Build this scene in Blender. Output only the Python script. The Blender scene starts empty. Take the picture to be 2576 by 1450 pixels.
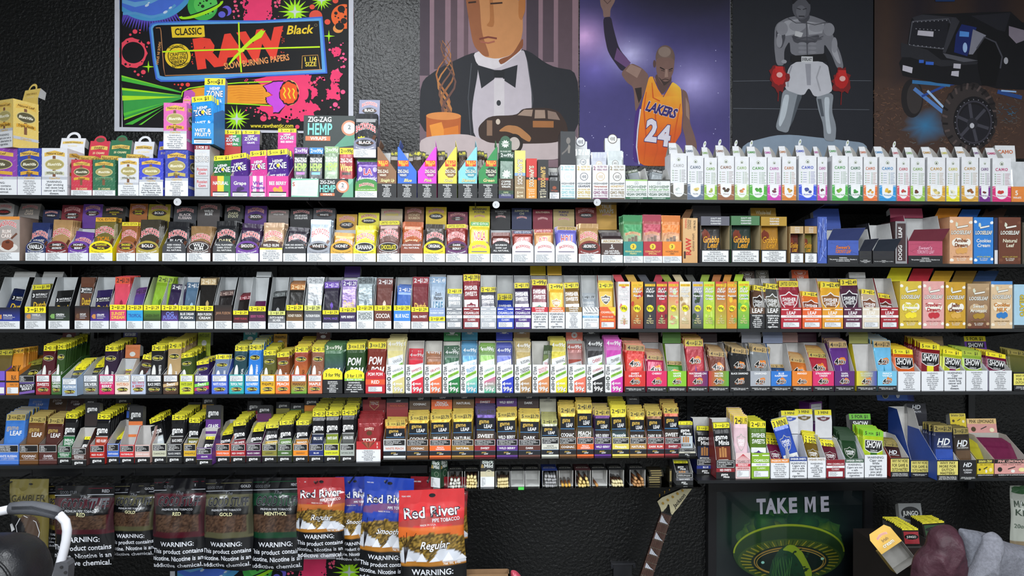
import bpy,math,random
import numpy as np
from mathutils import Matrix,Vector
from mathutils.geometry import tessellate_polygon
SC=bpy.context.scene
COL=SC.collection
# ---------------------------------------------------------------- camera, world, light, exposure
PXW,PXH,FPX,S0=2576,1450,1717.0,0.0014
CAMZ=1.45
YAW,ROLL=math.radians(2.2),math.radians(-0.11)
CAMLOC=Vector((-0.09,-FPX*S0,CAMZ))
CAMROT=Matrix.Rotation(-YAW,3,'Z')@ Matrix.Rotation(math.pi/2,3,'X')@ Matrix.Rotation(-ROLL,3,'Z')
cam_data=bpy.data.cameras.new('camera')
cam_data.sensor_fit='HORIZONTAL'
cam_data.sensor_width=36.0
cam_data.lens=36.0*FPX/PXW
cam_data.clip_start=0.02
cam=bpy.data.objects.new('camera',cam_data)
cam.matrix_world=Matrix.Translation(CAMLOC)@ CAMROT.to_4x4()
COL.objects.link(cam)
SC.camera=cam
world=bpy.data.worlds.new('room_air')
world.use_nodes=True
world.node_tree.nodes['Background'].inputs[0].default_value=(0.80,0.88,1.0,1)
world.node_tree.nodes['Background'].inputs[1].default_value=0.16
SC.world=world
def area(name,loc,sx,sy,power,rot=(0,0,0)):
    l=bpy.data.lights.new(name,'AREA')
    l.shape='RECTANGLE';l.size=sx;l.size_y=sy;l.energy=power;l.color=(0.93,0.97,1.0)
    o=bpy.data.objects.new(name,l);o.location=loc;o.rotation_euler=rot
    COL.objects.link(o)
    return o
CEIL=3.05
LAMPS=[(-0.66,-1.05,36),(1.5,-1.6,14),(-1.7,-3.4,62),(0.15,-3.4,68),(2.0,-3.4,58),(-1.6,-5.6,88),(0.2,-5.6,96),(2.0,-5.6,86),(-0.7,-7.8,100),(1.2,-7.8,100)]
for lx,ly,pw in LAMPS:
    area('ceiling_panel_light',(lx,ly,CEIL-0.05),0.56,1.16,pw)
vs=SC.view_settings
vs.view_transform='Standard';vs.look='None';vs.gamma=1.0;vs.use_curve_mapping=False
vs.exposure=0.08
SC.cycles.max_bounces=6
# ---------------------------------------------------------------- helpers: colour, projection, materials
RND=random.Random(11)
def at(px,py,y):
    d=CAMROT @ Vector(((px-PXW/2)/FPX,-(py-PXH/2)/FPX,-1.0))
    t=(y-CAMLOC.y)/d.y
    return CAMLOC+d*t,t/FPX
def lin(v):
    v /= 255.0
    return v/12.92 if v<=0.04045 else ((v+0.055)/1.055)**2.4
_cc={}
def C(h):
    if not isinstance(h,str):return h
    if h not in _cc:_cc[h]=tuple(lin(int(h[i:i+2],16))for i in (0,2,4))
    return _cc[h]
def mixc(a,b,t):
    a=C(a);b=C(b)
    return tuple(a[i]*(1-t)+b[i]*t for i in range(3))
def new_mat(name,rough=0.5,metal=0.0,attr=True,base=(0.5,0.5,0.5),bump=0.0,bscale=200.0,vary=0.06,vscale=40.0,spec=0.5,coat=0.0,stretch=(1,1,1),detail=3.0,dist=0.002,trans=0.0,tex='noise',rvar=0.0):
    m=bpy.data.materials.new(name);m.use_nodes=True
    nt=m.node_tree;N=nt.nodes;L=nt.links
    b=N['Principled BSDF']
    b.inputs['Roughness'].default_value=rough;b.inputs['Metallic'].default_value=metal
    b.inputs['Specular IOR Level'].default_value=spec;b.inputs['Coat Weight'].default_value=coat
    b.inputs['Coat Roughness'].default_value=0.08
    b.inputs['Transmission Weight'].default_value=trans
    tc=N.new('ShaderNodeTexCoord');mp=N.new('ShaderNodeMapping');mp.inputs['Scale'].default_value=stretch
    L.new(tc.outputs['Object'],mp.inputs['Vector'])
    if attr:
        a=N.new('ShaderNodeVertexColor');a.layer_name='Col';src=a.outputs['Color']
    else:
        a=N.new('ShaderNodeRGB');a.outputs[0].default_value=(*C(base),1);src=a.outputs[0]
    if vary:
        n=N.new('ShaderNodeTexNoise');n.inputs['Scale'].default_value=vscale;n.inputs['Detail'].default_value=2
        L.new(mp.outputs[0],n.inputs['Vector'])
        r=N.new('ShaderNodeMapRange');r.inputs['From Min'].default_value=0.3;r.inputs['From Max'].default_value=0.7
        r.inputs['To Min'].default_value=1-vary;r.inputs['To Max'].default_value=1+vary
        L.new(n.outputs[0],r.inputs[0])
        mx=N.new('ShaderNodeMix');mx.data_type='RGBA';mx.blend_type='MULTIPLY';mx.inputs[0].default_value=1
        L.new(src,mx.inputs[6]);L.new(r.outputs[0],mx.inputs[7]);src=mx.outputs[2]
    L.new(src,b.inputs['Base Color'])
    if bump:
        if tex=='noise':
            n2=N.new('ShaderNodeTexNoise');n2.inputs['Detail'].default_value=detail
        else:
            n2=N.new('ShaderNodeTexVoronoi')
        n2.inputs['Scale'].default_value=bscale
        L.new(mp.outputs[0],n2.inputs['Vector'])
        bp=N.new('ShaderNodeBump');bp.inputs['Strength'].default_value=bump;bp.inputs['Distance'].default_value=dist
        L.new(n2.outputs[0],bp.inputs['Height']);L.new(bp.outputs[0],b.inputs['Normal'])
    return m
MAT={
    'card':new_mat('printed_card',0.5,bump=0.05,bscale=300,vary=0.04,vscale=60),
    'paper':new_mat('poster_paper',0.62,bump=0.06,bscale=14,vary=0.04,vscale=30,spec=0.3,dist=0.004),
    'foil':new_mat('foil_pouch',0.20,metal=0.1,spec=0.4,bump=0.5,bscale=26,vary=0.10,vscale=50,stretch=(1.0,1.0,0.6),dist=0.004),
    'shine':new_mat('metallic_foil',0.26,metal=0.75,bump=0.6,bscale=30,vary=0.12,vscale=60,dist=0.004),
    'bag':new_mat('bag_film',0.16,bump=0.55,bscale=13,vary=0.10,vscale=20,stretch=(1,1,0.5),dist=0.008,coat=0.3),
    'shelf':new_mat('black_shelf_metal',0.35,attr=True,bump=0.05,bscale=150,vary=0.15,vscale=9),
    'wall':new_mat('black_stucco',0.30,attr=False,base='08090a',bump=0.6,bscale=85,vary=0.2,vscale=4,detail=4,dist=0.006,spec=0.45),
    'plain':new_mat('room_plaster',0.8,attr=False,base='b9bab8',bump=0.2,bscale=90,vary=0.05),
    'floor':new_mat('floor_vinyl',0.45,attr=False,base='3c3b38',bump=0.05,vary=0.15,vscale=3),
    'tube':new_mat('clear_tube',0.12,attr=True,vary=0.05,trans=0.35),
    'leather':new_mat('leather',0.34,attr=True,bump=0.4,bscale=240,vary=0.15,vscale=25,tex='voronoi',dist=0.0008),
    'hide':new_mat('jacket_leather',0.52,attr=True,bump=0.9,bscale=34,vary=0.2,vscale=30,spec=0.35,dist=0.006,detail=5),
    'fleece':new_mat('fleece',0.95,attr=True,bump=0.8,bscale=420,vary=0.16,vscale=120,spec=0.1,dist=0.002),
    'paint':new_mat('gloss_paint',0.28,attr=True,vary=0.03),
    'rubber':new_mat('foam_grip',0.65,attr=True,bump=0.2,bscale=220,vary=0.08),
    'gold':new_mat('gold_metal',0.22,metal=1.0,attr=True,vary=0.05),
    'wood':new_mat('fretboard_wood',0.45,attr=True,bump=0.25,bscale=70,vary=0.3,vscale=55,stretch=(6,1,1)),
    'kraft':new_mat('corrugated_kraft',0.8,attr=True,bump=0.15,bscale=120,vary=0.1,vscale=18),
}
def thin_glass(name,tint):
    m=bpy.data.materials.new(name);m.use_nodes=True;nt=m.node_tree;N=nt.nodes;L=nt.links
    N.remove(N['Principled BSDF']);o=N['Material Output']
    t=N.new('ShaderNodeBsdfTransparent');t.inputs[0].default_value=(*C(tint),1)
    g=N.new('ShaderNodeBsdfGlossy');g.inputs['Roughness'].default_value=0.04
    f=N.new('ShaderNodeFresnel');f.inputs[0].default_value=1.5
    x=N.new('ShaderNodeMixShader');L.new(f.outputs[0],x.inputs[0]);L.new(t.outputs[0],x.inputs[1]);L.new(g.outputs[0],x.inputs[2]);L.new(x.outputs[0],o.inputs['Surface'])
    return m
MAT['glass']=thin_glass('shelf_glass','e2eee8')
MAT['film']=thin_glass('cover_film','f4f6f6')
# ---------------------------------------------------------------- mesh builder
def tri(p2):
    if len(p2)==3:return [(0,1,2)]
    if len(p2)==4:return [(0,1,2),(0,2,3)]
    return [t for t in tessellate_polygon([[Vector((p[0],p[1],0))for p in p2]])]
class MB:
    def __init__(s):s.V=[];s.T=[];s.K=[];s.n=0
    def add(s,V,T,c):
        V=np.asarray(V,float);T=np.asarray(T,int).reshape(-1,3)
        c=np.asarray(C(c)if isinstance(c,str)else c,float)
        if c.ndim==1:c=np.tile(c,(len(V),1))
        s.V.append(V);s.T.append(T+s.n);s.K.append(c);s.n+=len(V)
        return s
    def box(s,a,b,c,cf=None):
        x0,y0,z0=a;x1,y1,z1=b
        V=[(x0,y0,z0),(x1,y0,z0),(x1,y1,z0),(x0,y1,z0),(x0,y0,z1),(x1,y0,z1),(x1,y1,z1),(x0,y1,z1)]
        T=[(0,2,1),(0,3,2),(4,5,6),(4,6,7),(0,1,5),(0,5,4),(1,2,6),(1,6,5),(2,3,7),(2,7,6),(3,0,4),(3,4,7)]
        return s.add(V,T,c)
    def slab(s,pts,n,th,c,cin=None):
        """flat board: outline pts in 3D, front face as given, back face th along -n"""
        P=[Vector(p)for p in pts];n=Vector(n).normalized()
        u=(P[1]-P[0]).normalized();v=n.cross(u)
        t=tri([((p-P[0]).dot(u),(p-P[0]).dot(v))for p in P])
        Q=[p-n*th for p in P];k=len(P)
        s.add([tuple(p)for p in P],t,c)
        s.add([tuple(p)for p in Q],[x[::-1]for x in t],cin or c)
        R=[];
        for i in range(k):
            j=(i+1)%k;R+=[(i,j,k+j),(i,k+j,k+i)]
        return s.add([tuple(p)for p in P+Q],R,cin or c)
    def tube(s,path,r,c,seg=10,cap=True):
        path=[Vector(p)for p in path];V=[];T=[]
        up=Vector((0,0,1));prev=None
        rr=r if isinstance(r,(list,tuple))else [r]*len(path)
        cols=[]
        for i,p in enumerate(path):
            d=(path[min(i+1,len(path)-1)]-path[max(i-1,0)]).normalized()
            if prev is None:
                a=d.cross(up)
                if a.length<1e-3:a=d.cross(Vector((0,1,0)))
            else:
                a=prev-d*prev.dot(d)
            a.normalize();prev=a;b=d.cross(a)
            for k in range(seg):
                t=2*math.pi*k/seg
                V.append(tuple(p+(a*math.cos(t)+b*math.sin(t))*rr[i]))
                cols.append(C(c[i])if isinstance(c,list)else C(c))
        for i in range(len(path)-1):
            for k in range(seg):
                k2=(k+1)%seg
                T+=[(i*seg+k,i*seg+k2,(i+1)*seg+k2),(i*seg+k,(i+1)*seg+k2,(i+1)*seg+k)]
        if cap:
            for i in (0,len(path)-1):
                V.append(tuple(path[i]));cols.append(C(c[i])if isinstance(c,list)else C(c))
                for k in range(seg):
                    t=(len(V)-1,i*seg+k,i*seg+(k+1)%seg)
                    T.append(t if i else t[::-1])
        return s.add(V,T,np.array(cols))
    def data(s):
        return np.concatenate(s.V),np.concatenate(s.T),np.concatenate(s.K)
    def mesh(s,name,mat,smooth=False,scale=1.0):
        V,T,K=s.data()
        return raw_mesh(name,V*scale,T,K,mat,smooth)
def raw_mesh(name,V,T,K,mat,smooth=False):
    me=bpy.data.meshes.new(name)
    me.vertices.add(len(V));me.vertices.foreach_set('co',V.astype(np.float32).ravel())
    me.loops.add(len(T)*3);me.loops.foreach_set('vertex_index',T.astype(np.int32).ravel())
    me.polygons.add(len(T));me.polygons.foreach_set('loop_start',np.arange(0,len(T)*3,3,dtype=np.int32))
    try:me.polygons.foreach_set('loop_total',np.full(len(T),3,dtype=np.int32))
    except Exception:pass
    if smooth:me.polygons.foreach_set('use_smooth',np.ones(len(T),dtype=bool))
    else:me.polygons.foreach_set('use_smooth',np.zeros(len(T),dtype=bool))
    ca=me.color_attributes.new('Col','FLOAT_COLOR','POINT')
    K4=np.ones((len(V),4),np.float32);K4[:,:3]=K
    ca.data.foreach_set('color',K4.ravel())
    me.materials.append(MAT[mat])
    me.update(calc_edges=True)
    return me
def ob(name,me,parent=None,loc=(0,0,0),rot=(0,0,0),scale=(1,1,1)):
    o=bpy.data.objects.new(name,me)
    o.location=loc;o.rotation_euler=rot;o.scale=scale
    COL.objects.link(o)
    if parent:o.parent=parent
    return o
def tag(o,label,cat,group=None,kind=None):
    o['label']=label;o['category']=cat
    if group:o['group']=group
    if kind:o['kind']=kind
    return o
def struct(o):
    o['kind']='structure'
    return o
# ---------------------------------------------------------------- lettering (Blender's built-in font)
_gl={}
STY={0:(0.0,2),1:(0.022,2),2:(0.07,2),3:(0.014,2),4:(0.045,2)}
_fc=bpy.data.curves.new('glyph','FONT');_fo=bpy.data.objects.new('glyph',_fc);COL.objects.link(_fo)
_fc.fill_mode='FRONT'
_ADV={}
def _eval(body,off,res):
    _fc.body=body;_fc.offset=off;_fc.resolution_u=res
    dg=bpy.context.evaluated_depsgraph_get();dg.update()
    me=_fo.evaluated_get(dg).to_mesh()
    n=len(me.vertices)
    V=np.zeros(n*3);me.vertices.foreach_get('co',V)
    me.calc_loop_triangles()
    T=np.zeros(len(me.loop_triangles)*3,dtype=np.int32);me.loop_triangles.foreach_get('vertices',T)
    _fo.evaluated_get(dg).to_mesh_clear()
    return V.reshape(-1,3)[:,:2].copy(),T.reshape(-1,3).copy()
_H,_t=_eval('H',0,1)
CAPH=_H[:,1].max()
def glyph(ch,st):
    k=(ch,st)
    if k in _gl:return _gl[k]
    off,res=STY[st]
    V,T=_eval(ch,off,res)if ch!=' ' else (np.zeros((0,2)),np.zeros((0,3),int))
    if ch=='M':                       # the font's own M folds over itself when emboldened
        A,_=_eval(ch,0,1);l,r=A[:,0].min()-off,A[:,0].max()+off;t=.10+2*off;b0,t0=-off,CAPH+off;c=(l+r)/2
        P=[(l,b0),(l+t,b0),(l+t,t0-.26),(c,b0+.16-t*.3),(r-t,t0-.26),(r-t,b0),(r,b0),(r,t0),(r-t*1.1,t0),(c,b0+.16+t*1.1),(l+t*1.1,t0),(l,t0)]
        V=np.array(P);T=np.array(tri(P))
    if ch not in _ADV:
        if ch==' ':_ADV[ch]=0.32
        else:
            A,_=_eval(ch,0,1);B,_=_eval(ch+ch,0,1)
            _ADV[ch]=(B[:,0].max()-A[:,0].max())if len(A)else 0.4
    _gl[k]=(V,T,_ADV[ch])
    return _gl[k]
def twidth(s,h,st=1,trk=0.0):
    return sum(glyph(c,st)[2]+trk for c in s)*h/CAPH
EPS=0.00004
class Art:
    """flat print laid out in photo pixels, x right, y up; every draw call lies a hair above the last"""
    sm=0
    def __init__(s):s.V=[];s.T=[];s.K=[];s.n=0;s.k=0;s.hold=False;s.X=None
    def add(s,P,T,c):
        P=np.asarray(P,float)
        if len(P)==0:return
        if s.X is not None:P=s.X(P)
        c=np.asarray(C(c)if isinstance(c,str)else c,float)
        if c.ndim==1:c=np.tile(c,(len(P),1))
        s.V.append(np.column_stack([P[:,0],np.full(len(P),-s.k*1.0),P[:,1]]))
        s.T.append(np.asarray(T,int).reshape(-1,3)+s.n);s.K.append(c);s.n+=len(P)
        if not s.hold:s.k+=1
    def rect(s,x0,y0,x1,y1,c,c2=None):
        cc=C(c)if c2 is None else np.array([C(c),C(c),C(c2),C(c2)])
        s.add([(x0,y0),(x1,y0),(x1,y1),(x0,y1)],[(0,1,2),(0,2,3)],cc)
    def recth(s,x0,y0,x1,y1,c,c2):
        s.add([(x0,y0),(x1,y0),(x1,y1),(x0,y1)],[(0,1,2),(0,2,3)],np.array([C(c),C(c2),C(c2),C(c)]))
    def poly(s,pts,c):
        if isinstance(c,list):c=np.array([C(q)for q in c])
        for it in range(s.sm if len(pts)>4 else 0):      # rounded corners for painted figures
            P=np.asarray(pts,float);N=np.roll(P,-1,axis=0);w=.18
            pts=np.stack([P*(1-w)+N*w,P*w+N*(1-w)],1).reshape(-1,2).tolist()
            if isinstance(c,np.ndarray)and c.ndim==2:M=np.roll(c,-1,axis=0);c=np.stack([c*(1-w)+M*w,c*w+M*(1-w)],1).reshape(-1,3)
        s.add(pts,tri(pts),c)
    def ell(s,cx,cy,rx,ry,c,n=20,rot=0.0,c2=None,a0=0.0,a1=2*math.pi):
        t=np.linspace(a0,a1,n+1)
        x=rx*np.cos(t);y=ry*np.sin(t);cr,sr=math.cos(rot),math.sin(rot)
        P=np.vstack([[(cx,cy)],np.column_stack([cx+x*cr-y*sr,cy+x*sr+y*cr])])
        cc=C(c)
        if c2 is not None:cc=np.vstack([[C(c)],np.tile(C(c2),(n+1,1))])
        s.add(P,[(0,i+1,i+2)for i in range(n)],cc)
    def ring(s,cx,cy,rx,ry,w,c,n=24,rot=0.0,a0=0.0,a1=2*math.pi):
        t=np.linspace(a0,a1,n+1);cr,sr=math.cos(rot),math.sin(rot)
        def E(a,b):
            x=a*np.cos(t);y=b*np.sin(t)
            return np.column_stack([cx+x*cr-y*sr,cy+x*sr+y*cr])
        P=np.vstack([E(rx,ry),E(rx-w,ry-w)]);m=n+1
        T=[]
        for i in range(n):T+=[(i,i+1,m+i+1),(i,m+i+1,m+i)]
        s.add(P,T,c)
    def star(s,cx,cy,r1,r2,n,c,ry=1.0,rot=0.0,jit=0.0):
        P=[(cx,cy)]
        for i in range(2*n):
            r=(r1 if i%2==0 else r2)*(1+jit*RND.uniform(-1,1));t=rot+math.pi*i/n
            P.append((cx+r*math.cos(t),cy+r*math.sin(t)*ry))
        m=2*n
        s.add(P,[(0,i+1,(i+1)%m+1)for i in range(m)],c)
    def blob(s,cx,cy,rx,ry,c,n=26,jit=0.15,rot=0.0,c2=None):
        P=[(cx,cy)]
        for i in range(n):
            t=2*math.pi*i/n;r=1+jit*RND.uniform(-1,1)
            x=rx*r*math.cos(t);y=ry*r*math.sin(t)
            P.append((cx+x*math.cos(rot)-y*math.sin(rot),cy+x*math.sin(rot)+y*math.cos(rot)))
        cc=C(c)
        if c2 is not None:cc=np.vstack([[C(c)],np.tile(C(c2),(n,1))])
        s.add(P,[(0,i+1,(i+1)%n+1)for i in range(n)],cc)
    def line(s,pts,w,c):
        P=np.asarray(pts,float);n=len(P);Q=[]
        for i in range(n):
            d=P[min(i+1,n-1)]-P[max(i-1,0)];d /=(np.hypot(*d)or 1)
            ww=w[i]if isinstance(w,(list,tuple))else w
            o=np.array([-d[1],d[0]])*ww/2
            Q+=[P[i]+o,P[i]-o]
        T=[]
        for i in range(n-1):T+=[(2*i,2*i+1,2*i+3),(2*i,2*i+3,2*i+2)]
        s.add(Q,T,c)
    def txt(s,t,cx,cy,h,c,w=None,st=1,al='c',sh=0.0,arch=0.0,rot=0.0,out=None,wx=1.0,trk=0.0,ost=2):
        """one line of text, cap height h centred on cy; w = width to fit (shrinks), out = outline colour"""
        if not t:return
        if h<4.2 and st==1:st=3
        k=h/CAPH
        W=sum(glyph(q,st)[2]+trk for q in t)*k*wx
        fx=wx
        if w and W>w:fx=wx*w/W;W=w
        def build(st2):
            Vs=[];Ts=[];n=0;x=0.0
            for q in t:
                V,T,a=glyph(q,st2)
                if len(V):
                    P=V.copy();P[:,0]=(P[:,0]+x)*k*fx;P[:,1]=P[:,1]*k-h/2
                    Vs.append(P);Ts.append(T+n);n+=len(P)
                x+=a+trk
            if not Vs:return None
            P=np.concatenate(Vs);T=np.concatenate(Ts)
            if al=='c':P[:,0]-=W/2
            elif al=='r':P[:,0]-=W
            if arch:P[:,1]+=arch*(1-(P[:,0]/(W/2))**2)-arch*0.5
            if sh:P[:,0]+=P[:,1]*sh
            if rot:
                cr,sr=math.cos(rot),math.sin(rot)
                P=np.column_stack([P[:,0]*cr-P[:,1]*sr,P[:,0]*sr+P[:,1]*cr])
            P[:,0]+=cx;P[:,1]+=cy
            return P,T
        if out is not None:
            r=build(ost)
            if r:s.add(r[0],r[1],out)
        r=build(st)
        if r:s.add(r[0],r[1],c)
    def para(s,t,x0,y0,x1,y1,h,c,al='c',ls=1.55,st=1,head=None):
        """wrapped paragraph filling the box from the top"""
        words=t.split(' ');lines=[];cur='';W=x1-x0
        for wd in words:
            if head and cur=='' and not lines and wd==head:lines.append(wd);continue
            q=(cur+' '+wd).strip()
            if twidth(q,h,st)>W and cur:lines.append(cur);cur=wd
            else:cur=q
        lines.append(cur)
        n=len(lines)
        hh=h
        if n*h*ls>(y1-y0):ls=max(1.25,(y1-y0)/(n*h));hh=min(h,(y1-y0)/(n*ls))
        top=(y0+y1)/2+n*hh*ls/2
        for i,l in enumerate(lines):
            s.txt(l,(x0+x1)/2 if al=='c' else x0,top-(i+0.5)*hh*ls,hh,c,w=W,st=st,al=al)
    def mesh(s,name,sl,mat='card',x0=0.0):
        V=np.concatenate(s.V);T=np.concatenate(s.T);K=np.concatenate(s.K)
        V=V*np.array([sl,EPS,sl]);V[:,0]-=x0
        return raw_mesh(name,V,T,K,mat)
# ---------------------------------------------------------------- shelves and room (large structure)
WALLY=0.40
ROWPY={1:501,2:661,3:828,4:989,5:1160,6:1203,7:1226,8:1151}
ROWZ={k:at(1288 if k not in (6,)else 2180,v,0.0)[0].z for k,v in ROWPY.items()}
ROWNAME={1:'top',2:'second',3:'third',4:'fourth',5:'fifth',6:'lower right',7:'lower glass',8:'fifth'}
def structure_box(name,a,b,mat,col='808080'):
    m=MB().box(a,b,col)
    return struct(ob(name,m.mesh(name,mat)))
structure_box('wall_back',(-4.2,WALLY,0),(4.2,WALLY+0.1,CEIL),'wall')
structure_box('floor',(-4.2,-9.5,-0.1),(4.2,WALLY+0.1,0),'floor')
structure_box('ceiling',(-4.2,-9.5,CEIL),(4.2,WALLY+0.1,CEIL+0.1),'plain')
structure_box('wall_left',(-4.3,-9.5,0),(-4.2,WALLY+0.1,CEIL),'plain')
structure_box('wall_right',(4.2,-9.5,0),(4.3,WALLY+0.1,CEIL),'plain')
structure_box('wall_front',(-4.2,-9.6,0),(4.2,-9.5,CEIL),'plain')
def shelf(row,px0,px1,label,depth=WALLY-0.004,glass=False,y0=-0.012,edge='17191c'):
    z=ROWZ[row];xa=at(px0,ROWPY[row],0)[0].x;xb=at(px1,ROWPY[row],0)[0].x
    r=ob('wall_shelf',None,loc=((xa+xb)/2,0,z));w=(xb-xa)/2
    tag(r,label,'shelf')
    th=0.006 if glass else 0.003
    m=MB().box((-w,y0,-th),(w,depth,0),'0d0e10')
    ob('glass_pane' if glass else 'shelf_board',m.mesh('shelf_board','glass' if glass else 'shelf'),r)
    if not glass:
        ob('front_lip',MB().box((-w,y0-0.002,-0.011),(w,y0,0.0005),edge).mesh('front_lip','shelf'),r)
        n=max(1,int(round(2*w/0.62)))
        for i in range(n+1):
            x=-w+0.02+(2*w-0.04)*i/n
            b=MB().slab([(x,0.03,-0.004),(x,WALLY-0.005,-0.004),(x,WALLY-0.005,-0.06),(x,WALLY-0.05,-0.06),(x,0.03,-0.012)],(-1,0,0),0.003,'26282c')
            ob('bracket',b.mesh('bracket','shelf'),r)
    return r
shelf(1,-420,780,'black metal top shelf left of centre, under the round-logo cartons')
shelf(1,781,1600,'black metal top shelf at centre, under the diagonal-cut boxes')
shelf(1,1601,3000,'black metal top shelf at right, under the tall white cartons')
shelf(2,-420,800,'black metal second shelf, left section')
shelf(2,801,1567,'black metal second shelf, middle section')
shelf(2,1568,3000,'black metal second shelf, right section')
shelf(3,-420,1030,'black metal third shelf, left section')
shelf(3,1031,1850,'black metal third shelf, middle section')
shelf(3,1851,3000,'black metal third shelf, right section')
shelf(4,-420,990,'black metal fourth shelf, left section')
shelf(4,991,1840,'black metal fourth shelf, middle section')
shelf(4,1841,3000,'black metal fourth shelf, right section')
shelf(5,-420,958,'black metal fifth shelf holding black-fronted boxes at left')
shelf(8,960,1752,'clear glass shelf under the gold-topped pouches',glass=True,y0=-0.02)
shelf(7,1090,1762,'clear glass shelf holding plastic-tip cigar boxes',depth=0.24,glass=True,y0=-0.02)
shelf(6,1752,3000,'black metal lower right shelf above the framed poster')
# slotted uprights that carry the shelves
for i,px in enumerate((-60,300,690,1040,1390,1735,2090,2440)):
    x=at(px,800,WALLY)[0].x
    u=ob('shelf_upright',MB().box((-0.014,-0.012,0.0),(0.014,-0.0005,1.16),'24262a').mesh('shelf_upright','shelf'),loc=(x,WALLY,0.61))
    tag(u,'black slotted wall upright, %s from the left behind the shelves'%('first','second','third','fourth','fifth','sixth','seventh','eighth')[i],'upright','shelf uprights')
# ceiling fittings that hold the panel lights
for i,(lx,ly,pw)in enumerate(LAMPS):
    f=ob('ceiling_light_fitting',MB().box((-0.31,-0.61,0),(0.31,0.61,0.03),'e4e6e6').mesh('light_fitting','paint'),loc=(lx,ly,CEIL-0.032))
    tag(f,'recessed ceiling light panel, %s of ten overhead'%('first','second','third','fourth','fifth','sixth','seventh','eighth','ninth','tenth')[i],'light','ceiling lights')
# ---------------------------------------------------------------- warning panels (shared meshes)
WT=['WARNING: Cigar smoking can cause cancers of the mouth and throat, even if you do not inhale.',
      'WARNING: Cigar smoking can cause lung cancer and heart disease.',
      'WARNING: Cigars are not a safe alternative to cigarettes.',
      'WARNING: Tobacco smoke increases the risk of lung cancer and heart disease, even in nonsmokers.',
      'WARNING: Cigar use while pregnant can harm you and your baby.',
      'WARNING: This product contains nicotine. Nicotine is an addictive chemical.',
      'SURGEON GENERAL WARNING: Cigar Smoking Can Cause Cancers Of The Mouth And Throat, Even If You Do Not Inhale.',
      'SURGEON GENERAL WARNING: Cigars Are Not A Safe Alternative To Cigarettes.',
      'SURGEON GENERAL WARNING: Tobacco Use Increases The Risk Of Infertility, Stillbirth And Low Birth Weight.',
      'WARNING: THIS PRODUCT CONTAINS NICOTINE. NICOTINE IS AN ADDICTIVE CHEMICAL.']
_wm={}
def warn_mesh(ti,sty,w,h):
    key=(ti,sty,round(w/h*3))
    if key in _wm:return _wm[key]
    a=Art();t=WT[ti]
    if sty=='sg':
        a.rect(0,0,w,h,'e6e9ec');a.para(t,w*0.08,h*0.1,w*0.95,h*0.92,h*0.145,'50545c',al='l',ls=1.5,st=3)
    elif sty=='big':
        a.rect(0,0,w,h,'e4e6ea');a.para(t,w*0.05,h*0.06,w*0.95,h*0.95,min(h*0.125,w*0.13),'3c4048',head='WARNING:',ls=1.5)
    elif sty=='blk':
        a.rect(0,0,w,h,'1c1d20');a.para(t,w*0.05,h*0.06,w*0.95,h*0.94,h*0.155,'f2f2f2',ls=1.4)
    elif sty=='blh':
        a.rect(0,0,w,h,'1c1d20');a.para(t,w*0.05,h*0.06,w*0.95,h*0.94,h*0.13,'f2f2f2',head='WARNING:',ls=1.4)
    elif sty=='frm':
        a.rect(0,0,w,h,'6b6f76');a.rect(w*0.015,h*0.04,w*0.985,h*0.96,'e9ebee')
        a.para(t,w*0.08,h*0.12,w*0.94,h*0.9,h*0.15,'5a5e66',al='l',ls=1.5,st=3)
    elif sty=='cap':
        a.rect(0,0,w,h,'17181a');a.rect(w*0.03,h*0.06,w*0.97,h*0.94,'eceef0')
        a.para(t,w*0.06,h*0.1,w*0.94,h*0.9,h*0.12,'25272b',head='WARNING:',ls=1.4)
    elif sty=='bfr':
        a.rect(0,0,w,h,'d8d8d8');a.rect(w*0.02,h*0.06,w*0.98,h*0.94,'141416')
        a.para(t,w*0.07,h*0.14,w*0.95,h*0.88,h*0.165,'ededed',al='l',ls=1.45,st=3)
    me=a.mesh('warning_label',1.0)
    _wm[key]=(me,w,h)
    return _wm[key]
# ---------------------------------------------------------------- pouches
_pm={}
PT=0.0034
def pouch_mesh(w,h,c0,c1,mat):
    key=(round(w,4),round(h,4),str(c0),str(c1),mat)
    if key in _pm:return _pm[key]
    X=[0,.07,.5,.93,1];FX=[0,1,1,1,0]
    Z=[0,.02,.10,.80,.86,.88,1];FZ=[.12,.55,1,1,.3,.12,.10]
    V=[];K=[];T=[]
    for sgn in (-1,1):
        for j,z in enumerate(Z):
            for i,x in enumerate(X):
                V.append(((x-.5)*w,sgn*PT*max(FZ[j]*FX[i],.06),z*h));K.append(mixc(c0,c1,z))
    nx=5;nz=7
    for s in (0,1):
        o=s*nx*nz
        for j in range(nz-1):
            for i in range(nx-1):
                a,b,c,d=o+j*nx+i,o+j*nx+i+1,o+(j+1)*nx+i+1,o+(j+1)*nx+i
                T+=[(a,b,c),(a,c,d)]if s==0 else [(a,c,b),(a,d,c)]
    rim=[j*nx for j in range(nz)]+[(nz-1)*nx+i for i in range(1,nx)]+[j*nx+nx-1 for j in range(nz-2,-1,-1)]+[i for i in range(nx-2,0,-1)]
    o=nx*nz;m=len(rim)
    for i in range(m):
        a,b=rim[i],rim[(i+1)%m]
        T+=[(a,b,o+b),(a,o+b,o+a)]
    _pm[key]=raw_mesh('pouch',np.array(V),np.array(T),np.array(K),mat)
    return _pm[key]
REC=[]     # every box on a shelf, for the labels
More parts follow.
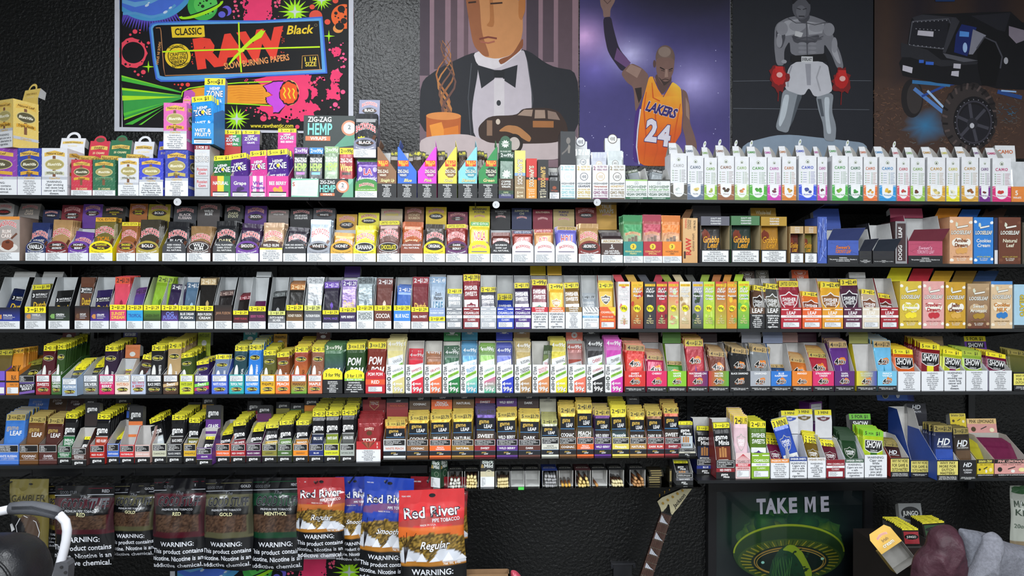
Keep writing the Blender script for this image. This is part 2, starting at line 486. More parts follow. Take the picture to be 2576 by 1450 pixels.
class Box:
    """one display box: Empty at its base, parts below it; px measures, scale sl"""
    def __init__(b,row,x0,x1,name='display_box',by=None,fwd=0.0,rz=0.0,words='cardboard display box',flav='',pad=0.6,extra=None):
        y=-fwd+0.004
        py=ROWPY[row]
        A,s0=at(x0+pad,py,y);B,s1=at(x1-pad,py,y)
        b.sl=(s0+s1)/2;b.w=B.x-A.x;b.wp=b.w/b.sl
        z=ROWZ[row]+0.0006 if by is None else at((x0+x1)/2,by,y)[0].z
        b.row=row;b.y=y;b.z=z;b.cx=(A.x+B.x)/2
        b.root=ob(name,None,loc=(b.cx,y,z),rot=(0,0,rz))
        b.px=(x0+x1)/2;b.words=words;b.flav=flav;b.pouches=[];b.pw='';b.extra=extra
        b.basepy=by
        REC.append(b)
    def part(b,name,me,loc=(0,0,0),rot=(0,0,0),scale=(1,1,1)):
        return ob(name,me,b.root,loc,rot,scale)
    def H(b,py):
        """height in metres above the base of a point seen at photo row py on the front plane"""
        return at(b.px,py,b.y)[0].z-b.z
    def front(b,art,name='front_print',z=0.0,y=-0.0006,x=0.0,mat='card',rot=(0,0,0),par=None):
        me=art.mesh(name,b.sl,mat)
        return ob(name,me,par or b.root,(x,y,z),rot)
    def warns(b,lst,y=-0.0016,zo=0.0,xo=0.0):
        for ti,sty,x0,y0,x1,y1 in lst:
            me,w,h=warn_mesh(ti,sty,x1-x0,y1-y0)
            b.part('warning_label',me,(xo+x0*b.sl,y,zo+y0*b.sl),(0,0,0),(b.sl*(x1-x0)/w,1,b.sl*(y1-y0)/h))
    def tray(b,lip,d,hb,tc,inner='cfd0ce',prof=None,side=None,run=0.75,front=True):
        """open tray: lip outline in front, sides rising to the back wall (all metres)"""
        w=b.w;th=0.0008;m=MB()
        pts=prof or [(-w/2,0),(w/2,0),(w/2,lip),(-w/2,lip)]
        if front:m.slab([(p[0],0,p[1])for p in pts],(0,-1,0),th,tc,inner)
        ls=side if side is not None else lip
        for sg in (-1,1):
            P=[(sg*w/2,0,0),(sg*w/2,d,0),(sg*w/2,d,hb),(sg*w/2,d*run,hb),(sg*w/2,0,ls)]
            m.slab(P,(sg,0,0),th,tc,inner)
        m.slab([(-w/2,d,0),(w/2,d,0),(w/2,d,hb),(-w/2,d,hb)],(0,-1,0),th,inner,tc)
        m.box((-w/2,0.0001,0.0),(w/2,d,0.0008),inner)
        b.d=d;b.hb=hb
        return b.part('tray',m.mesh('tray','card'))
    def header(b,x0,y0,x1,y1,c,art=None,tilt=8,ear='9a9a98',yb=None,fold=0.022,back=None):
        """lid card standing at the back; rectangle given in photo pixels at the back plane"""
        yb=b.d if yb is None else yb
        A,s=at(x0,y1,b.y+yb);B,_=at(x1,y0,b.y+yb)
        w=B.x-A.x;h=B.z-A.z
        w=min(w,b.w*1.0);cx=0.0;z0=A.z-b.z
        m=MB()
        m.slab([(-w/2,0,0),(w/2,0,0),(w/2,0,h),(-w/2,0,h)],(0,-1,0),0.0008,c,back or ear)
        m.slab([(-w/2,0.0009,h),(w/2,0.0009,h),(w/2,fold,h-0.006),(-w/2,fold,h-0.006)],(0,0.2,1),0.0007,c,ear)
        for sg in (-1,1):
            m.slab([(sg*w/2,0.001,h*0.05),(sg*w/2,fold*1.1,h*0.1),(sg*w/2,fold,h-0.0065),(sg*w/2,0.001,h-0.001)],(sg,0,0),0.0007,ear,ear)
        r=b.part('lid',m.mesh('lid','card'),(cx,yb,z0),(-math.radians(tilt),0,0))
        if art:
            a=Art();art(a,w/s,h/s)
            ob('lid_print',a.mesh('lid_print',s),r,(-w/2,-0.0006,0))
        if z0>b.hb+0.002:
            mm=MB().slab([(-w/2,yb,b.hb-0.002),(w/2,yb,b.hb-0.002),(w/2,yb,z0+0.001),(-w/2,yb,z0+0.001)],(0,-1,0),0.0007,back or c,ear)
            b.part('lid_hinge',mm.mesh('lid_hinge','card'),(cx,0,0))
        return r
    def fill(b,n,top,c0,c1,art=None,strip=None,kind='cigarillo_pouch',words='',lean=10,dl=0.0,wf=0.92,sp=0.0085,y0=0.012,mat='foil',jx=0.03,jr=1.5,arts=1,tw=0.0,xo=0.0,tallrear=0.0):
        """pouches standing in the tray one behind the other; top = photo row of the front one's top edge"""
        b.pw=words
        w=b.w*wf;hv=b.H(top)-0.001
        lr=math.radians(lean)
        L=hv/max(math.cos(lr),.3);Lp=L/b.sl;wp=w/b.sl
        me=pouch_mesh(w,L,c0,c1,mat)
        am=sm=None
        if art:
            a=Art();art(a,wp,Lp);am=a.mesh('pouch_print',b.sl,mat if mat=='foil' else 'foil')
        if strip:
            a=Art();strip(a,wp,Lp);sm=a.mesh('price_strip',b.sl,'card')
        for i in range(n):
            le=max(lr+math.radians(dl)*i,math.radians(3));le+=math.radians(RND.uniform(-.6,.6))if i else 0
            ry=math.radians(tw+RND.uniform(-jr,jr));x=RND.uniform(-1,1)*jx*(b.w-w+0.002)*8*0.5+xo*b.w
            x=max(-(b.w-w)/2-0.001,min((b.w-w)/2+0.001,x))if abs(tw)<3 else x
            o=ob(kind,me,None)
            M=b.root.matrix_basis @ Matrix.Translation((x,y0+i*sp+PT,0.0025+abs(math.sin(ry))*w*0.5))@ Matrix.Rotation(ry,4,'Y')@ Matrix.Rotation(-le,4,'X')
            if tallrear:M=M @ Matrix.Diagonal((1,1,1+tallrear*i,1))
            o.matrix_world=M
            if am and i<arts:ob('pouch_print',am,o,(0,-PT-0.0003,0))
            if sm:ob('price_strip',sm,o,(0,-PT*0.12-0.0005,0))
            b.pouches.append((o,words,i))
    def need(b,n,sp,lean,dl,top):
        """tray depth that holds n leaning pouches"""
        L=b.H(top);le=max(math.radians(lean+dl*n),math.radians(3))
        return 0.016+max(n,4)*sp+max(0.0,L*math.sin(le)*.5)
    def carton(b,h,d,cf,cs,art=None,sart=None,top='c8c8c6',skew=None):
        """closed carton: card body plus printed front (and right side print)"""
        w=b.w;m=MB()
        F=[(-w/2,0,0),(w/2,0,0),(w/2,0,h),(-w/2,0,h)]
        m.slab(F,(0,-1,0),0.0008,cf,top)
        for sg in (-1,1):
            m.slab([(sg*w/2,0.0008,0),(sg*w/2,d,0),(sg*w/2,d,h),(sg*w/2,0.0008,h)],(sg,0,0),0.0008,cs,top)
        m.slab([(-w/2,d,0),(w/2,d,0),(w/2,d,h),(-w/2,d,h)],(0,1,0),0.0008,cs,top)
        m.box((-w/2+.001,0.001,0),(w/2-.001,d-.001,0.001),top)
        m.slab([(-w/2,0.0008,h-.0006),(w/2,0.0008,h-.0006),(w/2,d-.0008,h-.0006),(-w/2,d-.0008,h-.0006)],(0,0,1),0.0008,cf,top)
        b.d=d;b.hb=h
        b.part('carton_body',m.mesh('carton_body','card'))
        if art:
            a=Art();wl=art(a,b.wp,h/b.sl)or []
            b.front(a,x=-w/2);b.warns(wl,xo=-w/2)
        if sart:
            a=Art();sart(a,d/b.sl,h/b.sl)
            b.front(a,'side_print',x=w/2+0.0006,y=0,rot=(0,0,math.pi/2))
            b.front(a,'side_print',x=-w/2-0.0006,y=d,rot=(0,0,-math.pi/2))
        return b
    def lip(b,py,artf,d=0.13,hb=None,tc='ffffff',inner='cfd0ce',prof=None,side=None,run=0.75):
        """tray whose front lip reaches photo row py, printed by artf(art, w, h) -> warning list"""
        h=b.H(py)
        b.tray(h,d,hb if hb else h*1.9,tc,inner,prof,side,run)
        a=Art();wl=artf(a,b.wp,h/b.sl)or []
        if a.n:b.front(a,x=-b.w/2)
        b.warns(wl,xo=-b.w/2)
        return b
def strip_fn(text,c='f4e61e',tc='1c1a10',y0=.875,band=None):
    def f(a,w,h):
        a.rect(-w*.48,h*y0,w*.48,h*.995,c)
        p=text.split(' ')
        hh=h*(.99-y0)*.62;cy=h*(y0+.997)/2
        if not (p[0].isdigit()and not p[-1].isalpha()):a.txt(text.replace(' x',''),0,cy,hh,tc,w=w*.85)
        elif len(p)==2:
            a.txt(p[0],-w*.32,cy,hh,tc,w=w*.2);a.line([(-w*.18,cy),(-w*.03,cy)],hh*.28,tc);a.txt(p[1],w*.2,cy,hh,tc,w=w*.5)
        elif len(p)==3:
            a.txt(p[0],-w*.34,cy,hh,tc,w=w*.16);a.txt(p[1],-w*.1,cy-hh*.1,hh*.55,tc,w=w*.26);a.txt(p[2],w*.24,cy,hh,tc,w=w*.4)
        else:a.txt(text,0,cy,hh,tc,w=w*.85)
    return f
# ---------------------------------------------------------------- printed designs
def lines2(t):return t.split('/')
def bw_logo(a,cx,cy,w,c='c8202e',out='f4f0ee',h=None):
    h=h or w*.17
    a.txt('BACKWOODS',cx,cy,h,c,w=w,st=1,arch=h*.7,out=out)
def bw_oval(a,cx,cy,rx,ry,flav,tc='f4f4f4',cigar='5a3322'):
    a.ell(cx,cy,rx,ry,'16161a',22)
    a.line([(cx-rx*1.05,cy),(cx+rx*1.05,cy)],ry*.42,cigar)
    p=lines2(flav)
    if len(p)==1:a.txt(p[0],cx,cy+ry*.18,ry*.85,tc,w=rx*1.45)
    else:
        a.txt(p[0],cx,cy+ry*.48,ry*.55,tc,w=rx*1.3);a.txt(p[1],cx,cy-ry*.5,ry*.55,tc,w=rx*1.2)
def arch_prof(w,h,rise,n=10):
    P=[(-w/2,0),(w/2,0),(w/2,h-rise)]
    for i in range(1,n):
        t=math.pi*i/n;P.append((w/2*math.cos(t),h-rise+rise*math.sin(t)))
    return P+[(-w/2,h-rise)]
def bw_lip(col,flav,style='oval',tc='f4f4f4',wt=6,sub='ALL NATURAL LEAF WRAPPER',subc='f4f4f4'):
    def f(a,w,h):
        P=[(p[0]+w/2,p[1])for p in arch_prof(w,h,h*.36)]
        a.poly(P,col);a.k+=0
        wl=[(wt,'sg',0,0,w,h*.40)]
        if style=='oval':
            bw_oval(a,w*.5,h*.72,w*.38,h*.17,flav,tc)
            a.txt(sub,w*.5,h*.47,h*.055,subc,w=w*.82,arch=-h*.1)
        elif style=='big':
            a.ell(w*.5,h*.70,w*.42,h*.22,'e8e8e8',24);a.ell(w*.5,h*.70,w*.40,h*.20,'1a1414',24)
            p=lines2(flav)
            for i,t in enumerate(p):a.txt(t,w*.5,h*(.70+(.085 if len(p)>1 else 0)-.17*i),h*(.14 if len(p)>1 else .2),tc,w=w*.66)
            a.txt(sub,w*.5,h*.455,h*.06,subc,w=w*.8,arch=-h*.08)
        elif style=='text':
            for i,t in enumerate(lines2(flav)):a.txt(t,w*.5,h*(.8-.13*i),h*.075,tc,w=w*.82)
        elif style=='logo':
            bw_logo(a,w*.5,h*.72,w*.66);a.rect(w*.14,h*.47,w*.86,h*.52,'7d7688')
        elif style=='ltd':
            a.txt(flav,w*.5,h*.78,h*.13,tc,w=w*.7)
            a.rect(0,h*.57,w,h*.66,'ece04a');a.txt('LIMITED EDITION',w*.5,h*.615,h*.05,'2a2410',w=w*.8)
            wl=[(0,'big',0,0,w,h*.57)]
        return wl
    return f
def bw_pouch(text='',tc='e0c020',burst=None,cigar='5b3524',logo=True,bc='c83020',sub=None,big=None):
    def f(a,w,h):
        if logo:bw_logo(a,0,h*.67,w*.88,h=h*.135)
        if big:a.txt(big,0,h*.64,h*.2,'b02a34',w=w*.6,out='f0eee8')
        if cigar:a.line([(w*.06,h*.12),(w*.42,h*.5)],w*.13,cigar)
        if burst:
            a.star(-w*.16,h*.36,w*.27,w*.2,11,'f2e41c',jit=.05)
            a.txt(burst,-w*.16,h*.36,h*.075,bc,w=w*.42,rot=.12)
        for i,t in enumerate(lines2(text)):a.txt(t,-w*.05,h*(.5-.13*i),h*.085,tc,w=w*.62)
    return f
def bw_head(flav,oval=True,tc='f4f4f4',plain=None):
    def f(a,w,h):
        if plain:
            for i,t in enumerate(lines2(plain)):a.txt(t,w/2,h*(.78-.22*i),h*.15,tc,w=w*.72)
            bw_logo(a,w/2,h*.26,w*.5);return
        bw_logo(a,w/2,h*.72,w*.74,h=h*.2)
        if oval:bw_oval(a,w/2,h*.32,w*.33,h*.2,flav,tc)
        else:
            for i,t in enumerate(lines2(flav)):a.txt(t,w/2,h*(.42-.22*i),h*.17,tc,w=w*.6)
    return f
CBR='6a3f28'
def BW(x0,x1,col,flav,pc,top,hdr=None,hc=None,style='oval',tc='f4f4f4',ptxt='',ptc='e8e0d0',burst=None,seal=None,lipy=606,wt=6,words='',hoval=True,n=5,lean=6,big=None,subc='f4f4f4',htc=None,hplain=None,mat='foil',pc1=None,inner='cfd2d6',hflav=None,tw=0.0,d=.082):
    b=Box(2,x0,x1,words=words+' display box',flav=flav.replace('/',' '))
    h=b.H(lipy)
    b.tray(h,d,b.H(550)if not hdr else max(b.H(hdr[3])*.8,h*1.6),col if col!='f0f0f0' else 'e6e8ec',inner,arch_prof(b.w,h,h*.36),h*.64,.8)
    a=Art();wl=bw_lip(col if style!='logo' or col!='f0f0f0' else 'e6e8ec',flav,style,tc,wt,subc=subc)(a,b.wp,h/b.sl)
    b.front(a,x=-b.w/2);b.warns(wl,xo=-b.w/2)
    st=None
    if seal:st=strip_fn(seal[0],seal[1],seal[2],.9)
    b.fill(n,top,pc,pc1 or pc,bw_pouch(ptxt,ptc,burst,logo=big is None,big=big),st,'leaf_cigar_pouch',words.split(' ')[0]+' leaf cigar pouch',lean=lean,wf=.9,sp=.0105,mat=mat,tw=tw)
    if hdr:b.header(*hdr,hc or col,bw_head(hflav or flav,hoval,htc or tc,hplain),tilt=10,ear='8f9094')
    return b
# --- round-logo cartons (top shelf left)
def bv_art(col,flav,big=True,wt=5,ribbon='d7a338',half=False,cnt='Cigarillos',wh=.36):
    def f(a,w,h):
        a.rect(0,0,w,h,col)
        a.hold=True
        lt=mixc(col,'ffffff',.16)
        for i in range(7):
            for j in range(9):
                x=w*(i+.3+(j%2)*.5)/7;y=h*(j+.5)/9
                a.line([(x,y),(x+w*.06,y+h*.035)],w*.012,lt)
        a.hold=False;a.k+=1
        a.rect(w*.42,h*.3,w*.54,h*.84,'7a5238')
        a.poly([(w*.1,h*.82),(w*.5,h*.86),(w*.9,h*.82),(w*.9,h*.9),(w*.5,h*.95),(w*.1,h*.9)],'d9b254')
        a.txt('Natural Leaf',w*.5,h*.89,h*.045,'5a3a10',w=w*.7,sh=.2)
        a.ell(w*.5,h*.66,w*.38,h*.115,'c9bd80',26);a.ell(w*.5,h*.66,w*.35,h*.10,'57523a' if half else 'a89c62',26)
        a.txt('BluntVille',w*.5,h*.66,h*.055,'f4f0da',w=w*.56,sh=.3,out='2b2716',ost=1)
        a.poly([(w*.12,h*.43),(w*.5,h*.46),(w*.88,h*.43),(w*.88,h*.5),(w*.5,h*.53),(w*.12,h*.5)],ribbon)
        a.txt(flav,w*.5,h*.48,h*.05,'3c2a10',w=w*.64,sh=.25)
        if wh:
            a.rect(0,h*wh,w,h*(wh+.06),'b9bcc4');a.txt(cnt,w*.5,h*(wh+.03),h*.04,'caa64a',w=w*.7,out='6f6a58',ost=1)
            return [(wt,'big',0,0,w,h*wh)]
        a.txt('25 CIGARS',w*.5,h*.2,h*.05,'e9d9a0',w=w*.55)
        return [(6,'sg',0,0,w,h*.16)]
    return f
def BV(x0,x1,top,col,flav,words,by=None,rz=0,d=.10,hdr=None,wt=5,side=True,wh=.34,half=False,fills=None,ribbon='d7a338',plastic=False,fwd=0.0):
    b=Box(1,x0,x1,'cigar_carton' if not fills else 'display_box',by=by,rz=rz,words=words,flav=flav,fwd=fwd)
    art=bv_art(col,flav,wt=wt,wh=wh,half=half,ribbon=ribbon)
    if fills:
        b.lip(top,art,d,b.H(top)*1.0,tc=col,inner='d8d4c8',run=.5)
        b.fill(5,top-12,fills,'cdb35a',None,strip_fn('Natural Leaf','c9a84a','5a3a10',.86),'foil_cigar_pouch','gold-topped foil cigar pouch',lean=5,wf=.8,sp=.012,mat='shine',tw=2)
    else:b.carton(b.H(top),d,col,col,art,bv_art(col,flav,wh=.18 if wh else 0,half=True)if side else None,top=mixc(col,'ffffff',.3))
    if hdr:
        def ha(a,w,h):
            a.poly([(w*.08,h*.38),(w*.5,h*.46),(w*.92,h*.38),(w*.92,h*.62),(w*.5,h*.7),(w*.08,h*.62)],'d9b860')
            a.txt(flav.upper(),w*.5,h*.53,h*.14,'4a3512',w=w*.72);a.txt('25 CIGARS',w*.5,h*.18,h*.13,'ecdca8' if col!='e8e8ec' else '4a4a4a',w=w*.6)
        r=b.header(hdr[0],hdr[1],hdr[2],hdr[3],col,ha,tilt=14,ear='a5a5a5')
        # carry-handle tab with a hole on the lid's top edge
        a=Art();s=b.sl*1.04;w=(hdr[2]-hdr[0])
        a.ring(0,0,w*.27,w*.27,w*.1,col,20,a0=0,a1=math.pi)
        if len(hdr)>4:a.ell(0,w*.06,w*.19,w*.11,'57533c',18)
        ob('handle_tab',a.mesh('handle_tab',s),r,(0,-.0002,(hdr[3]-hdr[1])*s))
    return b
# --- generic small flourishes
def flame(a,cx,cy,r):
    a.blob(cx,cy,r,r*1.1,'d9792c',14,.3);a.blob(cx,cy-r*.2,r*.55,r*.5,'eab25a',12,.3)
def price_tag(a,x0,y0,x1,y1,t,c='f4e426'):
    a.rect(x0,y0,x1,y1,c);p=t.split(' ');cy=(y0+y1)/2;w=x1-x0;hh=(y1-y0)*.58
    if len(p)==2:
        a.txt(p[0],x0+w*.17,cy,hh,'22200e',w=w*.16);a.line([(x0+w*.28,cy),(x0+w*.42,cy)],hh*.22,'22200e');a.txt(p[1],x0+w*.67,cy,hh,'22200e',w=w*.46)
    else:a.txt(t,x0+w/2,cy,hh,'22200e',w=w*.88)
# --- hemp-zone style
def hz_pouch(flav,fc='f0f0f0',c='ffffff'):
    def f(a,w,h):
        a.txt('HEMP',0,h*.74,h*.06,'f2f2f2',w=w*.5,out='20285a',ost=4)
        a.txt('ZONE',0,h*.64,h*.12,'f2f2f2',w=w*.84,out='20285a')
        a.ell(-w*.02,h*.635,w*.1,h*.05,'26306e',14);a.ell(w*.02,h*.645,w*.075,h*.04,'e8d23a',14)
        for i,t in enumerate(lines2(flav)):a.txt(t,0,h*(.42-.1*i),h*.075,fc,w=w*.72)
        a.hold=True
        for i in range(26):a.ell(RND.uniform(-.44,.44)*w,RND.uniform(.1,.8)*h,w*.012,w*.012,'dfe6f4',6)
        a.hold=False;a.k+=1
    return f
def hz_lip(flav,cols,fc='f4f4f4',fruit=None):
    def f(a,w,h):
        n=len(cols)
        for i,c in enumerate(cols):a.rect(w*i/n,0,w*(i+1)/n,h,c)
        if fruit:
            for i in range(7):a.ell(w*(.3+.4*RND.random()),h*(.3+.16*RND.random()),w*.08,w*.08,fruit,12)
        p=lines2(flav)
        for i,t in enumerate(p):a.txt(t,w*.5,h*(.66-.2*i),h*.16,fc,w=w*.8,out='303048',ost=4)
        a.rect(w*.1,h*.04,w*.9,h*.2,'eceef2');a.rect(w*.1,h*.2,w*.9,h*.26,'20202a')
        a.line([(w*.16,h*.14),(w*.84,h*.14)],h*.02,'6a6e78');a.line([(w*.16,h*.09),(w*.7,h*.09)],h*.02,'6a6e78')
    return f
def hz_head(flav,cols):
    def f(a,w,h):
        n=len(cols)
        for i,c in enumerate(cols):a.rect(w*i/n,0,w*(i+1)/n,h,c)
        a.rect(0,h*.74,w,h,'efe02c');a.txt('5',w*.2,h*.87,h*.17,'1f1d10');a.txt('FOR',w*.46,h*.85,h*.09,'1f1d10');a.txt('$1',w*.76,h*.87,h*.17,'1f1d10')
        a.txt('HEMP',w*.5,h*.6,h*.12,'f2f2f2',w=w*.5,out='20285a',ost=4);a.txt('ZONE',w*.5,h*.4,h*.22,'f2f2f2',w=w*.8,out='20285a')
        a.txt(flav,w*.5,h*.13,h*.12,'f2f2f2',w=w*.7)
    return f
# --- diagonal-cut boxes
def rillo(x0,x1,col,flav,rise,oct='3c3a36',words='',n=9,pc='2a2420',pc1='3a2a1a'):
    b=Box(1,x0,x1,words=words+' diagonal-cut display box',flav=flav)
    hl,hh=b.H(432),b.H(370);w=b.w
    left=rise=='l'
    prof=[(-w/2,0),(w/2,0),(w/2,hl if left else hh),(-w/2,hh if left else hl)]
    if left:prof=[(-w/2,0),(w/2,0),(w/2,hl),(-w*.42,hh),(-w/2,hh)]
    else:prof=[(-w/2,0),(w/2,0),(w/2,hh),(w*.42,hh),(-w/2,hl)]
    d=.11;m=MB();th=.0008
    m.slab([(p[0],0,p[1])for p in prof],(0,-1,0),th,col,'d5d5d2')
    for sg in (-1,1):
        H=hh if (sg<0)==left else hl
        m.slab([(sg*w/2,0,0),(sg*w/2,d,0),(sg*w/2,d,H),(sg*w/2,0,H)],(sg,0,0),th,col,'d5d5d2')
    m.slab([(-w/2,d,0),(w/2,d,0),(w/2,d,hl if not left else hh),(-w/2,d,hh if left else hl)],(0,-1,0),th,'d5d5d2',col)
    m.box((-w/2,0,0),(w/2,d,.0008),'d5d5d2')
    b.part('tray',m.mesh('tray','card'));b.d=d;b.hb=hl
    # torn lid flap standing on the tall corner
    q=MB();sx=-1 if left else 1
    q.slab([(sx*w*.5,d*.25,hh),(sx*w*.5,d*.9,hh),(sx*w*.36,d*.9,hh+.022),(sx*w*.40,d*.3,hh+.03)],(sx,0,.2),.0007,'b9bab8',col)
    b.part('torn_flap',q.mesh('torn_flap','card'))
    a=Art();W=b.wp;H1=b.H(462)/b.sl
    cx=W*(.30 if left else .66)
    a.rect(cx-W*.28,H1+43,cx+W*.28,H1+58,'d43a26');a.txt("'RILLO",cx,H1+52.5,8,'f6e03a',w=W*.5);a.txt('SIZE',cx,H1+45.5,3.6,'f6e03a')
    a.star(cx,H1+28,W*.3,W*.27,8,oct,rot=.39);a.txt('ZIG-ZAG',cx,H1+30.5,7.4,'f2ecd6',w=W*.56,out='4a3a2a',ost=4);a.txt('WRAPS',cx,H1+21,5,'f2ecd6',w=W*.34)
    a.txt(flav,W*.55,H1+8,7.6,'f4e7a0',w=W*.7,sh=.3,out='2a2418',ost=4)
    b.front(a,x=-w/2)
    b.warns([(5,'blk',0,0,W,H1)],xo=-w/2)
    for i in range(n):pass
    b.fill(n,378,pc,pc1,None,strip_fn('4 for 99','2c2a16','d8d02a',.88),'wrap_pouch','dark foil wrap pouch',lean=4,wf=.4,sp=.0084,y0=.008,xo=.22 if left else -.22,tw=6 if left else -6,jr=5)
    return b
# --- tall white cartons
def camo_art(col,flav,fc,tc=None):
    def f(a,w,h):
        a.rect(0,0,w,h,'e4e5e9')
        a.rect(0,0,w,h*.36,col)
        lt=mixc(col,'ffffff',.42);dk=mixc(col,'000000',.25)
        for q in range(4):
            yy=h*(.05+.09*q);a.line([(w*t,yy+h*.022*math.sin(t*9+q*2))for t in (0,.14,.3,.45,.6,.76,.9,1)],h*.016,lt if q%2 else dk)
        a.poly([(w*.17,h*.37),(w*.17,h*.2)]+[(w*.5+w*.33*math.cos(math.pi+math.pi*i/12),h*.2+h*.13*math.sin(math.pi+math.pi*i/12))for i in range(1,12)]+[(w*.83,h*.2),(w*.83,h*.37)],'eceef0')
        for q in range(5):a.ell(w*(.5+RND.uniform(-.14,.14)),h*(.235+RND.uniform(-.035,.035)),w*.1,w*.085,fc if q%3 else mixc(fc,'3a5a20',.45),10)
        a.txt(flav,w*.5,h*.145,h*.032,mixc(tc or col,'202020',.2),w=w*.54)
        a.ell(w*.5,h*.87,w*.1,w*.1,'6f8a3a',14);a.ell(w*.5,h*.87,w*.08,w*.08,'eef0ee',14);a.ell(w*.5,h*.865,w*.045,w*.05,'3a3f30',10)
        a.txt('CAMO',w*.5,h*.74,h*.062,mixc(tc or col,'101010',.25),w=w*.7,trk=.12)
        a.hold=True
        for q in range(5):
            y=h*(.63-.052*q);a.rect(w*.12,y-1,w*.18,y+1.4,'8fb08a');a.rect(w*.24,y-.5,w*.44,y+.5,mixc(col,'b0b0b0',.6))
        for q in range(8):
            y=h*(.64-.034*q);a.ell(w*.6,y,1.0,1.0,'4f8a4a',6);a.rect(w*.67,y-.5,w*RND.uniform(.85,.96),y+.5,mixc(col,'a0a0a0',.6))
        a.hold=False;a.k+=1
    return f
def CAMO(x0,x1,top,col,flav,fc,words,lid=(0,0),tab=False,tc=None,rz=0,kind=0,dx=6,fwd=0.0):
    b=Box(1,x0,x1,'wrap_carton',words=words+' white tall carton',flav=flav,rz=rz,fwd=fwd)
    h=b.H(top);d=.075
    b.carton(h,d,'e6e7ea','dfe0e4',camo_art(col,flav,fc,tc),None,top='b4b4b2')
    # raised lid: sloping front leaf with gussets, like an open milk carton
    lw=b.w*.86;lh=.047;m=MB();x=-b.w*.04
    m.slab([(x-lw/2,d*.3,h),(x+lw*.12,d*.3,h),(x+lw*.1,d*.62,h+lh),(x-lw/2+.004,d*.62,h+lh)],(0,-1,.4),.0007,'dcdde1','b0afac')
    m.slab([(x+lw*.12,d*.3,h),(x+lw*.64,d*.42,h),(x+lw*.5,d*.5,h+lh*.45),(x+lw*.3,d*.56,h+lh*.8),(x+lw*.1,d*.62,h+lh)],(.3,-.9,.3),.0007,'a3a09c','b8b6b2')  # gusset face greyed: its shade is painted into the card colour
    m.slab([(x-lw/2+.004,d*.62,h+lh),(x+lw*.1,d*.625,h+lh),(x+lw*.6,d*.97,h),(x-lw/2,d*.97,h)],(0,1,.3),.0007,'c4c4c4','a8a6a2')
    b.part('lid',m.mesh('lid','card'))
    ld=b.root.children[-1]if b.root.children else None
    a=Art();a.txt('CAMO',0,0,6.2,mixc(tc or col,'101010',.25),w=lw/b.sl*.52,sh=.0)
    b.front(a,'lid_print',x=x-lw*.19,y=d*.46-.0022,z=h+lh*.5,rot=(-math.atan2(d*.32,lh),0,0))
    if tab:
        t=Art();t.ell(0,7,3.6,9,'dcdde0',16,rot=-.25);t.ell(.8,9,1.8,3.4,'8a9a70',10,rot=-.25)
        b.front(t,'lid_tab',x=x-lw*.1,y=d*.62,z=h+lh)
    return b
# --- third-shelf designs
def dutch_lip(col,flav,col2='141416',price='2 $1.29',fc='f0f0f0',wt=6,big=1.0,pc='f4e426'):
    def f(a,w,h):
        y1=h*.33;y2=h*.78 if price else h
        a.rect(0,y1,w,y2,col,col2)
        if price:price_tag(a,0,y2,w,h,price,pc)
        p=lines2(flav)
        for i,t in enumerate(p):a.txt(t,w*.5,(y1+y2)/2+h*.08*(len(p)-1)-i*h*.16,h*.105*big,fc,w=w*.82)
        return [(wt,'sg',0,0,w,y1)]
    return f
def dm_lip(col,flav,leaf='c98a4a',price=None,wt=6,col2='141418'):
    def f(a,w,h):
        y1=h*.36;y2=h*.72 if price else h
        a.rect(0,y1,w,h,col,col2)
        if price:price_tag(a,0,y2,w,h,price)
        cy=y1+h*.2
        a.poly([(w*.06,cy),(w*.14,cy+h*.1),(w*.28,cy+h*.1),(w*.28,cy-h*.1),(w*.14,cy-h*.1)],leaf)
        a.txt(flav,w*.34,cy+h*.07,h*.09,'ececec',al='l',w=w*.4)
        a.line([(w*.34,cy-h*.02),(w*.8,cy-h*.02)],h*.03,'a8a8b0');a.line([(w*.34,cy-h*.09),(w*.7,cy-h*.09)],h*.03,'a8a8b0')
        return [(wt,'sg',0,0,w,y1)]
    return f
def dutch_pouch(word='Dutch',wc='1c1c1c',crest='c0a060'):
    def f(a,w,h):
        a.txt(word,0,h*.24,h*.12,wc,w=w*.78)
        a.ell(0,h*.48,w*.1,h*.06,crest,10);a.rect(-w*.02,h*.38,w*.02,h*.55,crest)
    return f
def dm_pouch(price=None):
    def f(a,w,h):
        a.rect(-w*.42,h*.68,w*.42,h*.8,'16161a');a.txt('3',-w*.32,h*.74,h*.08,'f0f0f0');a.txt('NATURALLY',w*.08,h*.76,h*.05,'f0f0f0',w=w*.6);a.txt('SMOOTH CIGARS',w*.08,h*.70,h*.03,'d0d0d0',w=w*.6)
        a.txt('Dutch',w*.02,h*.52,h*.13,'d9b23a',w=w*.66,out='3a2a10',ost=4);a.txt('Masters',w*.02,h*.37,h*.12,'d9b23a',w=w*.8,out='3a2a10',ost=4)
        a.rect(-w*.2,h*.12,w*.2,h*.26,'8a8f98')
    return f
def shield(a,cx,cy,w,h,c,out='e8e8e8',txt=True,tc='f4f4f4'):
    P=[(-.5,.3),(-.2,.34),(0,.5),(.2,.34),(.5,.3),(.42,-.1),(.2,-.38),(0,-.5),(-.2,-.38),(-.42,-.1)]
    a.poly([(cx+x*w*1.1,cy+y*h*1.14)for x,y in P],out);a.poly([(cx+x*w,cy+y*h)for x,y in P],c)
    if txt:a.txt('SWISHER',cx,cy+h*.1,h*.2,tc,w=w*.8);a.txt('SWEETS',cx,cy-h*.13,h*.18,tc,w=w*.6)
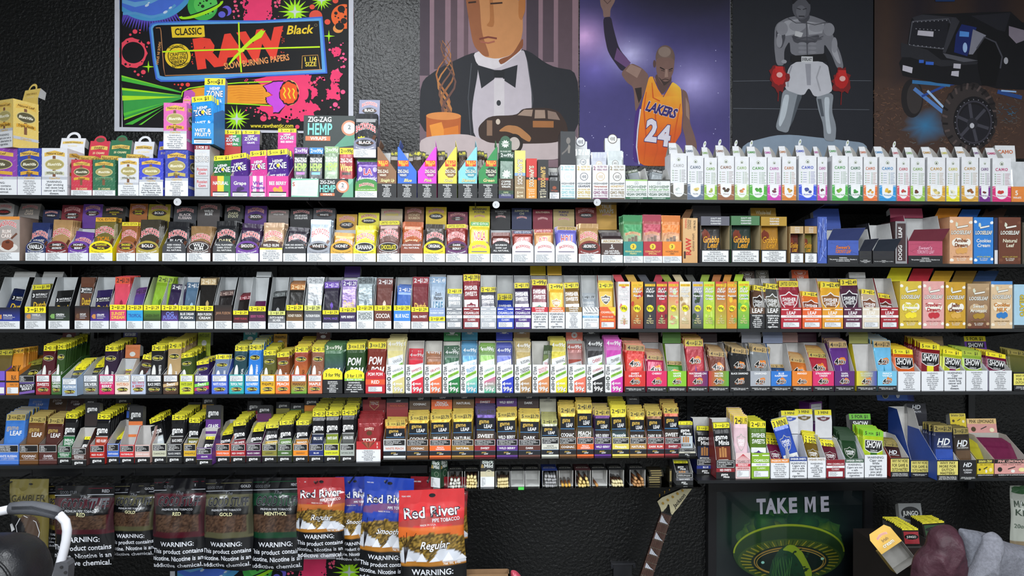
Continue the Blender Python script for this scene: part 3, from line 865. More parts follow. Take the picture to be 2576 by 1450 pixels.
def sw_lip(col,flav,light=False):
    def f(a,w,h):
        a.rect(0,0,w,h,col)
        a.rect(w*.04,h*.88,w*.36,h*.93,'eceef0');a.rect(w*.64,h*.88,w*.96,h*.93,'eceef0');shield(a,w*.5,h*.9,w*.2,h*.13,col,txt=False)
        a.txt('CIGARILLOS',w*.5,h*.73,h*.105,'f2f4f4',w=w*.9)
        a.rect(0,h*.49,w,h*.62,'eceef0');a.txt(flav,w*.5,h*.555,h*.06,'6a6e76',w=w*.6)
        a.txt('CLASSIC',w*.5,h*.41,h*.08,'f0f2f2',w=w*.5)
        return [(6,'frm',w*.08,h*.07,w*.92,h*.31)]
    return f
def sw_lip2(col,flav,wt=2,tc='f4f4f4'):
    def f(a,w,h):
        a.rect(0,h*.77,w,h,col);p=lines2(flav)
        for i,t in enumerate(p):a.txt(t,w*.5,h*(.885+.05*(len(p)-1)-.105*i),h*.075,tc,w=w*.8)
        return [(wt,'big',0,0,w,h*.77)]
    return f
def sw_pouch(c,low='e8eaec',sc=None,flav=None,wc='f4f4f4'):
    def f(a,w,h):
        a.rect(-w*.45,h*.09,w*.45,h*.52,low)
        a.txt('SWISHER',0,h*.74,h*.075,wc,w=w*.84);a.txt('SWEETS',0,h*.63,h*.075,wc,w=w*.78)
        shield(a,0,h*.37,w*.6,h*.2,sc or c)
        if flav:a.txt(flav,0,h*.17,h*.05,'6a3030',w=w*.7)
    return f
def leaf_lip(col,flav,lc='f4f4f4',plain=False):
    def f(a,w,h):
        if plain:
            a.rect(0,h*.7,w,h,col);a.txt('LEAF',w*.5,h*.85,h*.2,'f4f4f4',w=w*.74);return [(plain,'blh',0,0,w,h*.7)]
        a.rect(0,0,w,h,col)
        a.rect(w*.03,h*.88,w*.38,h*.92,'f0f0f0');a.rect(w*.62,h*.88,w*.97,h*.92,'f0f0f0');a.ell(w*.5,h*.9,w*.08,h*.05,mixc(col,'402010',.4),10)
        a.txt('LEAF',w*.5,h*.74,h*.14,lc,w=w*.5);a.rect(0,h*.52,w,h*.63,'f0f0f0');a.txt(flav,w*.5,h*.575,h*.055,mixc(col,'333333',.3),w=w*.6)
        a.txt('NATURAL LEAF',w*.5,h*.42,h*.065,'f0f0f0',w=w*.68)
        return [(6,'frm',w*.1,h*.07,w*.9,h*.3)]
    return f
def leaf_pouch(c,sc='1f1a1a'):
    def f(a,w,h):
        shield(a,0,h*.56,w*.86,h*.38,sc)
        for q in (-.14,0,.13):a.line([(w*q,h*.22),(w*q*1.2,h*.38)],w*.07,'7a5030')
        a.txt('LEAF',0,h*.16,h*.13,'f4f4f4',w=w*.74)
    return f
def flat_art(c0,c1,flav,blobs,dark=False):
    def f(a,w,h):
        a.rect(0,0,w,h,c0,c1)
        a.X=lambda P:np.column_stack([np.clip(P[:,0],0.3,w-.3),np.clip(P[:,1],.3,h-.3)])
        for q in range(9):
            a.blob(w*RND.uniform(.12,.88),h*RND.uniform(.05,.95),w*RND.uniform(.1,.24),w*RND.uniform(.14,.34),blobs[q%len(blobs)],12,.18,c2=mixc(blobs[q%len(blobs)],c0,.35))
        a.rect(w*.06,h*.90,w*.94,h*.95,'f2c81e');a.txt('GOOD TIMES',w*.5,h*.925,h*.026,'7a2016',w=w*.8)
        a.txt('FLAT',w*.5,h*.84,h*.046,'f2f2f2',w=w*.76,sh=.25,out='20202a',ost=4);a.txt('WRAP',w*.5,h*.785,h*.046,'f2f2f2',w=w*.76,sh=.25,out='20202a',ost=4)
        for i,t in enumerate(lines2(flav)):a.txt(t,w*.5,h*(.70-.062*i),h*.044,'f6f6f6',w=w*.84,out='25252c',ost=4)
        a.ell(w*.5,h*.43,w*.3,w*.3,'f4ea22',20);a.txt('99¢',w*.5,h*.43,h*.068,'24220c',w=w*.48)
        a.txt('2',w*.5,h*.27,h*.04,'f4e9a8',out='3a2010',ost=4)
        for i,t in enumerate(('Cigar','Wrappers','Per Pack')):a.txt(t,w*.5,h*(.215-.046*i),h*.028,'f4e9a8',w=w*.62,out='3a2010',ost=4)
    return f
def loose_art(bg,flav,fc,cloud='f0ece0',deco=None,bg2=None,band=None,name='LOOSELEAF',sm='7a5a20'):
    def f(a,w,h):
        a.rect(0,0,w,h,bg2 or bg,bg)
        a.hold=True;dk=mixc(bg,'5a3a10',.3)
        for q in range(20):a.ell(w*RND.uniform(.06,.94),h*RND.uniform(.04,.9),w*.015,w*.022,dk,6)
        a.hold=False;a.k+=1
        if band:a.rect(0,h*.93,w,h,band)
        for cx,cy in ((.06,.9),(.93,.88),(.08,.08),(.95,.1)):
            for q in range(3):a.ell(w*min(.93,max(.07,cx+.035*(q-1))),h*min(.96,max(.04,cy+.01*(q%2))),w*.065,h*.028,cloud,10)
        a.line([(w*.3,h*.77),(w*.8,h*.815)],h*.045,'3a342a');a.line([(w*.31,h*.772),(w*.79,h*.814)],h*.032,'f0ede4')
        a.blob(w*.3,h*.84,w*.06,h*.05,'d8dcc8',10,.3)
        a.txt(name,w*.5,h*.67,h*.075,'f4f2ec',w=w*.86,sh=.12,out='4a4636',ost=2)
        if cloud and deco is not None:
            for q in range(7):a.ell(w*(.22+.094*q),h*(.45+.035*math.sin(q*1.1)),w*.13,h*.075,cloud,14)
        for i,t in enumerate(lines2(flav)):a.txt(t,w*.5,h*(.5-.1*i),h*.07,fc,w=w*.76,sh=.1,out='4a3014' if deco is not None else None,ost=4)
        if deco:
            for q in range(4):a.blob(w*(.36+.1*q),h*(.27+.02*(q%2)),w*.11,h*.06,deco,12,.12,rot=.5)
        a.txt('NATURAL LEAF WRAPS',w*.5,h*.155,h*.025,sm,w=w*.7)
        a.txt('20 - 2 PACKS',w*.5,h*.115,h*.025,'f0ece0',w=w*.42);a.txt('40 COUNT',w*.5,h*.08,h*.025,'f0ece0',w=w*.36)
    return f
def LOOSE(row,x0,x1,top,bg,flav,fc,words,flap=None,fdir=1,deco=None,bg2=None,cloud='f0ece0',band=None,fy=34,d=.10,sm='7a5a20',name='LOOSELEAF'):
    b=Box(row,x0,x1,'wrap_carton',words=words,flav=flav.replace('/',' '))
    h=b.H(top);b.carton(h,d,bg,bg,loose_art(bg,flav,fc,cloud,deco,bg2,band,sm=sm,name=name),None,top='b0aca4')
    if flap:
        m=MB();w=b.w;q=.03*fdir;z=fy*b.sl
        m.slab([(-w/2,d*.9,h),(w/2,d*.9,h),(w/2+q,d*.9+.012,h+z),(-w/2+q,d*.9+.012,h+z)],(0,-1,.3),.0008,flap,'d0d0cc')
        b.part('lid_flap',m.mesh('lid_flap','card'))
    return b
# --- fourth-shelf designs
def owl_mark(a,cx,cy,rx,ry):
    a.ell(cx,cy,rx,ry,'e9e4c8',20);a.ell(cx,cy,rx*.96,ry*.9,'17181a',20)
    a.txt('White Owl',cx,cy,ry*.95,'e8dc5a',w=rx*1.75,sh=.25)
def owl_lip(col,flav,tc='f2f2f2',col2=None,wt=2,swirl=None):
    def f(a,w,h):
        a.rect(0,0,w,h,col,col2 or col)
        if swirl:
            for i,c in enumerate(swirl):a.poly([(0,h*(.5-.2*i)),(w,h*(.62-.2*i)),(w,h*(.45-.2*i)),(0,h*(.34-.2*i))],c)
        p=lines2(flav)
        for i,t in enumerate(p):a.txt(t,w*.5,h*(.5+.08*(len(p)-1)-.17*i),h*(.14 if len(p)==1 else .12),tc,w=w*.82)
        owl_mark(a,w*.5,h*.24,w*.38,h*.11)
        a.line([(w*.2,h*.12),(w*.8,h*.15)],h*.03,'7a4a2a')
        return [(wt,'frm',w*.06,h*.64,w*.94,h*.96)]
    return f
def owl_pouch(flav,tc='f0f0f0'):
    def f(a,w,h):
        owl_mark(a,0,h*.72,w*.4,h*.055)
        a.ell(-w*.24,h*.36,w*.15,h*.22,'e2e2de',16)
        a.txt(flav,w*.2,h*.36,w*.15,tc,w=h*.42,rot=math.pi/2)
        a.ell(w*.0,h*.16,w*.13,w*.13,'e6dc2a',14);a.line([(w*.1,h*.11),(w*.4,h*.17)],h*.035,'8a5030')
    return f
def OWL(x0,x1,col,flav,pc,top,words,tc='f2f2f2',n=9,lean=8,dl=0.0,pt=None,lipy=943,wt=2,price='2 $1.19',hdr=None,col2=None,pc1=None,swirl=None,fwd=0.0,lidw=None,sp=.0084,rear=0.0,tw=0.0):
    b=Box(4,x0,x1,words=words+' display box',flav=flav.replace('/',' '),fwd=fwd)
    if n>=7:n+=4;rear+=.007
    d=b.need(n,sp,lean,dl,top)
    b.lip(lipy,owl_lip(col,flav,tc,col2,wt,swirl),d,b.H(lipy)*1.75,tc=col,inner='c4c6c8',run=.7)
    if n:b.fill(n,top,pc,pc1 or pc,owl_pouch(pt or flav.split('/')[0],tc if tc!='3a3a10' else 'e8e8d0'),strip_fn(price,'f0e41a','1c1a0c'),'cigarillo_pouch',words.split(' ')[0]+' cigarillo pouch with yellow price top',lean=lean,dl=dl,sp=sp,wf=.9,tallrear=rear,tw=tw)
    if hdr:
        def ha(a,w,h):a.txt(flav.replace('/',' '),w/2,h*.72,h*.22,tc,w=w*.8);a.ell(w/2,h*.22,w*.2,h*.2,'dcdcd8',16)
        b.header(*hdr[:4],hdr[4]if len(hdr)>4 else col,ha,tilt=6,ear='a8aaac')
    return b
def pom_lip(c1,c2,price,pcol,word=None,wt=5,dome='e9e52e'):
    def f(a,w,h):
        P=[(p[0]+w/2,p[1])for p in arch_prof(w,h,h*.22)]
        a.poly(P,c1);a.poly([(x,max(y,h*.55))for x,y in P],pcol)
        if price:a.txt(price,w/2,h*.73,h*.13,'1c1c10',w=w*.76)
        if word:a.rect(0,h*.52,w,h*.62,c2);a.txt(word,w/2,h*.57,h*.07,'f4f4f4',w=w*.8)
        return [(wt,'blh',0,0,w,h*.52)]
    return f
def wh_lip(col,flav,tc,rib='8fc73e',col2=None):
    def f(a,w,h):
        a.rect(0,0,w,h,'e8e9ea')
        a.poly([(w*.34,0),(w,0),(w,h*.58),(w*.34,h*.4)],[col,col,col2 or col,col2 or col])
        for i in range(3):a.line([(w*.3,h*(.47+.022*i)),(w,h*(.64+.022*i))],h*.006,'c4c8cc')
        a.txt('WILD',w*.15,h*.78,w*.19,'26282a',w=h*.32,rot=-math.pi/2);a.ell(w*.15,h*.5,w*.115,w*.115,'2a3a30',16);a.star(w*.15,h*.5,w*.09,w*.03,7,'e8e9ea');a.txt('HEMP',w*.15,h*.24,w*.19,'26282a',w=h*.34,rot=-math.pi/2)
        p=lines2(flav)
        for i,t in enumerate(p):a.txt(t,w*.62,h*(.82-.09*i+.04*(len(p)-1)),h*.07,tc,w=w*.6,rot=.35)
        a.poly([(w*.32,h*.62),(w*.95,h*.8),(w*.95,h*.7),(w*.32,h*.52)],rib);a.txt('HEMP WRAPS',w*.64,h*.66,h*.055,'3a6a2a',w=w*.52,rot=.33)
        a.txt('4',w*.44,h*.31,h*.13,'f4f4f4',out='5a5a5a',ost=4);a.txt('WRAPS',w*.7,h*.32,h*.065,'f4f4f4',w=w*.36)
        a.txt('99¢',w*.66,h*.13,h*.15,'f4f4f4',w=w*.52,out='5a5a5a',ost=4)
    return f
def wh_pouch(flav,tc,col):
    def f(a,w,h):
        a.rect(-w*.45,h*.09,w*.45,h*.78,'dcdee2');a.poly([(-w*.45,h*.79),(w*.45,h*.79),(w*.45,h*.72),(-w*.45,h*.64)],col)
        a.txt('WILD',-w*.32,h*.42,w*.16,'2a2c2e',w=h*.36,rot=-math.pi/2)
        a.txt(flav,w*.12,h*.6,h*.06,tc,w=w*.58,rot=.35);a.poly([(-w*.16,h*.45),(w*.44,h*.57),(w*.44,h*.5),(-w*.16,h*.38)],'76a83a')
        a.rect(w*.1,h*.12,w*.3,h*.26,'47592c')
    return f
def WH(x0,x1,col,flav,tc,top,words,pc=None,n=7,lean=7,dl=-.6,rib='8fc73e',col2=None,hdr=None,sp=.009,rear=.012):
    b=Box(4,x0,x1,words=words+' and white display box',flav=flav.replace('/',' '))
    b.lip(918,wh_lip(col,flav,tc,rib,col2),b.need(n,sp,lean,dl,top),b.H(862),tc='e6e6e8',inner='cfcdc6',run=.6)
    if n:b.fill(n,top,'dcdee2',pc or col,wh_pouch(flav.split('/')[0],tc,pc or col),strip_fn('4 WRAPS 99¢',pc or col,'f0f0f0',.86),'hemp_wrap_pouch',words.split(' ')[0]+'-topped hemp wrap pouch',lean=lean,dl=dl,sp=sp,tallrear=rear)
    if hdr:b.header(*hdr,col,lambda a,w,h:(a.ell(w/2,h*.7,w*.18,w*.18,'e6e6e6',16),a.star(w/2,h*.7,w*.13,w*.04,7,col),a.txt('4 WRAPS 99¢',w/2,h*.2,h*.2,'e6e6e6',w=w*.8)),tilt=6)
    return b
def fourk_mark(a,cx,cy,w):
    a.blob(cx+w*.16,cy+w*.06,w*.26,w*.26,'d97f34',14,.3);a.blob(cx+w*.2,cy-w*.02,w*.15,w*.13,'7a3a20',10,.25)
    a.line([(cx-w*.4,cy-w*.2),(cx+w*.2,cy-w*.2)],w*.11,'8a4e2a')
    a.txt('4',cx-w*.24,cy,w*.4,'141414',out='f4f0ea',sh=.1);a.txt("K's",cx+w*.16,cy-w*.02,w*.28,'141414',w=w*.5,out='f4f0ea',sh=.2)
def k4_lip(col,flav,tc='f2f2f2',colr=None,wt=2):
    def f(a,w,h):
        a.recth(0,h*.27,w,h,col,colr or col)
        p=lines2(flav)
        for i,t in enumerate(p):a.txt(t,w/2,h*(.88-.115*i),h*.085,tc,w=w*.86)
        fourk_mark(a,w*.5,h*.5,w*.58)
        return [(wt,'blk',0,0,w,h*.27)]
    return f
def k4_pouch(flav,colr=None,tc='f0f0f0'):
    def f(a,w,h):
        if colr:a.poly([(-w*.1,h*.09),(w*.2,h*.09),(w*.02,h*.5)],colr)
        fourk_mark(a,0,h*.58,w*.74)
        p=lines2(flav)
        for i,t in enumerate(p):a.txt(t,0,h*(.24-.09*i),h*.07,tc,w=w*.72)
    return f
def K4(x0,x1,col,flav,pc,top,words,n=8,lean=10,dl=0.0,colr=None,tc='f2f2f2',price='4 FOR $1.19',wt=2,hdr=None,pcr=None,back=868,sp=.0084,tw=0.0,strip='b89a62',rear=0.0):
    if n>=4:n+=3;rear+=.010
    b=Box(4,x0,x1,words=words+' display box',flav=flav.replace('/',' '))
    b.lip(934,k4_lip(col,flav,tc,colr,wt),b.need(n,sp,lean,dl,top),b.H(back),tc=col,inner='c6c4c2',run=.55)
    if n:b.fill(n,top,pc,pc,k4_pouch(flav,pcr,tc),strip_fn(price,strip,'241c10',.86),'gold_top_cigar_pouch',words.split(' ')[0]+' cigar pouch with tan price top',lean=lean,dl=dl,sp=sp,wf=.93,tw=tw,tallrear=rear)
    if hdr:b.header(*hdr[:4],hdr[4],None,tilt=30,ear='a8a4a2')
    return b
def show_pouch(c2,flav,fc='f0f0f0',stripe=None):
    def f(a,w,h):
        if stripe:a.rect(-w*.16,h*.09,w*.16,h*.5,stripe)
        a.poly([(-w*.42,h*.78),(w*.42,h*.78),(w*.42,h*.56),(w*.2,h*.5),(-w*.2,h*.5),(-w*.42,h*.56)],'e8e8e8')
        a.poly([(-w*.40,h*.77),(w*.40,h*.77),(w*.40,h*.57),(w*.19,h*.515),(-w*.19,h*.515),(-w*.40,h*.57)],'17171a')
        a.txt('SHOW',0,h*.68,h*.15,'f0f0f0',w=w*.7,sh=.15);a.txt('CIGARILLOS',0,h*.545,h*.035,'d8d8d8',w=w*.34)
        p=lines2(flav)
        for i,t in enumerate(p):a.txt(t,0,h*(.3-.13*i+.05*(len(p)-1)),h*.1,fc,w=w*.7,sh=.2,out='202020',ost=4)
    return f
def SHOW(row,x0,x1,lipy,pc,flav,top,words,wt=3,fc='f0f0f0',stripe=None,n=8,lean=12,strip='f0e020',sc='1c1a0c',pc1=None,hdr=None,tw=0.0,out='e4e4e8',dl=0.0,by=None,fwd=0.0):
    n+=3
    b=Box(row,x0,x1,words='white-fronted display box with '+words+' pouches',flav=flav.replace('/',' '),by=by,fwd=fwd)
    b.lip(lipy,lambda a,w,h:[(wt,'big',0,0,w,h)],b.need(n,.0084,lean,dl,top),b.H(lipy)*1.7,tc=out,inner='bfbfbd',run=.6)
    b.fill(n,top,pc,pc1 or pc,show_pouch(pc,flav,fc,stripe),strip_fn('5 FOR $1',strip,sc,.87),'five_pack_pouch',words.split(' ')[0]+' cigarillo pouch',lean=lean,sp=.0084,wf=.95,tw=tw,dl=dl,tallrear=.010)
    if hdr:b.header(*hdr[:4],hdr[4],hdr[5]if len(hdr)>5 else None,tilt=12)
    return b
# --- fifth-shelf designs
def game_word(a,cx,cy,h,w,c='f2f2f2'):a.txt('game',cx,cy,h,c,w=w,st=0)
def game_lip(col,flav,tc='f0f0f0',wt=2):
    def f(a,w,h):
        a.rect(0,0,w,h*.34,'141416');a.rect(0,h*.33,w,h*.35,'c8c8c8');a.rect(0,h*.35,w,h,col)
        a.txt('game',w*.48,h*.2,h*.15,'f2f2f2',w=w*.64,st=1);p=lines2(flav)
        for i,t in enumerate(p):a.txt(t,w/2,h*(.49+.05*(len(p)-1)-.1*i),h*.085,tc,w=w*.84)
        return [(wt,'bfr',w*.04,h*.64,w*.96,h*.97)]
    return f
def game_pouch(flav,tc='f0f0f0',col='2a2a2a',win=False):
    def f(a,w,h):
        a.rect(-w*.45,h*.09,w*.45,h*.52,col);a.rect(-w*.45,h*.52,w*.45,h*.54,'a8a8a8')
        a.txt('game',0,h*.67,h*.13,'f4f4f4',w=w*.8,st=1)
        p=lines2(flav)
        for i,t in enumerate(p):a.txt(t,0,h*(.44-.07*i),h*.055,tc,w=w*.74)
        if win:
            for q in (-.1,.12):a.rect(w*q-w*.07,h*.1,w*q+w*.07,h*(.3 if q<0 else .26),'b08050')
        else:a.ell(0,h*.22,w*.2,h*.1,'1c1c1c',14);a.ell(0,h*.22,w*.15,h*.075,mixc(col,'c0a070',.5),14)
    return f
def GAME(x0,x1,col,flav,top,words,n=9,lean=8,dl=0.0,tc='f0f0f0',pcol=None,lipy=1117,hdr=None,hcol=None,htxt=None,fwd=0.0,win=True,wt=2,price='2 $1.29',tw=0.0,sp=.0084,pt=None,rear=0.0):
    if n>=5:n+=4;rear+=.007
    b=Box(5,x0,x1,words='black and '+words+' display box',flav=flav.replace('/',' '),fwd=fwd)
    b.lip(lipy,game_lip(col,flav,tc,wt),b.need(n,sp,lean,dl,top),b.H(lipy)*1.9,tc=col,inner='c2bfbd',run=.7)
    if n:b.fill(n,top,'17171a','17171a',game_pouch(pt or flav,tc if tc!='2a2a2a' else 'f0f0f0',pcol or col,win),strip_fn(price,'f0e61c','1c1a0c',.885),'black_cigarillo_pouch','black and '+words+' cigarillo pouch with yellow top',lean=lean,dl=dl,sp=sp,wf=.92,tw=tw,tallrear=rear)
    if hdr:
        def ha(a,w,h):
            a.rect(0,h*.5,w,h,'17171a');a.rect(0,0,w,h*.5,hcol or col);a.txt('game',w/2,h*.74,h*.2,'e8e8e8',w=w*.7)
            if htxt:a.txt(htxt,w/2,h*.25,h*.15,tc,w=w*.7)
        b.header(*hdr,'1b1b1e',ha,tilt=4,ear='6a6a6c')
    return b
def gleaf_lip(col,flav,tc='f2f2f2',wt=2):
    def f(a,w,h):
        a.rect(0,0,w,h,col);a.rect(0,h*.1,w,h*.36,'12161e');a.rect(0,h*.345,w,h*.365,'3a6a9a')
        a.txt('game',w*.45,h*.27,h*.085,'c9a84a',w=w*.34);a.txt('LEAF',w*.55,h*.185,h*.075,'f0f0f0',w=w*.3)
        p=lines2(flav)
        for i,t in enumerate(p):a.txt(t,w/2,h*(.5+.05*(len(p)-1)-.1*i),h*(.11 if len(p)==1 else .08),tc,w=w*.82)
        return [(wt,'bfr',w*.02,h*.66,w*.98,h*.98)]
    return f
def gleaf_pouch(flav,img,tc='f2f2f2',img2=None):
    def f(a,w,h):
        a.rect(-w*.45,h*.54,w*.45,h*.8,'10141e');a.rect(-w*.45,h*.535,w*.45,h*.55,'4a80b0');a.rect(-w*.45,h*.09,w*.45,h*.535,img2 or '3a2a20','2a2220')
        a.txt('game',-w*.08,h*.73,h*.09,'d0ac50',w=w*.5);a.txt('LEAF',w*.12,h*.62,h*.075,'f2f2f2',w=w*.42)
        p=lines2(flav)
        for i,t in enumerate(p):a.txt(t,0,h*(.41-.085*i),h*.075,tc,w=w*.84)
        for q in range(4):a.ell(w*(-.2+.13*q),h*(.17+.02*(q%2)),w*.12,h*.065,img,12)
    return f
def GLEAF(x0,x1,col,flav,top,words,img='8a5a34',n=5,lean=6,tc='f2f2f2',row=8,lipy=1106,hdr=None,price='5 FOR $2.99',pc='c9a23c',img2=None,wt=5,strip='c8b04a',hc=None,win=True,sp=.0105):
    b=Box(row,x0,x1,words=words+' display box with gold-topped pouches',flav=flav.replace('/',' '))
    b.lip(lipy,gleaf_lip(col,flav,tc,wt),b.need(n,sp,lean,-.7,top),b.H(lipy)*1.6,tc=col,inner='8a8480',run=.6)
    b.fill(n,top,'1a1e28',pc,gleaf_pouch(flav,img,tc if tc!='3a3a3a' else '5a5a5a',img2),strip_fn(price,strip,'2a2208',.86),'gold_leaf_cigar_pouch',words.split(' ')[0]+' leaf cigar pouch with gold top',lean=lean,sp=sp,wf=.95,mat='shine',dl=-.7,tallrear=.02)
    if hdr:
        def ha(a,w,h):
            a.rect(0,h*.62,w,h,'12161e');a.txt('LEAF',w*.55,h*.78,h*.13,'e8e8e8',w=w*.3);p=lines2(flav)
            for i,t in enumerate(p):a.txt(t,w/2,h*(.36+.07*(len(p)-1)-.15*i),h*.15,tc,w=w*.7)
        b.header(*hdr,hc or col,ha,tilt=4)
    return b
def mini_lip(col,flav,tc='f0f0f0'):
    def f(a,w,h):
        a.rect(0,0,w,h*.36,'141416');a.rect(0,h*.36,w,h*.56,col);a.rect(0,h*.56,w,h,'141416')
        a.txt('game',w*.45,h*.24,h*.12,'f2f2f2',w=w*.5);a.txt('Minis',w*.55,h*.1,h*.11,'f2f2f2',w=w*.46);a.txt(flav,w/2,h*.46,h*.11,tc,w=w*.6)
        return [(2,'bfr',w*.04,h*.6,w*.96,h*.96)]
    return f
def mini_pouch(col,flav):
    def f(a,w,h):
        a.rect(-w*.45,h*.09,w*.45,h*.56,col);a.txt('game',-w*.05,h*.74,h*.09,'f2f2f2',w=w*.74);a.txt('Minis',w*.08,h*.63,h*.085,'f2f2f2',w=w*.64)
        for q in (-.16,0,.15):a.rect(w*q-w*.06,h*.36,w*q+w*.06,h*(.53+.02*(q==0)),'b57f4c')
        a.rect(-w*.3,h*.25,w*.3,h*.32,'d8d8d4' if col!='b9c4cc' else '1a1a1c');a.txt(flav,0,h*.285,h*.04,'303030' if col!='b9c4cc' else 'f0f0f0',w=w*.5)
    return f
def MINI(x0,x1,col,flav,lipy,top,words,row=6,pcol=None,n=4,lean=8,by=None,fwd=0.0,rz=0.0,tc='f0f0f0',hb=None):
    b=Box(row,x0,x1,words='black '+words+' mini cigar display box',flav=flav,by=by,fwd=fwd,rz=rz)
    b.lip(lipy,mini_lip(col,flav,tc),.08,hb and b.H(hb),tc=mixc(col,'000000',.3),inner='d0cfcb',run=.6)
    if n:b.fill(n,top,'17171a','17171a',mini_pouch(pcol or col,flav),strip_fn('3 FOR $1.29','ece41e','1c1a0c',.9),'mini_cigar_pouch','black mini cigar pouch',lean=lean,sp=.0105,wf=.9)
    return b
def swm_pouch(c):
    def f(a,w,h):
        a.rect(-w*.45,h*.09,w*.45,h*.36,'dcdcd8');shield(a,0,h*.56,w*.6,h*.26,c,'b0b0a8');a.txt('MINI',0,h*.22,h*.16,mixc(c,'3a2a10',.3),w=w*.7)
    return f
def SWM(x0,x1,col,pc,lipy,top,words,flav='',wt=2,n=7,lean=16,tw=0.0,band='f0f0f0',hdr=None,dl=0.0,strip='e8dc20',text='3 MINI',hb=None,lipf=None):
    b=Box(6,x0,x1,words=words+' mini cigarillo display box',flav=flav)
    def lf(a,w,h):
        a.rect(0,h*.8,w,h,col);a.txt(flav or 'SWISHER SWEETS',w/2,h*.9,h*.09,'f2f2f2' if col!='e6e6e8' else '7a5a20',w=w*.9);return [(wt,'big',0,0,w,h*.8)]
    b.lip(lipy,lipf or lf,b.need(n,.0084,lean,dl,top),hb and b.H(hb),tc='e2e3e8',inner='c9cbd2',run=.6)
    if n:b.fill(n,top,pc,pc,swm_pouch(pc),strip_fn(text,strip,'1c1a0c',.83),'mini_cigarillo_pouch',words.split(' ')[0]+' mini cigarillo pouch',lean=lean,tw=tw,sp=.0084,wf=.95,dl=dl,tallrear=.010)
    if hdr:
        def ha(a,w,h):a.rect(0,h*.55,w,h,'e6da28');a.txt('3 MINI',w/2,h*.77,h*.22,'222010',w=w*.7);shield(a,w/2,h*.25,w*.8,h*.4,pc,'c8c8c8')
        b.header(*hdr,'d8d8dc',ha,tilt=10)
    return b
def hd_mark(a,cx,cy,h,w):a.txt('HD',cx,cy,h,'e2e4e8',w=w,sh=.3,out='3a3c44',ost=4)
def HD(x0,x1,lipy,lipf,pc,flav,top,words,n=6,lean=10,tw=0.0,hdr=None,fwd=0.0,tc='1b1b20',price='2 FOR $1.29',d=.14,hb=None,dl=0.0,wf=.93):
    b=Box(6,x0,x1,words=words+' display box',flav=flav,fwd=fwd)
    b.lip(lipy,lipf,d,hb and b.H(hb),tc=tc,inner='d2d0cc',run=.6)
    def pa(a,w,h):
        a.rect(-w*.45,h*.09,w*.45,h*.55,pc);hd_mark(a,0,h*.69,h*.12,w*.66);a.txt('HIGH DEFINITION',0,h*.6,h*.03,'c8c8c8',w=w*.7)
        for i,t in enumerate(lines2(flav)):a.txt(t,0,h*(.32-.08*i),h*.06,'e8e8ec',w=w*.66,sh=.15)
    if n:b.fill(n,top,mixc(pc,'141418',.3),'17171b',pa,strip_fn(price,'8f8042','16140a',.87),'dark_cigar_pouch',words.split(' ')[0]+' cigar pouch with olive price top',lean=lean,tw=tw,sp=.009,wf=wf,dl=dl)
    if hdr:b.header(*hdr,'26262e',lambda a,w,h:(hd_mark(a,w/2,h*.66,h*.4,w*.6),a.txt(flav.replace('/',' '),w/2,h*.22,h*.18,'b8bac2',w=w*.6,sh=.3)),tilt=14)
    return b
# ================================================================ top shelf
BV(-56,44,373,'8a3fa6','Piff','purple round-logo carton',half=True)
BV(44,105,373,'2f3f9f','Blue','royal blue round-logo carton',wt=0,half=True)
BV(105,170,373,'d9dadf','White Vanilla','silver-white round-logo carton with folded lid',wt=1,hdr=(140,346,205,371),ribbon='c9cbb0')
BV(179,232,402,'c4374a','Sweet','red round-logo box',hdr=(211,352,268,392,1),wh=0,fills='b04a3c',half=True)
BV(233,291,402,'2f6b4c','Candela Honey','green round-logo box',hdr=(270,350,323,390,1),wh=0,fills='3f6a40',ribbon='6f9a70')
BV(297,350,398,'d4d6dc','White Vanilla','grey-white round-logo box',hdr=(314,354,374,388),wh=.3,fills='c9c4a4',wt=5,ribbon='c4c8c0')
BV(350,411,398,'3a46c8','Blueberry','bright blue round-logo box',hdr=(376,353,413,392,1),wh=.38,wt=3,ribbon='aab0c4')
BV(415,474,378,'3c48a8','Blue','blue round-logo carton wrapped in plastic',wt=5,ribbon='c0b060')
BV(411,470,259,'d968b0','Pink Diva','pink round-logo carton stacked on a blue one',by=376.5,wt=3,hdr=(452,245,472,260),d=.09)
BV(-22,45,251,'dcc068','Triple Vanilla','pale yellow carton standing on two purple and blue cartons',by=372.3,rz=math.radians(-24),d=.085,wt=2,hdr=(6,224,66,250),side=True)
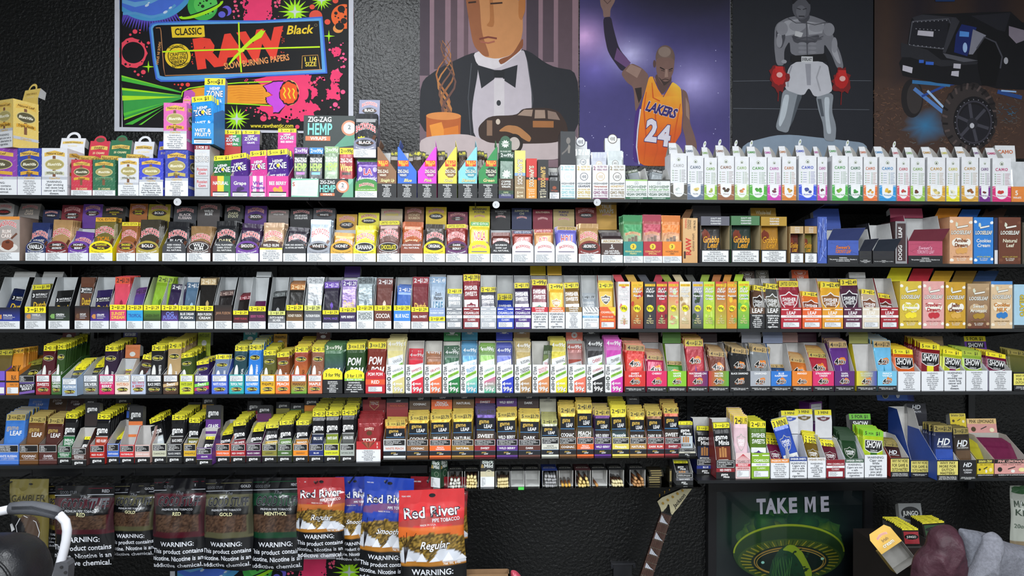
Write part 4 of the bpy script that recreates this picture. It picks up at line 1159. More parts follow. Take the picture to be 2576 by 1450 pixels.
# five-for-one hemp wrap boxes
b=Box(1,482,538,words='sky blue hemp wrap box standing on a silver pouch',flav='WET & FRUITY',by=363)
b.lip(310,hz_lip('WET &/FRUITY',['2f8fd0']),.10,b.H(262),tc='2f86c8',inner='2a6aa8',run=.8,side=b.H(285))
b.fill(9,237,'2f8fd6','2f8fd6',hz_pouch('WET &/FRUITY'),strip_fn('5 FOR $1','f0e22c','1c1a10'),'hemp_zone_pouch'.replace('zone_',''),'sky blue hemp wrap pouch',lean=8,sp=.0095,wf=.98,tw=-6)
b.header(508,196,560,262,'2f8fd6',hz_head('WET &',['2f8fd6']),tilt=4)
b=Box(1,489,528,'wrap_carton',words='silver carton under the sky blue box',flav='RUSSIAN GEM')
def gem(a,w,h):
    a.rect(0,0,w,h,'b9bcc0','d0d2d6');a.rect(0,h*.92,w,h,'8a2a34');a.txt('5 FOR $1',w/2,h*.96,h*.05,'f0f0f0',w=w*.8)
    a.txt('HEMP',w/2,h*.82,h*.06,'f4f4f4',w=w*.6,out='303030',ost=4);a.txt('ZONE',w/2,h*.73,h*.09,'f4f4f4',w=w*.84,out='303030')
    for q in (.5,.26):
        a.rect(w*.1,h*(q-.1),w*.9,h*(q+.1),'8a8c90');a.rect(w*.12,h*(q-.09),w*.88,h*(q+.09),'c6c8cc');a.txt('Russian',w/2,h*(q+.035),h*.055,'c03a44',w=w*.7);a.txt('Gem',w/2,h*(q-.04),h*.055,'c03a44',w=w*.5)
b.carton(b.H(366),.09,'b9bcc0','aeb0b4',gem)
for x0,x1,cols,flav,fc,fr,pc,top,hd,wd,tw,pf in (
    (530,580,['b83a34','e0c838','2f8a4c'],'NATURAL','f2f2f2',None,'2f6a34',388,(562,327,604,368),'red-yellow-green',-3,''),
    (580,627,['6a3a98'],'Grape','f2f2f2','3a2458','4a2a7a',384,(606,328,652,364),'purple',-9,'Grape'),
    (627,671,['e05aa8','f0e0ec','e05aa8','f0e0ec','e05aa8'],'Wet/Dreams','7a3aa8',None,'c8418f',375,None,'pink checked',-6,''),
    (671,726,['d83a94'],'BEE BERRY','f2f2f2','d8a83a','4a2a80',372,(697,323,743,362),'magenta',-5,'BEE BERRY')):
    b=Box(1,x0,x1,words=wd+' five-pack hemp wrap box',flav=flav.replace('/',' '))
    b.lip(443,hz_lip(flav,cols,fc,fr),.11,b.H(410),tc=cols[0],inner='b89a6a' if flav=='NATURAL' else 'd0c8d0',run=.6)
    b.fill(9,top,pc,pc,hz_pouch(pf),strip_fn('5 FOR $1','f0e22c','1c1a10'),'hemp_pouch',wd+' hemp wrap pouch',lean=10,sp=.0095,wf=1.0,tw=tw)
    if hd:b.header(*hd,cols[0],hz_head(flav.upper(),[cols[0],cols[-1]]if len(cols)>1 else cols),tilt=4)
# wide dark-green four-column box
b=Box(1,732,889,words='wide dark green display box with four pouch columns',flav='HEMP')
def zz(a,w,h):
    a.rect(0,0,w,h,'7fc0a4');a.rect(w*.44,0,w*.92,h,'23292a');a.poly([(w*.8,0),(w,0),(w,h*.9),(w*.92,h*.6)],'6aa88c')
    a.poly([(0,h*.1),(w*.42,h*.06),(w*.44,h*.95),(w*.02,h*.9)],'d4d8d6');a.txt('S',w*.04,h*.7,h*.2,'b8503a')
    a.hold=True
    for i in range(9):a.line([(w*.1,h*(.2+.07*i)),(w*.38,h*(.2+.07*i))],.4,'b4bab8')
    a.hold=False;a.k+=1
    a.txt('ZIG-ZAG',w*.585,h*.82,h*.17,'e8eae8',w=w*.24);a.txt('HEMP',w*.585,h*.48,h*.36,'7fd4c8',w=w*.26);a.rect(w*.47,h*.1,w*.7,h*.24,'d87a54');a.txt('WRAPS',w*.585,h*.17,h*.1,'f0e8e0',w=w*.16)
    a.ell(w*.83,h*.6,h*.34,h*.34,'d08a68',22);a.ell(w*.83,h*.6,h*.24,h*.24,'eceeee',20);a.txt('2',w*.83,h*.66,h*.2,'6a6e6e');a.txt('WRAPS',w*.83,h*.5,h*.07,'c05a3a',w=w*.08)
b.lip(450,zz,.12,b.H(430),tc='6aa88c',inner='9aa09a',run=.7)
b.header(752,290,888,372,'2a3534',lambda a,w,h:(a.poly([(w*.55,0),(w,h*.1),(w,h*.75)],'5a9a80'),a.txt('ZIG-ZAG',w*.3,h*.88,h*.15,'e8eae8',w=w*.44),a.txt('HEMP',w*.3,h*.58,h*.34,'7fd4c8',w=w*.46),a.rect(w*.04,h*.22,w*.5,h*.36,'d87a54'),a.txt('WRAPS',w*.28,h*.29,h*.1,'f0e8e0',w=w*.3),a.ell(w*.85,h*.62,h*.24,h*.24,'d08a68',22),a.ell(w*.85,h*.62,h*.18,h*.18,'eceeee',20),a.txt('2',w*.85,h*.65,h*.13,'6a6e6e')),tilt=4)
W4=b.w
for i,(c,top,st,flav,low,tx)in enumerate((('23272a',369,'7a4a9a','OG Purp','8a4a9c','HEMP'),('23272a',369,'3a86c8','Blue Dream','4a90d0','HEMP'),('7a8c74',366,'8fb07a','Natural','9ab890','HEMP'),('8a2028',369,'e6dc28','Cherry','2a1a18','Wraps'))):
    def za(a,w,h,flav=flav,low=low,tx=tx):
        a.rect(-w*.45,h*.09,w*.45,h*.26,low)
        a.txt('ZIG-ZAG',0,h*.74,h*.075,'e6e8e6',w=w*.84);a.txt(tx,0,h*.6,h*.14,'9ad44a' if tx=='HEMP' else 'e8d060',w=w*.84);a.rect(-w*.3,h*.45,w*.3,h*.5,low)
        a.txt(flav,0,h*.35,h*.07,'e8e8e8',w=w*.7,sh=.3);a.ell(w*.22,h*.18,w*.15,w*.15,'e8e8e8',12);a.txt('2',w*.22,h*.18,h*.06,'404040')
        if tx!='HEMP':price_tag(a,-w*.42,h*.27,w*.42,h*.33,'2 99¢')
    b.fill(4,top,c,c,za,strip_fn('2 FOR 99¢',st,'eeeeee' if i!=3 else '1c1a10',.87),'hemp_pouch',('purple','blue','grey-green','cherry red')[i]+'-banded hemp wrap pouch',lean=3,sp=.0105,wf=.23,xo=-.375+.25*i,jx=0,jr=.4)
# two leaf-cigar boxes, one on the other
b=Box(1,893,951,words='green and purple leaf-cigar box',flav='LA AROMATIC')
h=b.H(450)
def la(a,w,h):
    a.poly([(p[0]+w/2,p[1])for p in arch_prof(w,h,h*.3)],['8cb82e','8cb82e']+['3f8a44']*11);bw_logo(a,w/2,h*.68,w*.66);a.txt('ALL NATURAL LEAF WRAPPER',w/2,h*.44,h*.05,'e6efe0',w=w*.76);return [(6,'sg',0,0,w,h*.36)]
b.tray(h,.1,b.H(410),'5a9a3a','c8c8c8',arch_prof(b.w,h,h*.3),h*.7,.8)
a=Art();wl=la(a,b.wp,h/b.sl);b.front(a,x=-b.w/2);b.warns(wl,xo=-b.w/2)
b.fill(4,398,'2f3a8a','6a3a9a',lambda a,w,h:(a.txt('LA',0,h*.66,h*.15,'c02a48',w=w*.4,out='f0eef0'),a.ell(-w*.34,h*.72,w*.1,h*.07,'b8b0d8',9),a.ell(w*.34,h*.72,w*.1,h*.07,'b8b0d8',9),a.txt('Aromatic',0,h*.49,h*.1,'eeeef4',w=w*.86,sh=.25)),strip_fn('LIMITED EDITION','5a9a3a','204a10',.92),'leaf_cigar_pouch','purple leaf cigar pouch',lean=3,sp=.012,wf=.96)
b=Box(1,889,946,words='grey-fronted leaf-cigar box stacked on a purple one',flav='BLACK',by=396.5)
h=b.H(346);b.tray(h,.09,b.H(300),'7c7e94','b8b8b8',arch_prof(b.w,h,h*.3),h*.72,.85)
a=Art();wl=bw_lip('7c7e94','BLACK')(a,b.wp,h/b.sl);b.front(a,x=-b.w/2);b.warns(wl,xo=-b.w/2)
b.fill(4,283,'2b2c30','2b2c30',bw_pouch('',burst='BLACK'),None,'leaf_cigar_pouch','black leaf cigar pouch',lean=3,sp=.012,wf=1.02)
b.header(906,250,958,292,'8486a0',bw_head('BLACK'),tilt=8)
for x0,x1,col,flav,rs,oc,wd in ((948,998,'8a6444','Straight Up','l','7a4a34','brown'),(999,1049,'2f6ad4','Blue','l','3a5aa0','blue'),(1050,1099,'d83fd0','Pink','r','a83a98','magenta'),(1101,1150,'ecdc50','Gold','r','8a6434','yellow'),(1152,1201,'86cfe0','Diamond','r','4a98ac','pale blue'),(1203,1252,'2c8c4a','Green','r','26302a','green')):
    rillo(x0,x1,col,flav,rs,oc,wd)
b=Box(1,1254,1292,words='dark green display box with round-topped lid',flav='COFFEE FLAVOR WRAPS')
def cocoa(a,w,h):
    a.rect(0,0,w,h*.22,'3a3a6a');a.rect(0,h*.22,w,h*.42,'2f4a3a');a.rect(0,h*.42,w,h,'4a3a2a')
    for i,t in enumerate(('COFFEE','FLAVOR','WRAPS')):a.txt(t,w/2,h*(.86-.13*i),h*.09,'e8ece8',w=w*.8)
    a.txt('Latte',w/2,h*.34,h*.08,'c8d8a0',w=w*.5,sh=.3);a.txt('Enjoy the Flavor',w/2,h*.24,h*.045,'e8ece8',w=w*.84);a.txt('of Natural Aroma',w/2,h*.17,h*.045,'e8ece8',w=w*.8)
b.lip(450,cocoa,.10,b.H(400),tc='2f4a3a',inner='2f4a3a',run=.6)
b.fill(4,381,'2f4f3e','2f4f3e',lambda a,w,h:(a.star(0,h*.52,w*.32,w*.2,9,'dde6dc'),a.txt('Cocoa',0,h*.54,h*.06,'2f4f3e',w=w*.46),a.txt('wraps',0,h*.47,h*.045,'2f4f3e',w=w*.36)),strip_fn('2 WRAPS 99¢','2f4f3e','e8ece8',.87),'wrap_pouch','dark green wrap pouch',lean=3,sp=.0105,wf=1.0)
r=b.header(1258,355,1290,392,'2f5a40',lambda a,w,h:(a.star(w/2,h*.8,w*.34,w*.22,10,'e2ebe0'),a.txt('Cocoa',w/2,h*.84,h*.14,'2f5a40',w=w*.5),a.txt('100% ORGANIC HEMP',w/2,h*.3,h*.09,'e2ebe0',w=w*.86)),tilt=2)
a=Art();a.ell(0,0,13,14,'2f5a40',20,a0=0,a1=math.pi);ob('lid_dome',a.mesh('lid_dome',b.sl*1.03),r,(0,-.0002,37*b.sl*1.03))
for x0,x1,top,c0,c1,cb,flav,tc,wd in ((1294,1322,379,'e8dc7a','9a8464','8ab0dc','NATURAL','f2ecdc','cream and tan'),(1323,1351,399,'cf3a34','e0902c','30282a','RUSSIAN/CREAM','f6ead0','red and orange'),(1352,1380,402,'2a2a2c','2a2a2c','b83a34','DARK/EDITION','e0c070','black')):
    b=Box(1,x0,x1,'wrap_carton',words=wd+' narrow carton',flav=flav.replace('/',' '))
    def sl_(a,w,h,c0=c0,c1=c1,cb=cb,flav=flav,tc=tc):
        a.rect(0,0,w,h*.5,c1);a.rect(0,h*.5,w,h,c0);a.rect(0,h*.48,w,h*.54,cb)
        a.txt('SLAPWOODS',w/2,h*.56,w*.42,tc,w=h*.52,rot=-math.pi/2,out='5a3014');
        for i,t in enumerate(lines2(flav)):a.txt(t,w/2,h*(.235-.045*i),h*.03,'f0e6c8',w=w*.8)
        a.txt('5',w*.3,h*.13,h*.05,'f0e6c8');a.txt('WRAPS',w*.6,h*.135,h*.03,'f0e6c8',w=w*.4);a.txt('$6.99',w/2,h*.06,h*.045,'f0e6c8',w=w*.6)
    b.carton(b.H(top),.08,c0,c1,sl_,top='a07a5a')
b=Box(1,1381,1408,words='small black display box with sloping side',flav='WRAPS')
b.lip(455,lambda a,w,h:(a.rect(0,0,w,h,'2c2c2e'),a.ell(w*.5,h*.62,w*.2,h*.09,'9a4a2c',12),a.txt('Wraps',w/2,h*.47,h*.1,'9a4a2c',w=w*.66),[(2,'sg',w*.04,h*.02,w*.96,h*.36)])[-1],.09,b.H(412),tc='2c2c2e',inner='c8c8c4',run=.9)
b.fill(4,432,'2a2a2c','38383a',None,None,'wrap_pouch','black wrap pouch',lean=4,sp=.0105,wf=.9)
# circle-logo white boxes
def hh_mark(a,cx,cy,r,c='30304a',bg='e8eaec'):
    a.ell(cx,cy,r,r,c,24);a.ell(cx,cy,r*.88,r*.88,bg,24)
    for q,hh in ((-.42,.5),(-.16,.8),(.12,.7),(.4,.9)):a.rect(cx+r*q-r*.06,cy-r*hh*.5,cx+r*q+r*.06,cy+r*hh*.45,c)
def hh_lip(c1,cc,flav,fc):
    def f(a,w,h):
        a.rect(0,0,w,h,'e6e8ea');a.txt('2',w*.12,h*.9,h*.1,c1);a.txt('FILTER TIPS',w*.6,h*.94,h*.05,c1,w=w*.6);a.txt('HERBAL WRAPS',w*.6,h*.86,h*.05,c1,w=w*.66)
        hh_mark(a,w/2,h*.66,w*.27,cc);a.txt('HIGH+HEMP',w/2,h*.46,h*.055,'6a6e70',w=w*.9);a.txt(flav,w/2,h*.38,h*.055,fc,w=w*.84)
        a.txt('100% ORGANIC HEMP',w/2,h*.29,h*.04,c1,w=w*.86);a.txt('GMO FREE',w/2,h*.2,h*.085,c1,w=w*.9);a.txt('100% TOBACCO FREE',w/2,h*.11,h*.04,c1,w=w*.86);a.rect(w*.03,h*.02,w*.97,h*.055,mixc(c1,'20203a',.5))
    return f
b=Box(1,1409,1448,words='white display box under a black carton',flav='MAUIMANGO')
b.lip(415,hh_lip('8ac4c8','cfdadc','MAUIMANGO','8ac4c8'),.09,b.H(413),tc='e6e8ea',inner='c8c8c4')
b=Box(1,1409,1448,'wrap_carton',words='black carton with praying man, on the first circle-logo box',flav='',by=413.8)
def pray(a,w,h):
    a.rect(0,0,w,h,'35373b');a.ell(w*.52,h*.72,w*.14,h*.1,'7a7470',16);a.poly([(w*.1,h*.28),(w*.4,h*.4),(w*.62,h*.55),(w*.6,h*.6),(w*.3,h*.42),(w*.08,h*.34)],'6a6562')
    a.poly([(w*.5,h*.34),(w*.62,h*.34),(w*.66,h*.56),(w*.54,h*.62),(w*.48,h*.5)],'807a74')
b.carton(b.H(331),.08,'35373b','2c2e32',pray,top='202022')
q=MB();q.slab([(-b.w*.4,.06,b.hb),(b.w*.5,.06,b.hb),(-b.w*.3,.07,b.hb+.02)],(0,-1,0),.0008,'26282a');b.part('lid_flap',q.mesh('lid_flap','card'))
for x0,x1,c1,cc,flav,fc,pc,top,hd,wd in ((1450,1488,'d0b03a','2a2a44','GRAPEAPE','2a2a44','d8dcdc',373,(1450,356,1483,376),'yellow-lettered'),(1490,1531,'8a3a6a','d0b078','Hempressional','b05a3a','ccd0de',381,None,'plum-lettered'),(1532,1573,'8a7444','5a4a34','HONEYPOT','c8a03a','d6dee0',378,(1523,348,1563,378),'olive-lettered')):
    b=Box(1,x0,x1,words=wd+' white display box with circle logo',flav=flav)
    b.lip(415,hh_lip(c1,cc,flav,fc),.09,b.H(413),tc='e6e8ea',inner='c8c8c4')
    b.fill(4,top,pc,pc,lambda a,w,h,cc=cc:(hh_mark(a,0,h*.74,w*.2,cc,'dfe3e4'),a.blob(0,h*.5,w*.2,h*.06,'8a5a3a',10,.3)),None,'wrap_pouch','pale silver wrap pouch',lean=3,sp=.012,wf=.98)
    if hd:
        r=b.header(*hd,'e4e6e8',None,tilt=2);a=Art();hh_mark(a,0,0,12,cc);ob('round_tab',a.mesh('round_tab',b.sl*1.04),r,(0,-.0008,(hd[3]-hd[1])*b.sl))
for x0,x1,bc in ((1573,1629,'9ac46a'),(1629,1686,'3a3a34')):
    b=Box(1,x0,x1,words='wide low white box with %s top edge'%('light green' if bc[0]=='9' else 'black'),flav='NATURAL LEAF WRAPS')
    def hw(a,w,h,bc=bc):
        a.rect(0,0,w,h,'e6e8e8');a.rect(0,h*.93,w,h,bc);hh_mark(a,w/2,h*.82,w*.085,'5a5e60');a.txt('HIGH+HEMP',w/2,h*.64,h*.13,'5f7a64',w=w*.9);a.txt('NATURAL LEAF WRAPS',w/2,h*.5,h*.085,'5aa04a',w=w*.9)
        a.txt('100% ORGANIC HEMP 100% NATURAL LEAF',w/2,h*.4,h*.045,'5a6a5e',w=w*.92);a.txt('VEGAN GMOFREE',w/2,h*.27,h*.13,'2f5a40',w=w*.92);a.rect(0,h*.03,w,h*.14,'2f6a4a');a.txt('WWW.HIGHHEMP.CO',w/2,h*.085,h*.06,'e6ece8',w=w*.6)
    b.lip(452,hw,.11,b.H(418),tc='e6e8e8',inner='d6d6d2',run=.4)
    b.fill(9,425,'8a9094','9aa0a4',None,strip_fn('LEAF WRAPS','4a5a3a' if bc[0]=='9' else '2a2a2a','e0e0e0',.9),'wrap_pouch','grey leaf wrap pouch',lean=14,sp=.0095,wf=.5,tw=-12 if bc[0]=='9' else 10,xo=.14 if bc[0]=='9' else -.2)
for t in ((1686,1728,386,'5a564c','Natural','e8eef0','charcoal camouflage',0,'c8c8c8'),(1729,1770,392,'6a7a92','Vanilla','e0c878','slate blue',0,None),(1771,1804,397,'8cc040','Guava Pod','b0c050','lime and brown',1,None),(1805,1847,392,'9a6440','Choco','4a2c20','chocolate brown',1,None),(1848,1884,394,'a8cc78','Guava','d88a4a','pale green',1,None),(1885,1929,395,'4fae3a','NAKED','4cae34','leaf green',1,None),(1930,1965,396,'d040b4','Grape','7a2a50','magenta',0,None),(1967,2003,394,'d8822c','Honey','d8a03a','amber',0,None),(2009,2054,392,'2f52d8','Blueberry','3a4a9a','royal blue',1,None),(2056,2081,395,'cc4aa8','Passion Fruit','6a2a4a','rose',0,None),(2093,2133,392,'4cb04c','Green Apple','7ab83a','apple green',0,None),(2134,2170,394,'23784a','OG KUSH','3f9a44','dark green',1,None),(2172,2207,395,'e8783a','Mango','e8a03a','orange',0,None),(2211,2254,395,'2f96d8','Pineapple','e8b83a','sky blue',0,None),(2256,2289,397,'dc5060','Watermelon','c84040','coral red',1,None),(2290,2327,397,'98c454','Sweet Pecan','6a3424','yellow-green',0,None),(2332,2378,396,'dca83a','Banana Custard','ecd890','golden',0,None),(2380,2414,397,'e8dc2c','Pina Colada','e8e4c0','lemon yellow',0,None),(2418,2461,395,'d8a440','Cookies & Cream','9a5c2c','ochre',0,None),(2463,2491,397,'7a2c8a','Wild Berry','7a2434','violet',0,None),(2496,2543,398,'d8327a','Strawberry','d8343a','crimson pink',0,None)):
    CAMO(*t[:4],t[4],t[5],t[6],tab=bool(t[7]),tc=t[8],rz=math.radians(RND.uniform(-2.5,1.5)))
b=Box(1,2543,2612,words='open orange and white box at the far right end',flav='5 WRAPS')
b.lip(470,lambda a,w,h:(a.rect(0,0,w,h,'e0843a'),a.line([(w*.5,0),(w*.62,h*.5),(w*.55,h)],h*.14,'eab07a'),a.txt('5',w*.2,h*.6,h*.28,'f0ece6'),a.txt('WRAPS',w*.22,h*.3,h*.12,'f0ece6',w=w*.3),None)[-1],.09,b.H(402),tc='e0843a',inner='d8d8d6')
b.fill(3,405,'c8ccd0','d4d6da',None,None,'wrap_pouch','silver wrap pouch',lean=4,sp=.012,wf=.7)
b.header(2550,366,2600,402,'dedfe2',lambda a,w,h:a.txt('CAMO',w*.5,h*.55,h*.25,'c86a3a',w=w*.8),tilt=6)
# ================================================================ second shelf
b=Box(2,-6,50,'cigar_carton',words='grey wood-print leaf-cigar carton with cake picture',flav='RUM CAKE')
def rum(a,w,h):
    a.rect(0,0,w,h,'a8a09c');a.rect(0,h*.93,w,h,'d88a3a');bw_logo(a,w*.45,h*.82,w*.8,h=h*.1)
    a.txt('RUM',w*.4,h*.66,h*.08,'f0ece8',w=w*.4,out='b05a2c',ost=4);a.txt('CAKE',w*.4,h*.56,h*.08,'f0ece8',w=w*.5,out='b05a2c',ost=4)
    a.ell(w*.5,h*.3,w*.42,h*.1,'d8d4d0',22);a.blob(w*.45,h*.36,w*.28,h*.12,'7a3c24',18,.08);a.ell(w*.45,h*.42,w*.1,h*.03,'4a2010',12);a.line([(w*.62,h*.5),(w*.88,h*.62)],w*.09,'6a4030')
    return [(6,'sg',0,0,w,h*.19)]
b.carton(b.H(545),.1,'a8a09c','9a8478',rum,top='b8b4b0')
b.header(32,510,100,544,'8a8480',bw_head('RUM/CAKE',False,'e8d8c8'),tilt=18)
b2=None
BW(-62,-8,'9a9896','ORIGIN','b8b4b0',560,(-36,510,30,545),'a8a4a2',words='grey',htc='b02a34')
BW(64,115,'26305e','VANILLA','27325e',560,(108,528,150,550),'1c2448','big',words='navy blue',ptxt='AUTHENTIC/CIGARS',n=4)
BW(115,171,'74202c','SWEET/AROMATIC','a9855a',553,(143,515,204,556),'7a2430',words='maroon',burst='5 SWEET',tw=2)
BW(171,223,'65379a','HONEY/BERRY','5c3488',585,(206,513,262,548),'6a3f9c',words='purple dotted',tw=5)
BW(224,284,'f0dc14','BACKWOODS/TICAL','6e6434',546,(240,519,316,545),'2e2a26',words='bright yellow',tc='f0e020',subc='7a6a20',ptxt='TICAL',ptc='e08a20',seal=('TICAL EDITION','e8a82c','4a3410'),hoval=True,htc='f0e020')
BW(293,341,'9c5a34','SMOKED/CARAMEL','8f5a30',558,(322,512,374,545),'a8642c',words='caramel brown',tc='e8dc28',seal=('LIMITED EDITION','ecdc28','4a3c10'))
BW(342,400,'a8963a','BOLD','3f3a30',552,(366,513,426,548),'ac9a34',words='olive gold',burst='5 BOLD')
BW(408,468,'3a3b40','ICED VODKA/RICH COFFEE/ALL NATURAL','222327',558,(434,518,494,556),'46484e','text',words='charcoal',ptxt='BLACK/RUSSIAN',ptc='d8d8d8',hoval=False,hflav='BLACK/RUSSIAN',htc='e8d8d8')
BW(470,530,'4a3632','WILD/RUM','8a6c48',569,(497,511,553,546),'565050','big',words='dark brown',ptxt='AUTHENTIC/CIGARS',hoval=False)
BW(535,593,'3c3e42','FULL FLAVORED/DARK STOUT/ALL NATURAL','1f2023',556,(564,515,608,552),'2c2d30','text',words='dark grey',ptxt='DARK/STOUT',ptc='d0c8a0',hoval=False,hflav='DARK/STOUT',htc='d8d4b0')
BW(593,651,'6a3a94','SMOOTH','30203c',564,(609,517,664,560),'5f3888',words='violet',burst='5',tw=3)
BW(653,711,'4f3832','WILD RUM','b8987a',560,(669,528,720,548),'8a807c','ltd',words='brown arched',ptxt='AUTHENTIC/CIGARS',hoval=False,hflav='')
BW(712,770,'35363b','DARK AND AROMATIC./ALL NATURAL LEAF WRAPPER','25202c',573,(722,525,778,555),'2a2a2e','text',words='slate black',burst='5',hoval=False,hflav='',tw=2)
BW(772,830,'9a9ea8','WHITE','b8c6d4',552,(786,523,842,550),'55575d',words='light grey',burst='5 WHITE',subc='4a4c52')
BW(831,888,'d8a83c','HONEY','b8842c',587,(841,538,893,580),'d4a238',words='honey gold',subc='5a4414',tw=2)
BW(888,946,'f0dc28','BANANA','d8c424',567,(894,535,947,566),'f0e440','big',words='banana yellow',tc='f2f2ec',subc='5a5010')
BW(948,1006,'5e3a36','CHOCOLATE','6a4a44',555,(952,525,1006,551),'c9b79a','big',words='chocolate brown',tc='ecdc28',seal=('LIMITED EDITION','ece02c','4a3c10'),hoval=False)
BW(1007,1064,'8a4630','GOLDEN HONEY/ALL NATURAL','a8562c',558,(1019,520,1067,556),'8a5c40','text',words='rust brown',ptxt='HONEY/BOURBON',ptc='e8d8b0',hoval=False,hflav='HONEY/BOURBON',htc='e0c8a0')
BW(1065,1120,'efd21e','ORIGINAL','3a322c',564,(1069,520,1122,556),'eac83a',words='sunflower yellow',burst='5 ORIGINAL',subc='5a4a14')
BW(1121,1177,'5f2c62','DARK/BERRY','86302c',564,(1124,533,1174,558),'7a2a48',words='plum purple',burst='DARK',seal=('LIMITED EDITION','ecdf2a','4a3c10'))
BW(1178,1233,'efdc2e','','d8c43c',558,(1179,518,1232,553),'e8d440','logo',words='yellow',seal=('LIMITED EDITION','4aa04a','e8f0e0'),big='NOLA',ptxt='/BANANAS/FOSTER',ptc='5a4a9a',hplain='BANANAS/FOSTER',htc='2f2a6a')
BW(1234,1287,'2b2b2f','BOURBON/DARK Leaf/ALL NATURAL','5a2a24',585,(1235,526,1284,552),'26262a','text',words='black',hplain='BOURBON/DARK',htc='b8b8b8')
BW(1288,1343,'f0f0f0','','8a3c34',580,(1289,523,1339,556),'28325a','logo',words='white-fronted',big='CHI',seal=('LIMITED EDITION','28325a','d0d4e0'),hplain='SUMMERTIME/CHI',htc='d0d0b0')
BW(1344,1396,'f0f0f0','','c08a5a',577,(1343,527,1394,558),'8a1f38','logo',words='white-fronted',big='ATL',seal=('LIMITED EDITION','a82434','f0d8d8'),hplain='SOUTHERN',htc='e0c8b0')
BW(1397,1453,'f0f0f0','','6a66b8',570,(1396,526,1449,560),'c4ae78','logo',words='white-fronted',big='HOU',seal=('LIMITED EDITION','c8a85a','3a2c10'),hplain='PURPLE/PACK',htc='3a2f7a')
BW(1455,1511,'7a241f','AROMATIC','b08c5c',562,(1453,522,1507,552),'7c2620',words='brick red',burst='5 AROMATIC')
b=Box(2,1512,1567,words='dark brown leaf-wrapper box with golden lid',flav='AROMATIC')
b.lip(600,lambda a,w,h:(a.rect(0,0,w,h,'48302a'),a.rect(0,h*.8,w,h*.96,'d8d4cc'),a.txt('AROMATIC',w/2,h*.88,h*.1,'a88a4a',w=w*.84),a.txt('5',w/2,h*.68,h*.12,'f0f0f0'),a.txt('PACK',w/2,h*.59,h*.05,'f0f0f0'),a.txt('ALL-NATURAL',w/2,h*.48,h*.07,'f0f0f0',w=w*.66),a.txt('LEAF WRAPPERS',w/2,h*.39,h*.07,'f0f0f0',w=w*.76),[(6,'sg',0,0,w,h*.32)])[-1],.11,b.H(572),tc='48302a',inner='a8a29c')
b.fill(4,585,'33282a','33282a',lambda a,w,h:a.txt('TRUE',w*.1,h*.72,h*.13,'b8b4b4',w=w*.7),None,'leaf_cigar_pouch','dark brown leaf wrapper pouch',lean=4,sp=.012)
b.header(1511,510,1566,573,'d8a640',lambda a,w,h:(a.txt('TRUE',w/2,h*.84,h*.14,'f4f0e4',w=w*.5),a.txt('WRAPS',w/2,h*.66,h*.15,'f4f0e4',w=w*.7),bw_logo(a,w/2,h*.52,w*.4)),tilt=4,ear='c8c8c4')
for x0,x1,c,flav,tc,top,sc in ((1568,1618,'2f8a84','PENNSYLVANIA/PRIMO','e0d880',541,'2f8a50'),(1618,1666,'b42a3a','CONNECTICUT/SPECIAL','e8c870',540,'a8324a'),(1666,1715,'e8862a','HONDURAS/1883','5a3410',542,'d87a2c')):
    b=Box(2,x0,x1,words={'2':'teal','b':'crimson','e':'orange'}[c[0]]+' three-leaf box with clear-window pouches',flav=flav.replace('/',' '))
    b.lip(608,lambda a,w,h,c=c,flav=flav,tc=tc:(a.rect(0,0,w,h,c),a.ell(w/2,h*.76,w*.16,w*.16,'e8cc3a',20),a.txt('3',w/2,h*.76,h*.13,'4a3a10'),[a.txt(t,w/2,h*(.53-.1*i),h*.075,tc,w=w*.84)for i,t in enumerate(flav.split('/'))],[(7,'sg',0,0,w,h*.32)])[-1],.1,b.H(590),tc=c,inner='c8c4bc')
    b.fill(4,top,'b9b49a',sc,lambda a,w,h,sc=sc:(a.rect(-w*.46,h*.62,w*.46,h*.795,sc),[a.rect(w*q-w*.075,h*.09,w*q+w*.075,h*(.5+.03*i),'5f4838')for i,q in enumerate((-.17,0,.17))],bw_logo(a,0,h*.6,w*.76,c='b8302c',out='f0dca0')),strip_fn('',sc,sc,.86),'window_cigar_pouch','clear-window leaf cigar pouch',lean=3,sp=.015,wf=1.0)
b=Box(2,1717,1755,'wrap_carton',words='tan carton with sideways red lettering',flav='RAW')
def rawc(a,w,h):
    a.rect(0,0,w,h,'d2a068','ddb480');a.txt('RAW',w*.38,h*.36,w*.34,'c83a28',w=h*.48,rot=math.pi/2,st=4);a.txt('GUARANA WRAPS',w*.72,h*.46,w*.13,'5a4028',w=h*.4,rot=math.pi/2)
    a.txt('WARNING:',w*.2,h*.88,w*.13,'c83a28',w=h*.22,rot=math.pi/2);a.txt('CONTAINS',w*.36,h*.86,w*.11,'3a2a1a',w=h*.22,rot=math.pi/2);a.txt('CAFFEINE!',w*.5,h*.86,w*.11,'3a2a1a',w=h*.2,rot=math.pi/2);a.txt('5 PER PACK',w*.8,h*.84,w*.13,'3a2a1a',w=h*.22,rot=math.pi/2);a.rect(w*.06,h*.1,w*.2,h*.26,'4a2c1c')
b.carton(b.H(549),.085,'d2a068','c08a50',rawc,top='b0804a')
q=MB();q.slab([(-b.w*.5,.03,b.hb),(b.w*.1,.03,b.hb),(b.w*.5,.05,b.hb+.038),(0,.05,b.hb+.036)],(0,-1,.2),.0008,'6a4a30','c8c4bc');b.part('lid_flap',q.mesh('lid_flap','card'))
